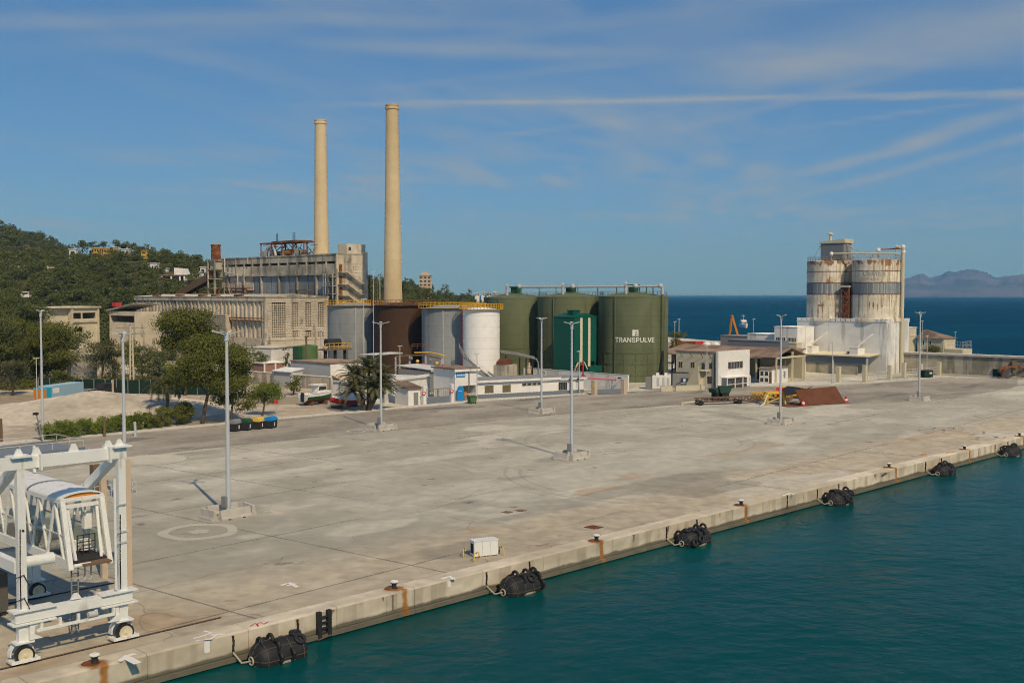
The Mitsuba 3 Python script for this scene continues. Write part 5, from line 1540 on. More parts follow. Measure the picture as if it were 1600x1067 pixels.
# oil loading deck on the shed roof
q = C(524, 238)
k = thing('loading_deck', 'dark loading deck with yellow handrail before the left grey tank', 'platform')
F = frame(q, yaw=0)
for x in (-2.6, 0, 2.6):
    part(k, 'leg', MB(F).box(x-.25, x+.25, -.25, .25, 0, 7.0), 'mat_dark')
part(k, 'deck', MB(F).box(-3.6, 3.6, -1.3, 1.3, 7.0, 7.3), 'mat_oldwood')
part(k, 'horizontal_tank', MB(F).tube([(-2, .6, 8.6), (1.6, .6, 8.6)], .85, 14), 'mat_dark', 40)
part(k, 'handrail', rail_line([q+[-3.5, -1.2, 7.3], q+[3.5, -1.2, 7.3], q+[3.5, 1.2, 7.3]], 1.2, 1.2, .11), 'mat_yellow')
q = C(602, 240)
k = thing('awning', 'pale flat awning projecting before the brown tank', 'awning')
part(k, 'roof', MB(frame(q, yaw=.2)).prism([(-6, -2.2), (3.5, -2.2), (5, 2.2), (-6, 2.2)], 6.0, 6.2), 'mat_lightgrey')
for x in (-5.5, 2.8):
    part(k, 'post', MB(frame(q, yaw=.2)).box(x-.1, x+.1, -1.8, -1.6, 0, 6.0), 'mat_grey')
# white annexe of the power station and green vat
k, F, L = wallbox('annexe', 'white flat annexe before the power station gable', 'building', (424, 583), (468, 577.5), 6.0, 8, 'mat_white', 'flat', 'mat_grimy')
part(k, 'side_wall', MB(F).box(-.1, .0, 0, 14, 0, 6.0), 'mat_lightgrey')
part(k, 'shrub_pipe', MB(F).tube([(L*.75, -.15, .2), (L*.75, -.15, 5.8)], .08), 'mat_grey', 40)
q = C(482, 268)
k = thing('vat', 'round green vat beside the white annexe', 'tank')
part(k, 'shell', MB().lathe([(2.3, .0), (2.3, 6.4), (2.1, 6.6), (.01, 6.9)], q, 32), 'mat_midgreen', 40)
part(k, 'dark_end', MB().box(q[0]-3.2, q[0]-2.3, q[1]-.6, q[1]+2, 0, 6.4), 'mat_green')
part(k, 'pipe', MB().tube([q+[2.0, -1.6, 0], q+[2.0, -1.6, 5]], .14), 'mat_lightgrey', 40)
for (px, Y, h, r, m, lab) in ((479, 252, 9.2, .24, 'mat_oldwood', 'brown flue pipe before the green vat'), (502.5, 250, 10.8, .2, 'mat_lightgrey', 'pale flue pipe right of the green vat')):
    q = C(px, Y)
    k = thing('flue', lab, 'flue')
    part(k, 'pipe', MB().tube([q, q+[0, 0, h]], r, 10), m, 40)
    part(k, 'cowl', MB().lathe([(r+.2, h), (r+.2, h+.15), (.01, h+.6)], q, 12), m)
k, F, L = wallbox('shed', 'low brick red shed with white posts beside the big pine', 'shed', (412, 586), (446, 584), 2.7, 5, 'mat_brickred', 'flat', 'mat_wall')
for x in (0, L*.5, L-.3):
    part(k, 'post', MB(F).box(x, x+.35, -.2, 0, 0, 2.7), 'mat_white')
k, F, L = wallbox('boundary_wall', 'long low concrete wall with white coping behind the round tree', 'wall', (372, 598), (516, 610), 2.6, .35, 'mat_plant')
part(k, 'coping', MB(F).box(0, L, -.1, .45, 2.6, 2.75), 'mat_white')
k, F, L = wallbox('lean_to', 'white corrugated roof shelter left of the grey shed', 'shed', (428, 603), (455, 605.5), 3.1, 3, 'mat_lightgrey', 'shed', 'mat_white')
part(k, 'post', MB(F).box(.1, .3, -.5, -.3, 0, 3.1), 'mat_grey')
# concrete batching box, pipes and hydrant beside the white tank
q = C(799, 229)
k = thing('batching_box', 'grey ribbed concrete box with rusty top right of the white tank', 'box')
F = frame(q, yaw=.2)
part(k, 'body', MB(F).box(-2.3, 2.3, 0, 3, 0, 4.3), 'mat_grimy')
for x in np.arange(-2.2, 2.2, .75):
    part(k, 'rib', MB(F).box(x, x+.2, -.15, 0, 0, 4.3), 'mat_grimy')
part(k, 'rusty_top', MB(F).side([(-2, 4.3), (1.2, 4.3), (.9, 5.2), (-.2, 5.7), (-1.7, 5.0)], .5, 2.6), 'mat_darkrust')
k = thing('pipe_bridge', 'grey pipe bridge on legs running from the white tank to the green tanks', 'pipework')
P = [C(783, 231, 6.8), C(810, 231, 6.3), C(838, 231, 5.4), C(841, 231, 4.6), C(841.5, 231, .1)]
part(k, 'pipe', MB().tube(P, .17, 8), 'mat_grey', 40)
part(k, 'pipe', MB().tube([v+[.3, .8, .35] for v in P[:3]], .16, 8), 'mat_grey', 40)
for px in (790, 812, 822, 832):
    part(k, 'leg', MB().beam(C(px, 231, 0), C(px, 231, 6.0-.02*(px-800)), .22), 'mat_dark')
q = G(827, 600)
k = thing('hydrant', 'orange hydrant column on the white office roof line', 'hydrant')
part(k, 'column', MB().lathe([(.5, 0), (.5, 2.2), (.75, 2.3), (.75, 3.0), (.5, 3.1), (.5, 3.8), (.3, 4.0), (.3, 4.6), (.01, 4.7)], q, 16), 'mat_peach', 40)
part(k, 'base', MB().cbox(q+[0, 0, .2], (1.6, 1.6, .4)), 'mat_concrete')

# ------------------------------------------------------------------ boats laid up in the yard
def boat(name, lab, q, yaw, Ln, W, H, side, stripe, keel, cabin=True, tilt=0.0):
    k = thing(name, lab, 'boat')
    F = frame(q, yaw=yaw, z=.5)
    c, s = math.cos(tilt), math.sin(tilt)
    R = np.eye(4); R[:3, :3] = [[1, 0, 0], [0, c, -s], [0, s, c]]
    F = F @ R
    xs = np.linspace(-Ln/2, Ln/2, 9)
    secs = []
    for x in xs:
        t = (x+Ln/2)/Ln
        w = W/2*(1-max(0, t-.45)**2*3.2) if t < .999 else .03
        w = max(w, .03)
        sh = H*(1+.35*max(0, t-.3)**1.5)
        kz = .0+.55*H*max(0, t-.7)**1.3*2
        secs.append([[x, -w, sh], [x, -w*.96, sh*(.72 if cabin else .5)], [x, -w*.82, H*.38+kz*.5], [x, 0, kz], [x, w*.82, H*.38+kz*.5], [x, w*.96, sh*(.72 if cabin else .5)], [x, w, sh]])
    S = np.array(secs)
    def strip(j0, j1):
        f, v = [], S[:, j0:j1+1].reshape(-1, 3); m = j1-j0+1
        for i in range(8):
            for j in range(m-1):
                f.append([i*m+j, i*m+j+1, (i+1)*m+j+1, (i+1)*m+j])
        return v, f
    hull = MB(F).add(*strip(1, 2)); hull.add(*strip(4, 5))
    part(k, 'hull', hull, side, 40)
    st = MB(F).add(*strip(0, 1)); st.add(*strip(5, 6))
    part(k, 'sheer_strake', st, stripe, 40)
    part(k, 'keel', MB(F).add(*strip(2, 4)), keel, 40)
    dv = np.concatenate([S[:, 0], S[:, 6]])-[0, 0, .12]
    df = [[i, i+1, 9+i+1, 9+i] for i in range(8)]
    tr = MB(F).add(dv, df); tr.add(S[0], [[0, 1, 5, 6], [1, 2, 4, 5], [2, 3, 4, 4]])
    part(k, 'deck', tr, 'mat_white')
    if cabin:
        part(k, 'cabin', MB(F).side([(-Ln*.10, H), (Ln*.26, H*1.1), (Ln*.20, H*1.95), (-Ln*.04, H*1.95)], -W*.30, W*.30), 'mat_white')
        part(k, 'cabin_window', MB(F).side([(-Ln*.06, H*1.35), (Ln*.22, H*1.40), (Ln*.19, H*1.8), (-Ln*.04, H*1.8)], -W*.31, W*.31), 'mat_glassdark')
        part(k, 'cabin_roof', MB(F).box(-Ln*.2, Ln*.22, -W*.34, W*.34, H*1.95, H*2.03), 'mat_white')
        part(k, 'rail', MB(F).beam([-Ln*.45, -W*.4, H*1.5], [-Ln*.1, -W*.4, H*1.5], .06).beam([-Ln*.45, -W*.4, H], [-Ln*.45, -W*.4, H*1.5], .06).beam([-Ln*.25, -W*.4, H], [-Ln*.25, -W*.4, H*1.5], .06), 'mat_lightgrey')
        part(k, 'outboard', MB(F).box(-Ln*.54, -Ln*.5, -.3, .3, .2, H*1.2), 'mat_dark')
    for x in (-Ln*.3, Ln*.2):
        part(k, 'cradle', MB(frame(q, yaw=yaw)).box(x-.15, x+.15, -W*.4, W*.4, 0, .75), 'mat_oldwood')
    return k


boat('boat', 'white cabin boat with dark teal sides laid up on the yard', G(496, 632), math.radians(8), 6.6, 2.6, 1.5, 'mat_green', 'mat_white', 'mat_rust')
boat('boat', 'open boat with red topsides, propped up bow down beside the palm', G(536, 637), math.radians(196), 8.2, 2.8, 1.5, 'mat_white', 'mat_red', 'mat_wall', False, math.radians(-24))

# ------------------------------------------------------------------ bins, signs, yard clutter
for (px, py, lidm, lab, col) in ((367.5, 673.5, 'mat_grey', 'grey lidded recycling container, leftmost of the four', 0), (385, 672, 'mat_green', 'green lidded recycling container', 1), (404, 670, 'mat_chrome_yellow', 'yellow lidded recycling container', 2), (423, 668.5, 'mat_blue', 'blue lidded recycling container, rightmost of the four', 3)):
    F = frame(G(px, py), yaw=math.radians(30))
    k = thing('recycling_container', lab, 'recycling bin', 'recycling containers beside the road')
    w = (1.0, .75, .9, 1.0)[col]
    part(k, 'body', MB(F).side([(-w*.8, .12), (w*.8, .12), (w*.9, 1.15), (-w*.9, 1.15)], -.6, .6), 'mat_dark')
    part(k, 'lid', MB(F).endx([(-.68, 1.12), (.68, 1.12), (.66, 1.35), (.42, 1.62), (-.25, 1.66), (-.60, 1.42)], -w*.95, w*.95), lidm)
    part(k, 'sticker', MB(F).box(-.12, .12, -.63, -.605, .35, .85), 'mat_paint')
    part(k, 'foot', MB(F).box(-w*.7, -w*.4, -.5, .5, 0, .12).box(w*.4, w*.7, -.5, .5, 0, .12), 'mat_black')
for (px, py, lab, m) in ((566.5, 641, 'red and white no entry sign before the clump of palms', 1), (432, 656, 'red stop sign on a thin post beside the bins', 0)):
    q = G(px, py); a = toward_cam(q)-.1; d = np.array([math.cos(a), math.sin(a), 0]); r = np.array([-d[1], d[0], 0])
    k = thing('road_sign', lab, 'sign')
    part(k, 'post', MB().tube([q, q+[0, 0, 2.9]], .05), 'mat_galv', 40)
    s2 = part(k, 'disc', MB().tube([q+[0, 0, 2.75]+d*.07, q+[0, 0, 2.75]+d*.10], .36, 8 if m == 0 else 20), 'mat_red')
    if m:
        c = q+[0, 0, 2.75]+d*.115
        part(s2, 'white_bar', MB().beam(c-r*.30, c+r*.30, .02, .15), 'mat_paint')
# blue trailer and parked machines behind the sand heap
A, B = G(74, 632), G(131, 623); F = frame(A, B); L = np.linalg.norm(B-A)
k = thing('container', 'pale blue long container with a cyan end behind the sand heap', 'container')
part(k, 'body', MB(F).box(1.2, L, 0, 2.5, .6, 3.1), 'mat_lightblue')
part(k, 'cyan_end', MB(F).box(-.2, 1.2, -.03, 2.53, .5, 2.9), 'mat_cyan')
part(k, 'red_end', MB(F).box(-.26, -.2, .0, 2.5, .5, 2.7), 'mat_orange')
part(k, 'painted_patch', MB(F).box(1.6, 3.4, -.03, -.005, 1.8, 2.7), 'mat_white')
part(k, 'skid', MB(F).box(0, L, .2, 2.3, 0, .6), 'mat_dark')
for (px, py, L, h, col, lab) in ((116, 622, 4.2, 1.9, 'mat_dark', 'dark van parked before the blue container'), (141, 620, 4.0, 1.5, 'mat_grey', 'grey car parked right of the dark van'), (168, 618, 4.6, 2.4, 'mat_dark', 'dark loader with ochre post at the right end of the parked row')):
    F = frame(G(px, py), yaw=math.radians(25))
    k = thing('parked_vehicle', lab, 'vehicle')
    part(k, 'body', MB(F).side([(-L/2, .35), (L/2, .35), (L/2, h*.55), (L*.30, h*.62), (L*.18, h), (-L*.42, h), (-L/2, h*.6)], -.85, .85), col)
    part(k, 'window', MB(F).side([(L*.27, h*.64), (L*.17, h*.93), (-L*.38, h*.93), (-L*.4, h*.64)], -.87, .87), 'mat_glassdark')
    for x in (-L*.3, L*.3):
        part(k, 'wheel', MB(F).tube([(x, -.9, .36), (x, .9, .36)], .36, 12), 'mat_black', 40)
    if 'loader' in lab:
        part(k, 'post', MB(F).box(.2, .6, -1, -.7, .3, 3.0), 'mat_peach')
# green mesh fence across the back of the yard
k = thing('mesh_fence', 'dark green netted fence behind the yard', 'fence')
A, B = C(60, 214), C(345, 205)
part(k, 'netting', MB(frame(A, B)).box(0, np.linalg.norm(B-A), -.03, .03, .1, 2.6), 'mat_netting')
for t in np.linspace(0, 1, 17):
    q = A+(B-A)*t
    part(k, 'post', MB().beam(q+[0, -.1, 0], q+[0, -.1, 2.8], .12), 'mat_grey')
# derelict buildings left of the hall
F = frame(C(113, 292), C(156, 300)); L = np.linalg.norm(C(156, 300)-C(113, 292))
k = thing('derelict_building', 'flat roofed beige building with dark openings among the pines', 'building')
part(k, 'wall', room(MB(F @ np.array([[1, 0, 0, 0], [0, 1, 0, .4], [0, 0, 1, 0], [0, 0, 0, 1.0]])), L, 8.6, 15.5, [(.9, 3.6, 12.6, 14.2), (3.9, L-.8, 12.6, 14.2), (.9, 4, 9.0, 10.2)]), 'mat_cream')
part(k, 'left_wall', MB(F).box(-6.5, 0, 1.6, 9, 0, 15.4), 'mat_cream')
part(k, 'roof', MB(F).box(-6.8, L+.4, -.4, 9.3, 15.5, 15.9), 'mat_plant')
part(k, 'frame', MB(F).box(0, .5, -.1, .4, 0, 15.5).box(L-.5, L, -.1, .4, 0, 15.5).box(0, L, -.1, .4, 11.6, 12.3), 'mat_plant')
F = frame(C(172, 300), C(212, 292)); L = np.linalg.norm(C(212, 292)-C(172, 300))
k = thing('derelict_shed', 'low shed with red sheets on its roof left of the power station', 'shed')
part(k, 'wall', room(MB(F), L, 8, 14.5, [(.5, L-.5, 11.6, 13.4)]), 'mat_plant')
part(k, 'roof', MB(F).side([(-.5, 14.6), (L, 16.6), (L, 16.9), (-.5, 14.9)], -.6, 8), 'mat_grimy')
part(k, 'red_sheet', MB(F).box(1.4, 3.0, 0, 2, 15.9, 16.9), 'mat_red')
# old wall of pale rubble among the pines
k, F, L = wallbox('rubble_wall', 'ruined pale stone wall among the pines', 'wall', (112, 606), (152, 602), 6.6, .8, 'mat_concrete')
part(k, 'top_course', MB(F).box(0, L*.6, .1, .7, 6.6, 7.8), 'mat_concrete')

# ------------------------------------------------------------------ houses on the hill
def gz(px, Y):
    p = C(px, Y); p[2] = float(hill_z(p[None, :])[0]); return p


def villa(lab, px0, px1, Y, pt, pb, wall, roof=None, win=3, yaw=None, cat='house', storeys=1):
    a, b0 = C(px0, Y), C(px1, Y)
    F = frame(a, b0); L = float(np.linalg.norm(b0-a))
    zt, zb = Z(pt, Y), Z(pb, Y)
    k = thing('house', lab, cat)
    part(k, 'wall', MB(F).box(0, L, 0, L*.7, zb-8, zt), wall)
    part(k, 'roof', MB(F).box(-.3, L+.3, -.4, L*.7+.3, zt, zt+.3), roof or wall)
    hh = (zt-zb)/storeys
    for s1 in range(storeys):
        for i in range(win):
            x = L*(i+.5)/win
            w = part(k, 'window', MB(F).box(x-L/win*.3, x+L/win*.3, -.06, .0, zb+hh*s1+hh*.25, zb+hh*s1+hh*.72), 'mat_window')
    return k, F, L, zt, zb


k, F, L, zt, zb = villa('white villa with arcaded terrace and brown roof below the pines', 257, 292, 460, 431, 441, 'mat_white', 'mat_roof_brown', 3)
for x in (0, L*.42, L*.8, L):
    part(k, 'pillar', MB(F).box(x-.3, x+.3, -2.6, -2.1, zb-5, zt), 'mat_white')
part(k, 'terrace_roof', MB(F).box(-.4, L+.4, -2.9, 0, zt, zt+.4), 'mat_roof_brown')
part(k, 'upper_block', MB(F).side([(L*.4, zt), (L, zt), (L*.88, zt+3.1), (L*.4, zt+3.5)], 2, 7), 'mat_white')
villa('white house with roof terrace left of the arcaded villa', 233, 247, 480, 412, 424, 'mat_white', None, 3)
villa('low white house under the pines, far left of the arcaded villa', 203, 218, 490, 414, 421, 'mat_white', 'mat_roof_brown', 2)
villa('white house with grey roof half hidden left of the arcaded villa', 214, 230, 470, 426, 432, 'mat_white', 'mat_grey', 2)
villa('white house with pale gable between the two terraces', 247, 262, 475, 420, 431, 'mat_white', None, 2)
villa('small white house right of the arcaded villa', 302, 314, 470, 425, 434, 'mat_white', None, 2)
villa('white house at the right edge of the wooded slope', 314, 322, 490, 418, 428, 'mat_white', None, 1)
villa('yellow apartment house with orange balconies on the ridge, left half', 145, 161, 530, 388, 401, 'mat_ochre', 'mat_ochre', 4, None, 'apartment house', 2)
villa('yellow apartment house with white parapet on the ridge, middle', 163, 173, 530, 389, 402, 'mat_ochre', 'mat_ochre', 2, None, 'apartment house', 2)
villa('ochre apartment house on the ridge under the umbrella pines, right end', 175, 184, 535, 387, 398, 'mat_ochre', 'mat_white', 2, None, 'apartment house', 1)
villa('white house on the ridge right of the yellow apartments', 191, 204, 530, 390, 404, 'mat_white', None, 2, None, 'house', 2)
villa('small ochre house on the ridge, rightmost', 222, 231, 520, 392, 398, 'mat_ochre', None, 1)
villa('white house with sloping roof at the foot of the far hill', 110, 121, 560, 390, 400, 'mat_white', None, 1)
villa('small white house deep in the woods', 105, 116, 470, 441.5, 446, 'mat_white', None, 1)
villa('tiny white house in the woods, left of the derelict building', 34, 47, 420, 457, 461, 'mat_white', None, 1)
k, F, L, zt, zb = villa('peach apartment block rising from trees right of the chimney', 655, 674, 520, 431, 448, 'mat_peach', 'mat_peach', 3, None, 'apartment block', 3)
part(k, 'penthouse', MB(F).box(L*.2, L*.75, 1, 4, zt+.3, zt+1.8), 'mat_peach')
for i, (px, w, t) in enumerate(((742, 7, 459), (752, 5, 457.5), (760, 8, 458.5), (771, 5, 457), (778, 6, 459))):
    villa(('first', 'second', 'third', 'fourth', 'fifth')[i]+' from the left of the far white houses left of the green tanks', px, px+w, 545, t, 463, 'mat_white', None, 2)


# ------------------------------------------------------------------ trees and plants
def leaf_cloud(blobs, per, size, seed, flat=.0, inner=.35):
    """leaf-sized faces scattered through ellipsoids (x, y, z, rx, ry, rz), denser near their skins"""
    g = np.random.default_rng(seed)
    V = []
    for (x, y, z, rx, ry, rz) in blobs:
        n = int(per*(rx*ry+ry*rz+rx*rz)/3)
        d = g.normal(size=(n, 3)); d /= np.linalg.norm(d, axis=1, keepdims=True)
        r = (inner+(1-inner)*g.random(n)**.5)[:, None]*(1+.22*g.normal(size=(n, 1)))
        c = d*r*[rx, ry, rz]+[x, y, z]
        a = g.normal(size=(n, 3)); a /= np.linalg.norm(a, axis=1, keepdims=True)
        nrm = d*.7+g.normal(size=(n, 3))*.6+[0, 0, flat]
        b = np.cross(nrm, a); b /= np.linalg.norm(b, axis=1, keepdims=True)
        a = np.cross(b, nrm); a /= np.linalg.norm(a, axis=1, keepdims=True)
        s = (size*(.6+.8*g.random(n)))[:, None]
        V.append(np.stack([c-a*s, c+b*s*.55, c+a*s, c-b*s*.55], 1))
    v = np.concatenate(V).reshape(-1, 3)
    q = np.arange(len(v)).reshape(-1, 4)
    return v, np.vstack([q[:, [0, 1, 2]], q[:, [0, 2, 3]]])


def crown_blobs(w, h, z0, n, seed, flat=.5, bare=.0):
    """clumps of a crown w wide and h high whose underside is at z0"""
    g = np.random.default_rng(seed)
    out = []
    for i in range(n):
        a, r = g.random()*6.283, math.sqrt(g.random())
        t = g.random()
        rad = (1-.55*max(0, t-.35)) * (1-bare*(1-t))
        s = (.10+.13*g.random())*w
        out.append((r*math.cos(a)*w*.40*rad, r*math.sin(a)*w*.40*rad, z0+h*(.12+.76*t), s, s, s*flat))
    return out


def limb_mesh(blobs, zt, r, seed, lean=(0, 0), n=9):
    g = np.random.default_rng(seed)
    m = MB()
    top = np.array([lean[0], lean[1], zt])
    zs = np.linspace(0, 1, 7)
    pts = [top*[t, t, t]+[math.sin(t*4+seed)*.25*t, math.cos(t*3+seed)*.25*t, 0] for t in zs]
    m.tube(pts, r*(1-.55*zs), 9)
    for i in g.permutation(len(blobs))[:n]:
        b = np.array(blobs[i][:3])
        st = pts[3+int(g.integers(0, 4))]
        mid = (st+b)/2+[0, 0, -.06*np.linalg.norm(b-st)]
        m.tube([st, mid, b], [r*.42, r*.28, r*.10], 6)
    return m.mesh()


def tree(name, lab, base, w, h, z0, n, seed, leafm, per=26, size=.34, r=.28, flat=.5, group=None, lean=(0, 0), bare=0.0, cat='tree'):
    k = thing(name, lab, cat, group)
    bl = [(x+lean[0], y+lean[1], z, a, b, c) for x, y, z, a, b, c in crown_blobs(w, h, z0, n, seed, flat, bare)]
    v, f = leaf_cloud(bl, per, size, seed)
    b = np.asarray(base, float)
    part(k, 'crown', ply((v+b, f), leafm), None)
    tv, tf = limb_mesh(bl, z0+h*.45, r, seed, lean)
    part(k, 'trunk', ply((tv+b, tf), 'mat_bark', smooth=True), None)
    return k


# the wooded slopes: a few crowns, instanced as one wood
rng = np.random.default_rng(12)
NV = 6
for i in range(NV):
    w, h = (7.5, 5.2) if i < 4 else (6.0, 6.5)
    v, f = leaf_cloud(crown_blobs(w, h, 1.2, 15, 50+i, .6), 26, .36, 70+i)
    scene[f'forest_tree_kind_{i}'] = {'type': 'shapegroup', 'crown': ply((v, f), 'mat_forest')}
cnt = 0
CLEAR = [(255, 295, 446, 480), (230, 264, 466, 492), (200, 232, 458, 500), (300, 324, 460, 500), (140, 186, 515, 545), (188, 206, 517, 540), (108, 122, 545, 566), (654, 676, 508, 535), (738, 788, 530, 552), (104, 118, 460, 478), (32, 48, 405, 428), (220, 233, 508, 528)]
def plant_forest(px0, px1, Y0_, Y1_, step, smin, smax):
    global cnt
    Y = Y0_
    while Y < Y1_:
        wid = (px1-px0)/FOC*Y
        for j in range(int(wid/step)):
            px = px0+(j+rng.random())*(px1-px0)/max(1, int(wid/step))
            yy = Y+(rng.random()-.5)*step*1.1
            if any(a < px < b and c < yy < d for a, b, c, d in CLEAR):
                continue
            p = C(px, yy)
            z = float(hill_z(p[None, :])[0])
            if z < .2:
                continue
            s = smin+(smax-smin)*rng.random()**1.5
            cnt += 1
            key = f'forest__{cnt:04d}'
            scene[key] = {'type': 'instance', 'shapegroup': {'type': 'ref', 'id': f'forest_tree_kind_{rng.integers(NV)}'},
                          'to_world': T().translate([p[0], p[1], z-.9]).rotate([0, 0, 1], 360*rng.random()).scale([s, s, s*(.8+.4*rng.random())])}
        Y += step*.9
plant_forest(-60, 800, 318, 575, 6.2, .62, 1.12)
plant_forest(-40, 150, 590, 1000, 10.5, .95, 1.6)
labels['forest'] = {'label': 'dense dark pine wood covering the hillsides', 'category': 'wood', 'kind': 'stuff'}

# umbrella pines on the ridge by the yellow houses
for i, (px, py, w, h, sd) in enumerate(((131, 375, 10, 4.0, 3), (148, 377, 8, 3.4, 4), (166, 376, 7, 3.6, 5), (183, 375, 8, 4.2, 6), (198, 376, 8, 4.0, 7), (214, 379, 8, 3.6, 8), (262, 388, 9, 5.0, 9), (283, 393, 6, 3.4, 10), (306, 396, 9, 5.0, 11))):
    Y = 548 if i < 6 else 535
    p = C(px, Y); zt = Z(py, Y); zg = float(hill_z(p[None, :])[0])
    tree('umbrella_pine', ('first', 'second', 'third', 'fourth', 'fifth', 'sixth', 'seventh', 'eighth', 'ninth')[i]+' umbrella pine from the left along the ridge skyline', [p[0], p[1], zg-.5], w, h, max(zt-zg+.5-h, 1.5), 12, 100+sd, 'mat_forest', 50, .27, .25, .45, 'umbrella pines on the ridge skyline')

# pines on the flat behind the yard
for i, (px, Y, w, zt, h, m, lab) in enumerate((
        (-20, 215, 15, 15, 10, 'mat_forest', 'dark pine at the left picture edge'), (28, 235, 14, 14.5, 9, 'mat_pine', 'broad pine left of the tall grey lamp pole'),
        (84, 222, 13.5, 13.5, 9.5, 'mat_pine', 'big pine right of the tall grey lamp pole'), (118, 245, 9, 11.5, 8, 'mat_forest', 'pine before the flat beige building'),
        (50, 262, 13, 17.0, 10, 'mat_forest', 'tall dark pine behind the lamp pole'), (0, 280, 16, 20, 12, 'mat_forest', 'tall pine rising at the left edge before the slope'),
        (160, 224, 9.5, 10.5, 9, 'mat_palm', 'grey green bare eucalyptus by the ruined wall'), (178, 230, 6, 8, 6.5, 'mat_forest', 'dark bush below the eucalyptus'),
        (222, 238, 7.5, 8.5, 7.5, 'mat_forest', 'dark round tree beside the concrete pylon'), (20, 205, 8, 7, 6, 'mat_palm', 'olive shrub tree at the left behind the yard'), (100, 208, 6, 4.6, 4.2, 'mat_pine', 'low bush behind the blue container'),
        (-5, 226, 12, 10, 9, 'mat_pine', 'full pine low at the left edge'), (58, 226, 11, 11, 10, 'mat_pine', 'full pine behind the thin pale pole'), (106, 236, 9, 9, 8.5, 'mat_forest', 'dark full pine right behind the big one'), (36, 246, 12, 13, 11, 'mat_forest', 'tall dark pine second from the left edge'), (205, 250, 8, 9, 8.5, 'mat_pine', 'bushy tree left of the concrete pylon'), (250, 222, 9, 8, 7.5, 'mat_forest', 'dark bushy tree right of the concrete pylon'),
        (290, 205, 14, 16.6, 8.5, 'mat_pine', 'large dark pine rising left over the big pine'),
        (1425, 322, 5, 5.4, 5, 'mat_pine', 'dark shrub at the pink house beyond the breakwater'), (1455, 312, 7, 4.8, 4.4, 'mat_forest', 'low dark shrubs below the brown roofed house'), (1478, 320, 3, 3.6, 3, 'mat_forest', 'small shrub at the terrace corner'),
        (1058, 300, 7, 9.6, 6, 'mat_pine', 'green shrub right of the green tank'), (800, 420, 6, 20.5, 6, 'mat_forest', 'dark tree top left of the green tanks'),
        (447, 252, 2.6, 7.2, 5, 'mat_palm', 'thin shrub before the white annexe'), (405, 262, 6, 6, 5, 'mat_pine', 'green bush left of the white annexe'), (459, 206, 4.2, 4.0, 3.8, 'mat_pine', 'small green bush right of the round tree'))):
    p = C(px, Y)
    tree('pine_tree' if 'pine' in lab else ('shrub' if 'shrub' in lab or 'bush' in lab else 'tree'), lab, [p[0], p[1], 0], w, h, max(zt-h, .2), 40 if w > 10 else 22, 200+i, m, 105, .19 if w > 10 else .17, .16+.012*w, .55, cat='shrub' if 'shrub' in lab or 'bush' in lab else 'tree', bare=.25)
p = G(316, 662)
k = tree('pine_tree', 'big spreading pine with bare trunk in the yard beside the bins', p, 13.8, 8.2, 4.9, 60, 301, 'mat_pine', 150, .15, .30, .42, lean=(1.2, -1.0))
p = G(360, 660)
tree('pine_tree', 'dark bushy pine standing right of the big spreading pine', p, 6.4, 11.4, .6, 62, 302, 'mat_pine', 150, .15, .2, .7, lean=(.6, 0))
p = G(410, 650)
tree('round_tree', 'small bright umbrella shaped tree with crooked trunk behind the bins', p, 6.4, 3.2, 2.1, 30, 303, 'mat_bright', 190, .12, .17, .62, lean=(.4, -.3))
# undergrowth along the mesh fence: one mass nobody could count
ub = []
rg = np.random.default_rng(77)
for px in np.arange(-30, 350, 5.0):
    q = C(px+rg.uniform(-2, 2), 219+rg.uniform(-2, 12))
    r = .9+1.0*rg.random()
    ub.append((q[0], q[1], .55*r, 1.5*r, 1.5*r, r))
v, f = leaf_cloud(ub, 90, .18, 78)
scene['undergrowth'] = ply((v, f), 'mat_pine')
labels['undergrowth'] = {'label': 'ragged green undergrowth behind the mesh fence', 'category': 'undergrowth', 'kind': 'stuff'}
# hedge shrubs along the kerb
for i, px in enumerate((92, 112, 131, 150, 168, 184, 202, 219, 237, 255, 274, 292, 308)):
    q = G(px, 688-(px-92)*.118)
    h = (2.1, 2.3, 2.0, 2.2, 2.4, 1.9, 2.2, 1.8, 2.0, 2.3, 2.8, 3.0, 3.4)[i]
    tree('hedge_shrub', ('first', 'second', 'third', 'fourth', 'fifth', 'sixth', 'seventh', 'eighth', 'ninth', 'tenth', 'eleventh', 'twelfth', 'last')[i]+' green hedge shrub from the left along the kerb', q+[-1.0, 1.2, 0], 3.2+.5*(i % 3)*.4, h, .15, 22, 400+i, 'mat_bright' if i < 9 else 'mat_pine', 330, .11, .07, .9, 'hedge shrubs along the kerb', cat='shrub')


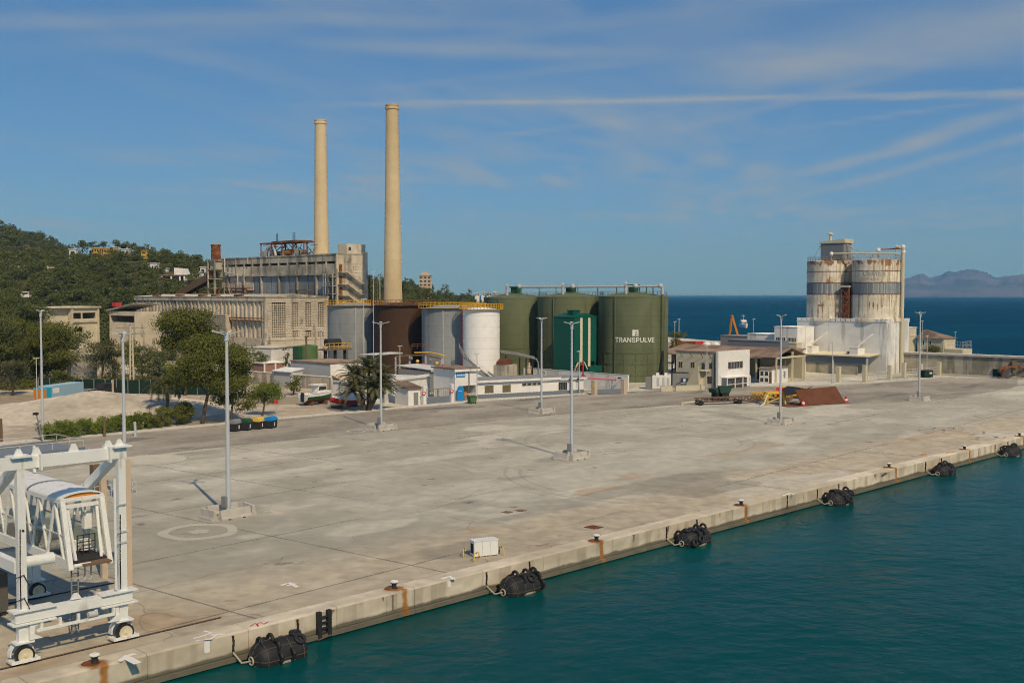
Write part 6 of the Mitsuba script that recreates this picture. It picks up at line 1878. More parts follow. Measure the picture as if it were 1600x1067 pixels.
# ------------------------------------------------------------------ palms
def palm(name, lab, base, heads, n, L, leafm, seed, th=.22, up=.9, curl=1.75):
    """heads: list of (dx, dy, height); each a trunk with a crown of arching fronds made of leaflets"""
    g = np.random.default_rng(seed)
    k = thing(name, lab, 'palm')
    for hx_, hy_, hz in heads:
        b = np.asarray(base, float)
        top = b+[hx_, hy_, hz]
        zs = np.linspace(0, 1, 8)
        pts = [b+np.array([hx_*(.12+.88*t), hy_*(.12+.88*t), hz*t]) for t in zs]
        part(k, 'trunk', MB().tube(pts, th*(1+.25*np.cos(zs*20))*(1.05-.15*zs), 9), 'mat_bark', 40)
        m = MB()
        for i in range(n):
            a = 6.283*i/n+g.random()*.4
            e0 = up*(1.45*g.random()**.8-.25)
            l = L*(.75+.4*g.random())
            d = np.array([math.cos(a), math.sin(a), 0]); s = np.array([-d[1], d[0], 0])
            P = []
            for t in np.linspace(0, 1, 9):
                ang = e0-curl*t*t
                P.append((P[-1] if P else top)+(d*math.cos(ang)+UP*math.sin(ang))*(l/8 if P else 0))
            for j in range(8):
                w = .05*(1-j/9)
                p0, p1 = P[j], P[j+1]
                m.beam(p0, p1, w, w*.7)
                for sg in (-1, 1):
                    for q in (0, .33, .66):
                        o = p0+(p1-p0)*q
                        ll = l*.17*math.sin(math.pi*min(1, (j+q+.9)/9.2))+.08
                        tip = o+s*sg*ll*.85+(p1-p0)/np.linalg.norm(p1-p0)*ll*.55-UP*ll*.32
                        wv = (p1-p0)/np.linalg.norm(p1-p0)*.075
                        m.add([o-wv, o+wv, tip], [[0, 1, 2]])
        part(k, 'frond', m, leafm, kind='stuff')
    return k


palm('palm_tree', 'single date palm with bare trunk before the sand heap', G(262, 652), [(0, 0, 4.9)], 44, 4.2, 'mat_palm', 5)
palm('palm_clump', 'dense clump of date palms with many trunks beside the boats', G(574, 642), [(-2.3, .6, 3.4), (-1.0, 1.8, 5.6), (.6, .3, 7.0), (2.3, -.6, 5.2), (3.4, .5, 3.6), (.2, -1.6, 3.8)], 44, 3.7, 'mat_palm', 9, .24, 1.1, 1.25)


# ------------------------------------------------------------------ lamp posts with their concrete barriers
def jersey(F, L=2.1, h=.85):
    m = MB(F)
    m.endx([(-.30, 0), (.30, 0), (.30, .12), (.17, .30), (.11, h), (-.11, h), (-.17, .30), (-.30, .12)], -L/2, L/2)
    return m


def lamp(px, py, ptop, lab, arms='cross', barriers=True, seed=0, r=.19):
    q = G(px, py)
    Y = dist(q)
    h = Z(ptop, Y)
    k = thing('lamp_post', lab, 'lamp post')
    part(k, 'pole', MB().tube([q, q+[0, 0, h*.5], q+[0, 0, h]], [r, r*.8, r*.55], 14), 'mat_galv', 40)
    part(k, 'base_plate', MB().cbox(q+[0, 0, .03], (.8, .8, .06)), 'mat_galv')
    part(k, 'control_box', MB().cbox(q+[-.33, .05, 1.3], (.35, .45, .9), .3), 'mat_grey')
    top = q+[0, 0, h]
    part(k, 'collar', MB().lathe([(r*.5, h-.5), (r*.9, h-.45), (r*.9, h+.05), (.01, h+.1)], q, 12), 'mat_galv', 40)
    for i, a in enumerate({'cross': (.3, 1.9, 3.4, 5.0), 'wide': (.75, 3.9, 2.2, 5.4), 'short': (.8, 3.9)}[arms]):
        d = np.array([math.cos(a+seed), math.sin(a+seed), 0])
        ln = .62 if arms != 'wide' else .95
        ak = part(k, 'arm', MB().beam(top, top+d*ln*.6+[0, 0, .22], .09), 'mat_galv')
        s = np.array([-d[1], d[0], 0])
        c = top+d*ln+[0, 0, .26]
        m = MB()
        m.add([c-d*.32-s*.16+[0, 0, -.08], c+d*.32-s*.16+[0, 0, .06], c+d*.32+s*.16+[0, 0, .06], c-d*.32+s*.16+[0, 0, -.08], c-d*.32-s*.16+[0, 0, -.0], c+d*.32-s*.16+[0, 0, .14], c+d*.32+s*.16+[0, 0, .14], c-d*.32+s*.16+[0, 0, -.0]], [[0, 3, 2, 1], [4, 5, 6, 7], [0, 1, 5, 4], [2, 3, 7, 6], [1, 2, 6, 5], [0, 4, 7, 3]])
        part(ak, 'floodlight', m, 'mat_lightgrey')
    if barriers:
        for i, (dx, dy, yw, side) in enumerate(((-.1, -1.25, .04, 'front'), (1.9, -.2, 1.45, 'right'), (-1.95, -.1, 1.65, 'left'), (.15, 1.25, -.05, 'back'))):
            F = frame(q+[dx, dy, 0], yaw=yw+seed*.1)
            kb = thing('concrete_barrier', f'{side} concrete barrier at the foot of {barriers}', 'barrier', 'concrete barriers around the lamp posts')
            part(kb, 'block', jersey(F, 2.9 if side in ('front', 'back') else 1.9), 'mat_concrete')
            for s1 in (-.7, .7):
                part(kb, 'lifting_slot', MB(F).box(s1-.14, s1+.14, -.315, -.30, .0, .09), 'mat_dark')
    return k


lamp(357, 806, 524, 'tall grey lamp post nearest the boarding gantry, fully in view before the pines', 'wide', 'the lamp post nearest the boarding gantry', .0, .22)
lamp(893, 716, 508, 'tall lamp post in the middle of the apron before the green hopper', 'cross', 'the lamp post in the middle of the apron', .5)
lamp(595.5, 671, 507, 'lamp post at the road before the clump of palms', 'wide', 'the lamp post before the palms', .1)
lamp(846, 645, 500, 'lamp post before the long white office', 'cross', 'the lamp post before the white office', .8)
lamp(1219, 662, 496, 'lamp post beside the yellow boom and rusty plate', 'cross', 'the lamp post beside the rusty plate', 1.0)
lamp(1436, 626, 491, 'lamp post before the breakwater right of the silo house', 'cross', 'the lamp post right of the silo house', .3)
lamp(196, 806, 526, 'lamp post rising behind the right leg of the boarding gantry', 'cross', None, .6)
lamp(67, 689, 489, 'thick grey lamp post at the far left beside the hedge', 'short', None, 0)
for (px, py, pt, lab) in ((58, 634, 560, 'thin pale pole left of the blue container'), (625, 606, 541, 'thin pole with two floodlights on the white roof before the brown tank'), (745.5, 627, 553, 'thin pole at the left end of the long white office'),
                          (905, 618, 549, 'thin grey pole at the annexe of the white office'), (569, 641, 468, 'tall thin pole behind the no entry sign'), (584, 600, 425, 'very tall thin mast before the brown tank'),
                          (1300, 600, 535, 'thin pole before the silo canopy'), (1448, 586, 525, 'thin pole beside the dark green cabinet'), (1440, 560, 502, 'lamp pole over the brown roofed house'),
                          (1054, 548, 503, 'left one of two slim lamp poles past the green tank'), (1060.5, 548, 499, 'right one of two slim lamp poles past the green tank'), (1177, 548, 499, 'slim pole between the crane and the white store'), (1492, 560, 519, 'slim pole on the terrace beyond the breakwater'), (1104, 611, 540, 'slim pole before the stair of the port office')):
    Y = {1440: 300, 1054: 300, 1060.5: 305, 1177: 290, 1492: 318, 584: 246, 625: 232}.get(px)
    q = C(px, Y) if Y else G(px, py)
    h = Z(pt, dist(q))
    k = thing('pole', lab, 'pole')
    part(k, 'shaft', MB().tube([q, q+[0, 0, h]], [.10, .07], 8), 'mat_lightgrey', 40)
    part(k, 'head', MB().beam(q+[-.5, .1, h], q+[.5, -.1, h+.1], .22, .14), 'mat_lightgrey')
k = thing('leaning_post', 'short dark leaning post with a small box on top beside the thick lamp post', 'post')
q = G(67.5, 690)
part(k, 'post', MB().tube([q+[-.1, 0, 0], q+[-.75, .1, 3.6]], .09, 8), 'mat_grey', 40)
part(k, 'box', MB().cbox(q+[-.85, .1, 3.7], (.6, .4, .3), .4), 'mat_dark')
for (px, py, h, lab) in ((163, 682, 2.6, 'dark wooden post standing in the hedge'), (211, 682, 2.0, 'thin post at the pavement before the hedge'), (2, 690, 3.0, 'dark stump at the left picture edge')):
    q = G(px, py)
    single('post', MB().tube([q, q+[.05, 0, h*.5], q+[0, .02, h]], [.2, .17, .18], 8), 'mat_oldwood' if px != 211 else 'mat_galv', lab, 'post', None, 40)
q = C(206, 226)
k = thing('pylon', 'cream concrete power pylon with cross arms among the trees', 'pylon')
for s1 in (-.4, .4):
    part(k, 'leg', MB().beam(q+[s1, 0, 0], q+[s1*.5, 0, 12.6], .3), 'mat_cream')
for z in np.arange(1, 12, 1.1):
    part(k, 'rung', MB().box(q[0]-.4, q[0]+.4, q[1]-.06, q[1]+.06, z, z+.18), 'mat_cream')
for z in (12.2, 11.0):
    part(k, 'cross_arm', MB().beam(q+[-2.4, 1.6, z], q+[2.4, -1.6, z], .16), 'mat_grey')
for i, (px, py, Y) in enumerate(((32, 414, 470), (76, 416, 480))):
    p = C(px, Y); z = float(hill_z(p[None, :])[0]); zt = Z(py, Y)
    k = thing('pylon', ('left', 'right')[i]+' grey power pole standing up from the wooded hill', 'pylon')
    part(k, 'mast', MB().beam(p*[1, 1, 0]+[0, 0, z], p*[1, 1, 0]+[0, 0, zt], .7), 'mat_cream')
    part(k, 'cross_arm', MB().beam(p*[1, 1, 0]+[-2.2, 2.2, zt-.6], p*[1, 1, 0]+[2.2, -2.2, zt-.6], .4), 'mat_cream')

# ------------------------------------------------------------------ boarding gantry and its bridge
k = thing('boarding_gantry', 'white steel portal gantry on rail wheels carrying the boarding bridge', 'gantry')
GX0, GX1, GY0, GY1, GH = 21.75, 27.15, 3.3, 15.2, 10.7
LW = .30


for gx, n in ((GX0, 'left'), (GX1, 'right')):
    for gy in (GY0, GY1):
        m = MB()
        m.box(gx-LW, gx+LW*.35, gy-.19, gy+.19, 2.0, GH if gy == GY0 else 5.25)
        lg = part(k, 'leg', m, 'mat_gantry')
        m = MB()
        m.box(gx-.36, gx+.12, gy-.2, gy+.2, 1.15, 2.0)
        m.side([(gx+.16, 2.0), (gx+.16, 1.2), (gx+.35, 1.2), (gx+.45, 1.85), (gx+.9, 2.0)] if n == 'left' else [(gx-.42, 2.0), (gx-.9, 2.0), (gx-.62, 1.85), (gx-.6, 1.2), (gx-.42, 1.2)], gy-.28, gy+.28)
        part(lg, 'foot', m, 'mat_gantry')
        sg1 = 1 if n == 'left' else -1
        part(lg, 'gusset', MB().side([(gx-.13+sg1*.3, 1.2), (gx-.13+sg1*.95, 1.2), (gx-.13+sg1*.3, 1.6)] if sg1 > 0 else [(gx-.13-.95, 1.2), (gx-.13-.3, 1.2), (gx-.13-.3, 1.6)], gy-.34, gy-.26), 'mat_gantry')
        m = MB().box(gx-.6, gx+.38, gy-.36, gy+.36, 1.07, 1.15)
        part(lg, 'foot_plate', m, 'mat_gantry')
        wz = .48
        wk = part(lg, 'wheel', MB().tube([(gx-.13, gy-.42, wz), (gx-.13, gy-.12, wz)], wz, 26), 'mat_black', 40)
        part(wk, 'rim', MB(np.array([[1, 0, 0, gx-.13], [0, 0, 1, gy-.44], [0, -1, 0, wz], [0, 0, 0, 1.0]])).lathe([(.01, -.06), (.10, -.06), (.12, .0), (.27, .0), (.36, -.04), (.38, .06), (.01, .06)], (0, 0, 0), 26), 'mat_stripe', 40)
        # mudguard and rail skid
        ang = np.linspace(-.15, math.pi+.15, 13)
        mg = MB()
        for a, b in zip(ang[:-1], ang[1:]):
            for r0, r1 in ((.56, .62),):
                P = [[gx-.13+r*math.cos(t), y, wz+r*math.sin(t)] for y in (gy+.02, gy+.42) for t in (a, b) for r in (r0, r1)]
                mg.add(P, [[0, 1, 3, 2], [4, 6, 7, 5], [0, 2, 6, 4], [1, 5, 7, 3], [0, 4, 5, 1], [2, 3, 7, 6]])
        part(lg, 'wheel_guard', mg, 'mat_gantry')
        part(lg, 'skid', MB().box(gx-.85, gx+.6, gy-.50, gy-.43, .14, .30).box(gx-.85, gx-.6, gy-.48, gy+.3, .14, .26).box(gx+.35, gx+.6, gy-.48, gy+.3, .14, .26), 'mat_gantry')
# front portal beams
part(k, 'top_beam', MB().box(GX0-7.5, GX1+.16, GY0-.22, GY0+.22, GH-.62, GH), 'mat_gantry')
part(k, 'rear_beam', MB().box(GX0-.3, GX1+.12, GY1-.24, GY1+.24, 5.25, 5.8), 'mat_gantry')
for gx in (GX0-.15, GX1-.15):
    part(k, 'corner_cap', MB().box(gx-.5, gx+.55, GY0-.5, GY0+.5, GH, GH+.07), 'mat_gantry')
for x in (GX0+.75, (GX0+GX1)/2, GX1-.8):
    m = MB(); m.side([(x-.28, GH), (x+.28, GH), (x+.1, GH+.42), (x-.1, GH+.42)], GY0-.1, GY0+.0)
    part(k, 'lifting_eye', m, 'mat_gantry')
for x in (GX0-.1, GX1-.1):
    m = MB(); m.side([(x-.25, GH+.07), (x+.25, GH+.07), (x+.08, GH+.4), (x-.08, GH+.4)], GY0+.05, GY0+.15)
    part(k, 'lifting_eye', m, 'mat_gantry')
for x in (GX0+.85, GX1-.85):
    part(k, 'beam_flange', MB().box(x-.05, x+.05, GY0-.5, GY0+.5, GH-.75, GH+.1), 'mat_gantry')
m = MB().box(GX0-.55, GX1+.35, GY0-.28, GY0+.26, 2.16, 2.70)
part(k, 'lower_beam', m, 'mat_gantry')
for x0, x1 in ((GX0-.72, GX0+1.5), (GX1-1.45, GX1+.6)):
    part(k, 'lower_flange', MB().box(x0, x1, GY0-.46, GY0+.4, 2.72, 2.79).box(x0, x1, GY0-.42, GY0+.4, 2.04, 2.12), 'mat_gantry')
part(k, 'tie_rod', MB().beam([GX0+.5, GY0-.3, 1.62], [GX1-.7, GY0-.3, 1.62], .16, .13), 'mat_gantry')
for t in np.linspace(.14, .86, 5):
    x = GX0+(GX1-GX0)*t
    part(k, 'tie_bracket', MB().box(x-.07, x+.07, GY0-.36, GY0-.22, 1.68, 2.05), 'mat_gantry')
part(k, 'drive_motor', MB().tube([(GX1-2.2, GY0-.35, 1.88), (GX1-1.7, GY0-.35, 1.88)], .16, 12), 'mat_lightgrey', 40)
m = MB(); m.side([((GX0+GX1)/2-.3, 2.78), ((GX0+GX1)/2+.3, 2.78), ((GX0+GX1)/2+.1, 3.1), ((GX0+GX1)/2-.1, 3.1)], GY0-.05, GY0+.05)
part(k, 'lifting_eye', m, 'mat_gantry')
# braces running back and down, side beams, cross tube
for gx in (GX0-.1, GX1-.1):
    part(k, 'brace', MB().beam([gx, GY0+.3, GH-.45], [gx, GY0+5.6, 7.2], .36, .5), 'mat_gantry')
    part(k, 'side_beam', MB().beam([gx, GY0+.4, 4.9], [gx, GY1-.4, 4.9], .4, .6), 'mat_gantry') if gx < 24 else None
part(k, 'cross_tube', MB().tube([(GX0+.35, GY0+.9, 5.0), (GX0+1.9, GY0+.9, 5.0)], .30, 16), 'mat_gantry', 40)
part(k, 'rear_cross_tube', MB().tube([(GX0-1.5, GY1, 3.1), (GX1-.4, GY1, 3.1)], .34, 16), 'mat_gantry', 40)
for gx, gy in ((GX0-.25, GY0-.24), (GX1-.3, GY0-.24)):
    part(k, 'cable', MB().tube([(gx, gy, 2.9), (gx, gy, 5), (gx+.03, gy-.02, 7)], .03, 6), 'mat_black', 40)
for z in (3.4, 4.6):
    part(k, 'cable', MB().tube([(GX0+.2, GY0-.24, z-.6), (GX0-.1, GY0-.30, z+.05), (GX0-.5, GY0-.24, z-.1)], .025, 6), 'mat_black', 40)
part(k, 'rack', MB().box(GX1-.62, GX1-.5, GY0-.25, GY0-.20, 2.9, 9.0), 'mat_gantry')
for z in (5.4, 6.0, 7.5):
    part(k, 'clamp', MB().box(GX1-.5, GX1+.2, GY0-.27, GY0-.19, z, z+.1), 'mat_lightgrey')
part(k, 'bolt_hole', MB().tube([(GX0-.05, GY0-.21, 6.9), (GX0-.05, GY0-.195, 6.9)], .07, 12), 'mat_dark')
part(k, 'bolt_hole', MB().tube([(GX1-.05, GY0-.21, 7.5), (GX1-.05, GY0-.195, 7.5)], .07, 12), 'mat_dark')

# the glazed boarding bridge hung in the gantry
k = thing('boarding_bridge', 'white roofed glazed boarding bridge with zigzag struts hung in the gantry', 'bridge')
bx0, bx1, by0, by1, bz0, bz1 = 24.55, 26.75, 4.1, 17.1, 4.45, 7.85
bm = (bx0+bx1)/2
roofp = [(bx0-.12, bz1)]+[(bm+(bx1-bx0+.24)/2*math.sin(t), bz1+.36*math.cos(t)) for t in np.linspace(-1.45, 1.45, 13)]+[(bx1+.12, bz1)]
roofq = roofp+[(x, z-.08) for x, z in roofp[::-1]]
for i, (a, b) in enumerate(((by0+.9, by0+5.3), (by0+5.5, by0+12), (by0+12.2, by1))):
    part(k, 'roof_shell', MB().side(roofq, a, b), 'mat_gantry', 30)
part(k, 'roof_joint', MB().side([(x, z+.04) for x, z in roofq], by0+5.28, by0+5.52), 'mat_bluegrey')
part(k, 'orange_valance', MB().side([(bx0+.1, bz1+.02)]+[(bm+(bx1-bx0-.3)/2*math.sin(t), bz1+.26*math.cos(t)) for t in np.linspace(-1.3, 1.3, 9)]+[(bx1-.1, bz1+.02)], by0+1.05, by0+1.1), 'mat_orange')
part(k, 'floor', MB().box(bx0, bx1, by0+.1, by1, bz0-.05, bz0+.12), 'mat_dark')
for x in (bx0, bx1):
    part(k, 'sill_beam', MB().box(x-.09, x+.09, by0+.2, by1, bz0-.25, bz0+.22), 'mat_gantry')
    part(k, 'eave_beam', MB().box(x-.11, x+.11, by0+.9, by1, bz1-.22, bz1-.0), 'mat_gantry')
    y, up_ = by0+.9, True
    while y < by1-1:
        a, b = (y, y+1.05)
        part(k, 'strut', MB().beam([x, a, bz0+.2 if up_ else bz1-.2], [x, b, bz1-.2 if up_ else bz0+.2], .13), 'mat_gantry')
        y += 1.05; up_ = not up_
    part(k, 'hand_rail', MB().tube([(x, by0+.4, bz0+1.45), (x, by1, bz0+1.45)], .045, 6), 'mat_lightgrey', 40)
    part(k, 'side_glass', MB().add([[x+.02, by0+.5, bz0+.25], [x+.02, by1, bz0+.25], [x+.02, by1, bz0+1.42], [x+.02, by0+.5, bz0+1.42]], [[0, 1, 2, 3]]), 'mat_pane_green')
# front frame, leaning back
for x in (bx0, bx1):
    part(k, 'front_post', MB().beam([x, by0, bz0-.3], [x, by0+1.0, bz1+.05], .26, .2), 'mat_gantry')
    xi = x+(.42 if x == bx0 else -.34)
    part(k, 'inner_post', MB().beam([xi, by0+.35, bz0+.1], [xi-(.12 if x == bx0 else -.1), by0+1.1, bz1-.5], .14), 'mat_gantry')
part(k, 'front_lintel', MB().beam([bx0-.12, by0+.98, bz1-.05], [bx1+.12, by0+.98, bz1-.05], .22, .2), 'mat_gantry')
part(k, 'front_lintel', MB().beam([bx0+.2, by0+1.0, bz1-.42], [bx1-.2, by0+1.0, bz1-.42], .16, .2), 'mat_gantry')
part(k, 'threshold', MB().box(bx0+.5, bx1-.15, by0-.55, by0+.9, bz0-.1, bz0+.02), 'mat_oldwood')
part(k, 'flap_hinge', MB().tube([(bx0+.1, by0-.2, bz0-.05), (bx0+1.0, by0-.25, bz0-.05)], .1, 8), 'mat_gantry', 40)
part(k, 'rail_gate', rail_line([(bx0+.9, by0+1.2, bz0+.1), (bx1-.3, by0+1.2, bz0+.1)], 1.15, .35, .045, (.33, .66, 1)), 'mat_dark')
for i, (x, z, w, h) in enumerate(((bx1-.75, bz0+1.5, .42, .9), (bx1-.9, bz0+.4, .5, .5), (bx0+1.3, bz0+.3, .35, .45), (bx0+.9, bz0+.35, .2, .55))):
    part(k, 'equipment_box', MB().box(x, x+w, by0+1.5, by0+1.9, z, z+h), 'mat_white')
part(k, 'hanging_lamp', MB().box(bx0+.75, bx0+.82, by0+1.2, by0+1.3, bz1-.95, bz1-.5).box(bx0+1.05, bx0+1.12, by0+1.2, by0+1.3, bz1-1.0, bz1-.5).box(bx0+1.35, bx0+1.42, by0+1.2, by0+1.3, bz1-.9, bz1-.5), 'mat_gantry')
# hanging service ladder below the front end
lad = MB()
for x in (bx0+.25, bx0+.62):
    lad.beam([x, by0+.6, .5], [x, by0+.5, bz0], .06)
for z in np.arange(.6, bz0, .32):
    lad.beam([bx0+.25, by0+.58, z], [bx0+.62, by0+.58, z], .04)
part(k, 'ladder', lad, 'mat_grey')
part(k, 'ladder_cage', MB().tube([(bx0+.9, by0+.3, bz0-.2), (bx0+.9, by0+.3, bz0-1.0), (bx0+1.25, by0+.3, bz0-1.0), (bx0+1.25, by0+.3, bz0-.2)], .05, 6).beam([bx0+.3, by0+.3, bz0-.9], [bx0+.9, by0+.3, bz0-.8], .04), 'mat_lightgrey')
for y in (by0+9, by0+16):
    part(k, 'roof_lamp_post', MB().beam([bx1-.5, y, bz1+.4], [bx1-.5, y, bz1+2.0], .14), 'mat_gantry')

# the fixed elevated walkway along the quay on peach columns
k = thing('elevated_walkway', 'flat blue grey elevated walkway roof on peach concrete columns behind the gantry', 'walkway')
part(k, 'deck', MB().box(-30, 30.6, 15.8, 20.1, 8.62, 8.92), 'mat_bluegrey')
part(k, 'parapet', MB().box(-30, 30.6, 15.8, 15.92, 8.92, 9.1).box(-30, 30.6, 19.98, 20.1, 8.92, 9.1), 'mat_bluegrey')
part(k, 'railing', rail_line([(-30, 15.86, 9.1), (30.5, 15.86, 9.1), (30.5, 20.04, 9.1), (-30, 20.04, 9.1)], .45, 2.0, .04, (1,)), 'mat_lightgrey')
for (px, py, zt) in ((163, 903, 7.6), (201, 913, 8.3)):
    q = G(px, py)
    part(k, 'column', MB(frame(q, yaw=0)).box(-.19, .19, -.17, .17, 0, zt), 'mat_peach')
for x in (5, -8, -20):
    part(k, 'column', MB().box(x-.35, x+.35, 17.6, 18.3, 0, 8.62), 'mat_peach')
q = G(150, 775)
k = thing('stair_enclosure', 'dark post with metal railings on the apron behind the boarding bridge', 'post')
part(k, 'post', MB(frame(q, yaw=0)).box(-.4, .4, -.4, .4, 0, 3.0), 'mat_oldwood')
part(k, 'railing', rail_line([q+[-3, -1, 0], q+[3.5, -1, 0], q+[3.5, 2, 0]], 1.1, .8, .06), 'mat_lightgrey')
k = thing('generator_cabinet', 'dark grey metal cabinet at the left edge behind the gantry wheels', 'cabinet')
F = frame(G(-14, 966), yaw=.02)
part(k, 'body', MB(F).box(-3.0, 1.0, 0, 2.0, .25, 2.55), 'mat_bronzegrey')
part(k, 'label_plate', MB(F).box(-.05, .35, -.02, 0, .75, 1.1), 'mat_paint')
part(k, 'plinth', MB(F).box(-2.9, .9, .1, 1.9, 0, .25), 'mat_dark')
# crane rails let into the apron
for i, y in enumerate((3.3, 15.2)):
    key = numbered('rail_track'); labels[key] = {'label': ('front', 'rear')[i]+' sunken crane rail along the quay', 'category': 'rail'}
    scene[key] = ply(MB().box(-60, 33, y-.33, y-.05, .002, .012).mesh(), 'mat_dark')
    part(key, 'railhead', MB().box(-60, 33, y-.22, y-.16, .012, .05), 'mat_oldwood')

# ------------------------------------------------------------------ bollards, fenders, ladder
for i, b in enumerate(BOLLARDS):
    k = thing('bollard', ('nearest', 'second', 'third', 'fourth', 'fifth', 'sixth', 'farthest')[i]+' white topped mooring bollard along the quay edge, counted from the left', 'bollard', 'mooring bollards along the quay edge')
    part(k, 'stem', MB().lathe([(.22, .03), (.17, .08), (.15, .22), (.17, .33), (.25, .38), (.25, .42)], b, 20), 'mat_dark', 40)
    part(k, 'cap', MB().lathe([(.26, .42), (.27, .47), (.21, .51), (.01, .53)], b, 20), 'mat_paint', 40)
    part(k, 'base_plate', MB().lathe([(.46, .003), (.46, .03), (.01, .035)], b+[-.12, .15, 0], 12), 'mat_rust')
    part(k, 'bollard_foot', MB().cbox(b+[-.35, .12, .05], (.5, .3, .08), .2), 'mat_rust')
FP = ((430, 1049), (814, 936), (1087, 858), (1315, 793), (1479, 746), (1584, 717))
for i, (px, py) in enumerate(FP):
    q = G(px, py, SEA)
    x = on_y(px, -1.27)
    k = thing('fender', ('first', 'second', 'third', 'fourth', 'fifth', 'sixth')[i]+' big black floating fender from the left, netted with tyres and chains', 'fender', 'floating fenders along the quay wall')
    R, HL = .92, 1.75
    c = np.array([x, -R-.35, SEA+.30])
    prof = []
    for v in np.linspace(-1, 1, 23):
        s = abs(v)
        rr = R*math.sqrt(max(0, 1-max(0, (s-.55)/.45)**2.4))
        prof.append((max(rr, .02), v*HL))
    M = np.array([[0, 0, 1, c[0]], [1, 0, 0, c[1]], [0, 1, 0, c[2]], [0, 0, 0, 1.0]])
    part(k, 'body', MB(M).lathe(prof, (0, 0, 0), 36), 'mat_rubber', 40)
    rg = random.Random(40+i)
    for a0 in (0.2, 1.0, 1.75, 2.5, 3.3):                     # tyres threaded on the chain net
        for s0 in (-1.15, -.40, .38, 1.12):
            if rg.random() < .5:
                continue
            s1 = s0+rg.uniform(-.1, .1)
            a = a0+rg.uniform(-.12, .12)
            rr = R*math.sqrt(max(0, 1-max(0, (abs(s1)/HL-.55)/.45)**2.4))
            d = np.array([0, math.cos(a+math.pi-.2), math.sin(a)])
            d /= np.linalg.norm(d)
            tw = rg.random() < .5
            u1 = np.array([1.0, 0, 0]); u2 = np.cross(d, u1)
            nrm = d if tw else u1
            e1, e2 = (u1, u2) if tw else (d, u2)
            tc = c+[s1, 0, 0]+d*(rr+(.10 if tw else .02))
            th = np.linspace(0, 2*math.pi, 15)
            part(k, 'tyre', MB().tube([tc+e1*.27*math.cos(w)+e2*.27*math.sin(w) for w in th], .105, 8, False), 'mat_rubber', 40)
    net = MB()
    for s0 in (-1.2, -.45, .35, 1.15):
        rr = R*math.sqrt(max(0, 1-max(0, (abs(s0)/HL-.55)/.45)**2.4))+.03
        net.tube([c+[s0, rr*math.cos(w), rr*math.sin(w)] for w in np.linspace(0, 2*math.pi, 20)], .025, 5)
    for a in np.linspace(0, 2*math.pi, 9)[:-1]:
        net.tube([c+[v*HL, (R*math.sqrt(max(0, 1-max(0, (abs(v)-.55)/.45)**2.4))+.03)*math.cos(a), (R*math.sqrt(max(0, 1-max(0, (abs(v)-.55)/.45)**2.4))+.03)*math.sin(a)] for v in np.linspace(-.98, .98, 13)], .025, 5)
    part(k, 'chain_net', net, 'mat_chain', 40)
    for s1 in (-1, 1):
        ends = c+[s1*HL*.98, 0, 0]
        tt = np.linspace(0, 2*math.pi, 13)
        part(k, 'end_ring', MB().tube([ends+[s1*.05, .22*math.cos(w), .22*math.sin(w)] for w in tt], .05, 6, False), 'mat_rope', 40)
        part(k, 'mooring_rope', MB().tube([ends+[s1*.06, 0, 0], ends+[s1*.35, .5, -.15], [x+s1*2.15, -.08, SEA+.55], [x+s1*2.15, -.03, -.65]], .055, 6), 'mat_rope', 40)
        part(k, 'chain', MB().tube([(x+s1*2.15+.02*math.sin(z*9), -.06, z) for z in np.linspace(-.15, -1.25, 9)], [.075, .05]*4+[.07], 6), 'mat_dark', 40)
    part(k, 'waterline_weed', MB(M).lathe([(R*.99, -HL*.55), (R*1.005, 0), (R*.99, HL*.55)], (0, 0, 0), 20, math.pi*1.05, math.pi*1.22), 'mat_rope', 40)
q = G(517, 958)
x = q[0]
k = thing('quay_ladder', 'black rubber quay ladder hanging on the wall right of the nearest fender', 'ladder')
for s1 in (-.36, .36):
    part(k, 'side_rail', MB().box(x+s1-.13, x+s1+.13, -.26, -.01, -1.62, .02), 'mat_rubber')
for z in np.arange(-1.4, -.05, .34):
    part(k, 'rung', MB().box(x-.23, x+.23, -.22, -.10, z, z+.09), 'mat_rubber')
part(k, 'bottom_bar', MB().tube([(x-.55, -.3, -1.62), (x+.4, -.3, -1.5)], .035, 6), 'mat_oldwood', 40)
for i, (px, py) in enumerate(((1262, 778), (900, 888))):
    q = G(px, py)
    if i == 0:
        k = thing('chain_hook', 'thin dark chain with hook hanging on the quay wall left of the fourth fender', 'chain')
        part(k, 'chain', MB().tube([(q[0], -.05, .0), (q[0]+.05, -.06, -.5), (q[0]-.05, -.06, -1.1)], [.08, .04, .06], 6), 'mat_dark', 40)
        part(k, 'link', MB().tube([(q[0]+.12*math.cos(w), -.08, -1.15+.12*math.sin(w)) for w in np.linspace(0, 6.283, 9)], .035, 6, False), 'mat_rust', 40)
    else:
        k = thing('drain_outlet', 'round dark drain outlet in the quay wall below the third bollard', 'drain')
        part(k, 'pipe', MB(np.array([[1, 0, 0, q[0]], [0, 0, 1, -.02], [0, -1, 0, -1.12], [0, 0, 0, 1.0]])).lathe([(.20, -.0), (.26, -.14), (.26, .1), (.2, .1)], (0, 0, 0), 16), 'mat_dark', 40)

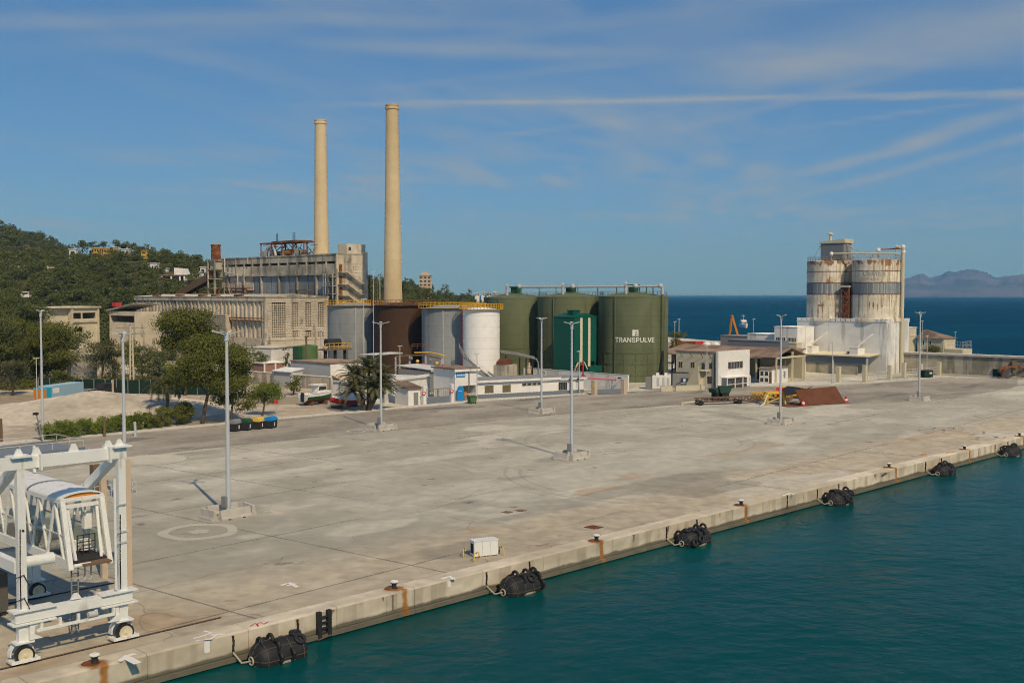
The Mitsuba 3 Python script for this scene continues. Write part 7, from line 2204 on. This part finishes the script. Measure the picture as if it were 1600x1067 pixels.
# ------------------------------------------------------------------ cabinet with hoops, manholes, painted marks, gulls
F = frame(G(741, 871), G(778, 867))
L = float(np.linalg.norm(G(778, 867)-G(741, 871)))
k = thing('electric_cabinet', 'pale grey metal electric cabinet near the quay edge between yellow hoops', 'cabinet')
part(k, 'body', MB(F).box(0, L, 0, .8, .06, 1.15), 'mat_gantry')
part(k, 'lid', MB(F).box(-.05, L+.05, -.06, .86, 1.15, 1.2), 'mat_gantry')
part(k, 'plinth', MB(F).box(.05, L-.05, .05, .75, 0, .06), 'mat_dark')
part(k, 'side_vent', MB(F).box(-.02, .0, .15, .65, .25, .95), 'mat_dark')
for i in range(1, 3):
    part(k, 'door_seam', MB(F).box(L*i/3-.01, L*i/3+.01, -.006, .0, .12, 1.1), 'mat_grey')
for (px, py, yw, lab) in ((727, 869, .5, 'left bent yellow hoop beside the grey cabinet'), (746, 876, .2, 'front bent yellow hoop beside the grey cabinet'), (785, 866, 1.1, 'right bent yellow hoop beside the grey cabinet')):
    q = G(px, py); F = frame(q, yaw=yw)
    k = thing('guard_hoop', lab, 'hoop')
    pts = [(-.38, 0, 0), (-.38, .02, .45), (-.30, .05, .56), (.22, .10, .58), (.34, .12, .50), (.36, .12, 0)]
    part(k, 'hoop', MB(F).tube(pts, .045, 8), 'mat_chrome_yellow', 40)
    part(k, 'black_band', MB(F).tube([(-.16, .058, .565), (.02, .08, .575)], .05, 8).tube([(.355, .12, .30), (.358, .12, .12)], .05, 8), 'mat_black', 40)
for (px, py, s, m, lab) in ((928, 823.5, .85, 'mat_darkrust', 'square rusty cover plate in the apron near the third bollard'), (793, 800, .55, 'mat_oldwood', 'left small dark manhole cover in the middle of the apron'), (814, 797.5, .6, 'mat_oldwood', 'right small dark manhole cover in the middle of the apron'), (556, 674, 1.1, 'mat_grey', 'round worn manhole ring in the road left of the palms lamp post')):
    q = G(px, py)
    k = thing('manhole_cover', lab, 'manhole cover')
    if m == 'mat_grey':
        part(k, 'plate', MB().lathe([(s, .007), (s, .015), (.01, .015)], q, 24), m)
        part(k, 'ring', MB().lathe([(s+.02, .007), (s+.02, .02), (s+.2, .02), (s+.2, .007)], q, 24), 'mat_concrete')
    else:
        part(k, 'plate', MB(frame(q, yaw=0)).box(-s*.7, s*.7, -s*.8, s*.8, .002, .014), m)
        part(k, 'frame', MB(frame(q, yaw=0)).box(-s*.78, s*.78, -s*.88, -s*.8, .002, .018).box(-s*.78, s*.78, s*.8, s*.88, .002, .018), 'mat_concrete')
# ground rings of old roundels
def ring_mesh(q, r0, r1, z, seed):
    g = np.linspace(0, 2*math.pi, 73)
    w = .12*np.sin(g*5+seed)
    inner = np.stack([q[0]+(r0+w*.5)*np.cos(g), q[1]+(r0+w*.5)*np.sin(g), np.full(73, z)], 1)
    outer = np.stack([q[0]+(r1+w)*np.cos(g), q[1]+(r1+w)*np.sin(g), np.full(73, z)], 1)
    v = np.vstack([inner, outer]); i = np.arange(72)
    return v, np.stack([i, i+1, 73+i+1, 73+i], 1)[:, ::-1]
q = G(311, 830)
k = thing('ground_ring', 'pale worn ring mark with a filled centre on the apron before the first lamp post', 'ground marking')
part(k, 'ring', ring_mesh(q, 2.3, 3.1, .005, 1), 'mat_pale')
part(k, 'centre', ring_mesh(q, .02, .75, .005, 2), 'mat_pale')
q = G(236, 718.5)
k = thing('ground_disc', 'raised round pale sandy disc on the apron beside the road', 'ground patch')
m = MB().lathe([(3.9, .0), (3.75, .10), (.01, .12)], q, 48)
part(k, 'slab', m, 'mat_pale', 40)
part(k, 'rim', ring_mesh(q, 3.9, 4.1, .012, 3), 'mat_grimy')
def stroke(pts, w, z=.004, top=True):
    """a band of paint through ground points"""
    P = [np.asarray(p, float) for p in pts]
    v, f = [], []
    for i, p in enumerate(P):
        d = P[min(i+1, len(P)-1)]-P[max(i-1, 0)]
        n = np.array([-d[1], d[0], 0]); n /= np.linalg.norm(n)+1e-9
        v += [p+n*w/2+[0, 0, z], p-n*w/2+[0, 0, z]]
    for i in range(len(P)-1):
        f.append([2*i, 2*i+1, 2*i+3, 2*i+2])
    return v, f
def down(px, py, w, z0, z1):
    q = G(px, py)
    return [[q[0]-w/2, -.035, z1], [q[0]+w/2, -.035, z1], [q[0]+w/2, -.035, z0], [q[0]-w/2, -.035, z0]], [[0, 1, 2, 3]]
def mark(lab, strokes, m, falls=()):
    mb = MB()
    for pts, w in strokes:
        mb.add(*stroke([G(*p) for p in pts], w, .009))
    for f in falls:
        mb.add(*down(*f))
    single('paint_mark', mb, m, lab, 'paint marking')
mark('white painted strokes running down the wall left of the nearest fender', [([(302, 997), (318, 993), (330, 988), (318, 985)], .16), ([(305, 1001), (330, 998), (338, 992)], .14), ([(330, 992), (352, 990)], .22)], 'mat_paint', [(333, 1003, .35, -.75, -.09)])
mark('white painted angle over the quay edge beside the nearest bollard', [([(186, 1033), (198, 1024), (212, 1021)], .3), ([(196, 1026), (216, 1036)], .45)], 'mat_paint')
mark('white painted hook over the quay edge between second bollard and second fender', [([(690, 904), (703, 900), (709, 905)], .35)], 'mat_paint', [(710, 907, .3, -.55, -.1)])
mark('small white splash of paint in the middle of the near apron', [([(440, 914), (452, 910), (465, 917)], .3), ([(448, 915), (462, 911)], .2)], 'mat_paint')
mark('red painted scribble on the quay top above the nearest fender', [([(391, 978), (399, 973), (404, 978)], .12), ([(401, 975), (408, 972), (412, 975), (419, 971)], .12)], 'mat_red')
mark('white painted tick on the quay top between fourth bollard and fourth fender', [([(1224, 774), (1236, 770), (1241, 773)], .25)], 'mat_paint', [(1240, 774.5, .22, -.5, -.1)])
mark('yellow painted dashes beside the fourth bollard', [([(1124, 779), (1142, 780)], .3), ([(1180, 780), (1192, 778)], .3)], 'mat_chrome_yellow')
mark('yellow painted dash beside the fifth bollard', [([(1366, 734), (1380, 733)], .3), ([(1384, 738), (1390, 735)], .3)], 'mat_chrome_yellow')
mark('faint orange paint mark between the fifth and sixth bollards', [([(1437, 711), (1447, 709)], .5), ([(1478, 707), (1492, 705)], .4)], 'mat_orange')
mark('yellow painted line among the gulls', [([(1497, 681.5), (1512, 683)], .4)], 'mat_chrome_yellow')
mark('orange stain of primer on the apron right of the first lamp post', [([(412, 800), (422, 797), (432, 801)], .35)], 'mat_peach')
# gulls resting on the apron
for i, (px, py, yw) in enumerate(((1439, 673, .3), (1459, 671.5, 2), (1476, 675, 4), (1490, 671.5, 1), (1519, 680.5, 2.6), (1529, 686, .6), (1538, 678.5, 5), (1556, 685.5, 1.7), (1570, 686, 3.3))):
    q = G(px, py); F = frame(q, yaw=yw)
    k = thing('gull', ('first', 'second', 'third', 'fourth', 'fifth', 'sixth', 'seventh', 'eighth', 'ninth')[i]+' gull from the left, resting on the far apron', 'gull', 'gulls resting on the apron')
    bd = trimesh.creation.icosphere(2, 1); v = bd.vertices.copy()
    v = v*[.26, .105, .11]; v[:, 2] += .06*np.clip(v[:, 0]/.26, -1, 1)**2*np.sign(v[:, 0])*.3
    hd = trimesh.creation.icosphere(2, .062)
    part(k, 'body', MB(F).add(v+[0, 0, .24], bd.faces).add(hd.vertices+[.25, 0, .38], hd.faces).tube([(.15, 0, .27), (.24, 0, .36)], [.08, .055], 8).add([[-.2, -.05, .24], [-.2, .05, .24], [-.40, .0, .25]], [[0, 1, 2]]), 'mat_paint', True)
    wg = MB(F)
    for s1 in (-1, 1):
        w = trimesh.creation.icosphere(2, 1); wg.add(w.vertices*[.24, .03, .07]+[-.06, s1*.095, .275], w.faces)
    part(k, 'wing', wg, 'mat_grey', True)
    part(k, 'beak', MB(F).tube([(.305, 0, .375), (.37, 0, .36)], [.018, .006], 6), 'mat_chrome_yellow')
    part(k, 'leg', MB(F).tube([(.0, -.04, .16), (.0, -.04, .0)], .01, 5).tube([(.0, .04, .16), (.0, .04, .0)], .01, 5), 'mat_chrome_yellow')
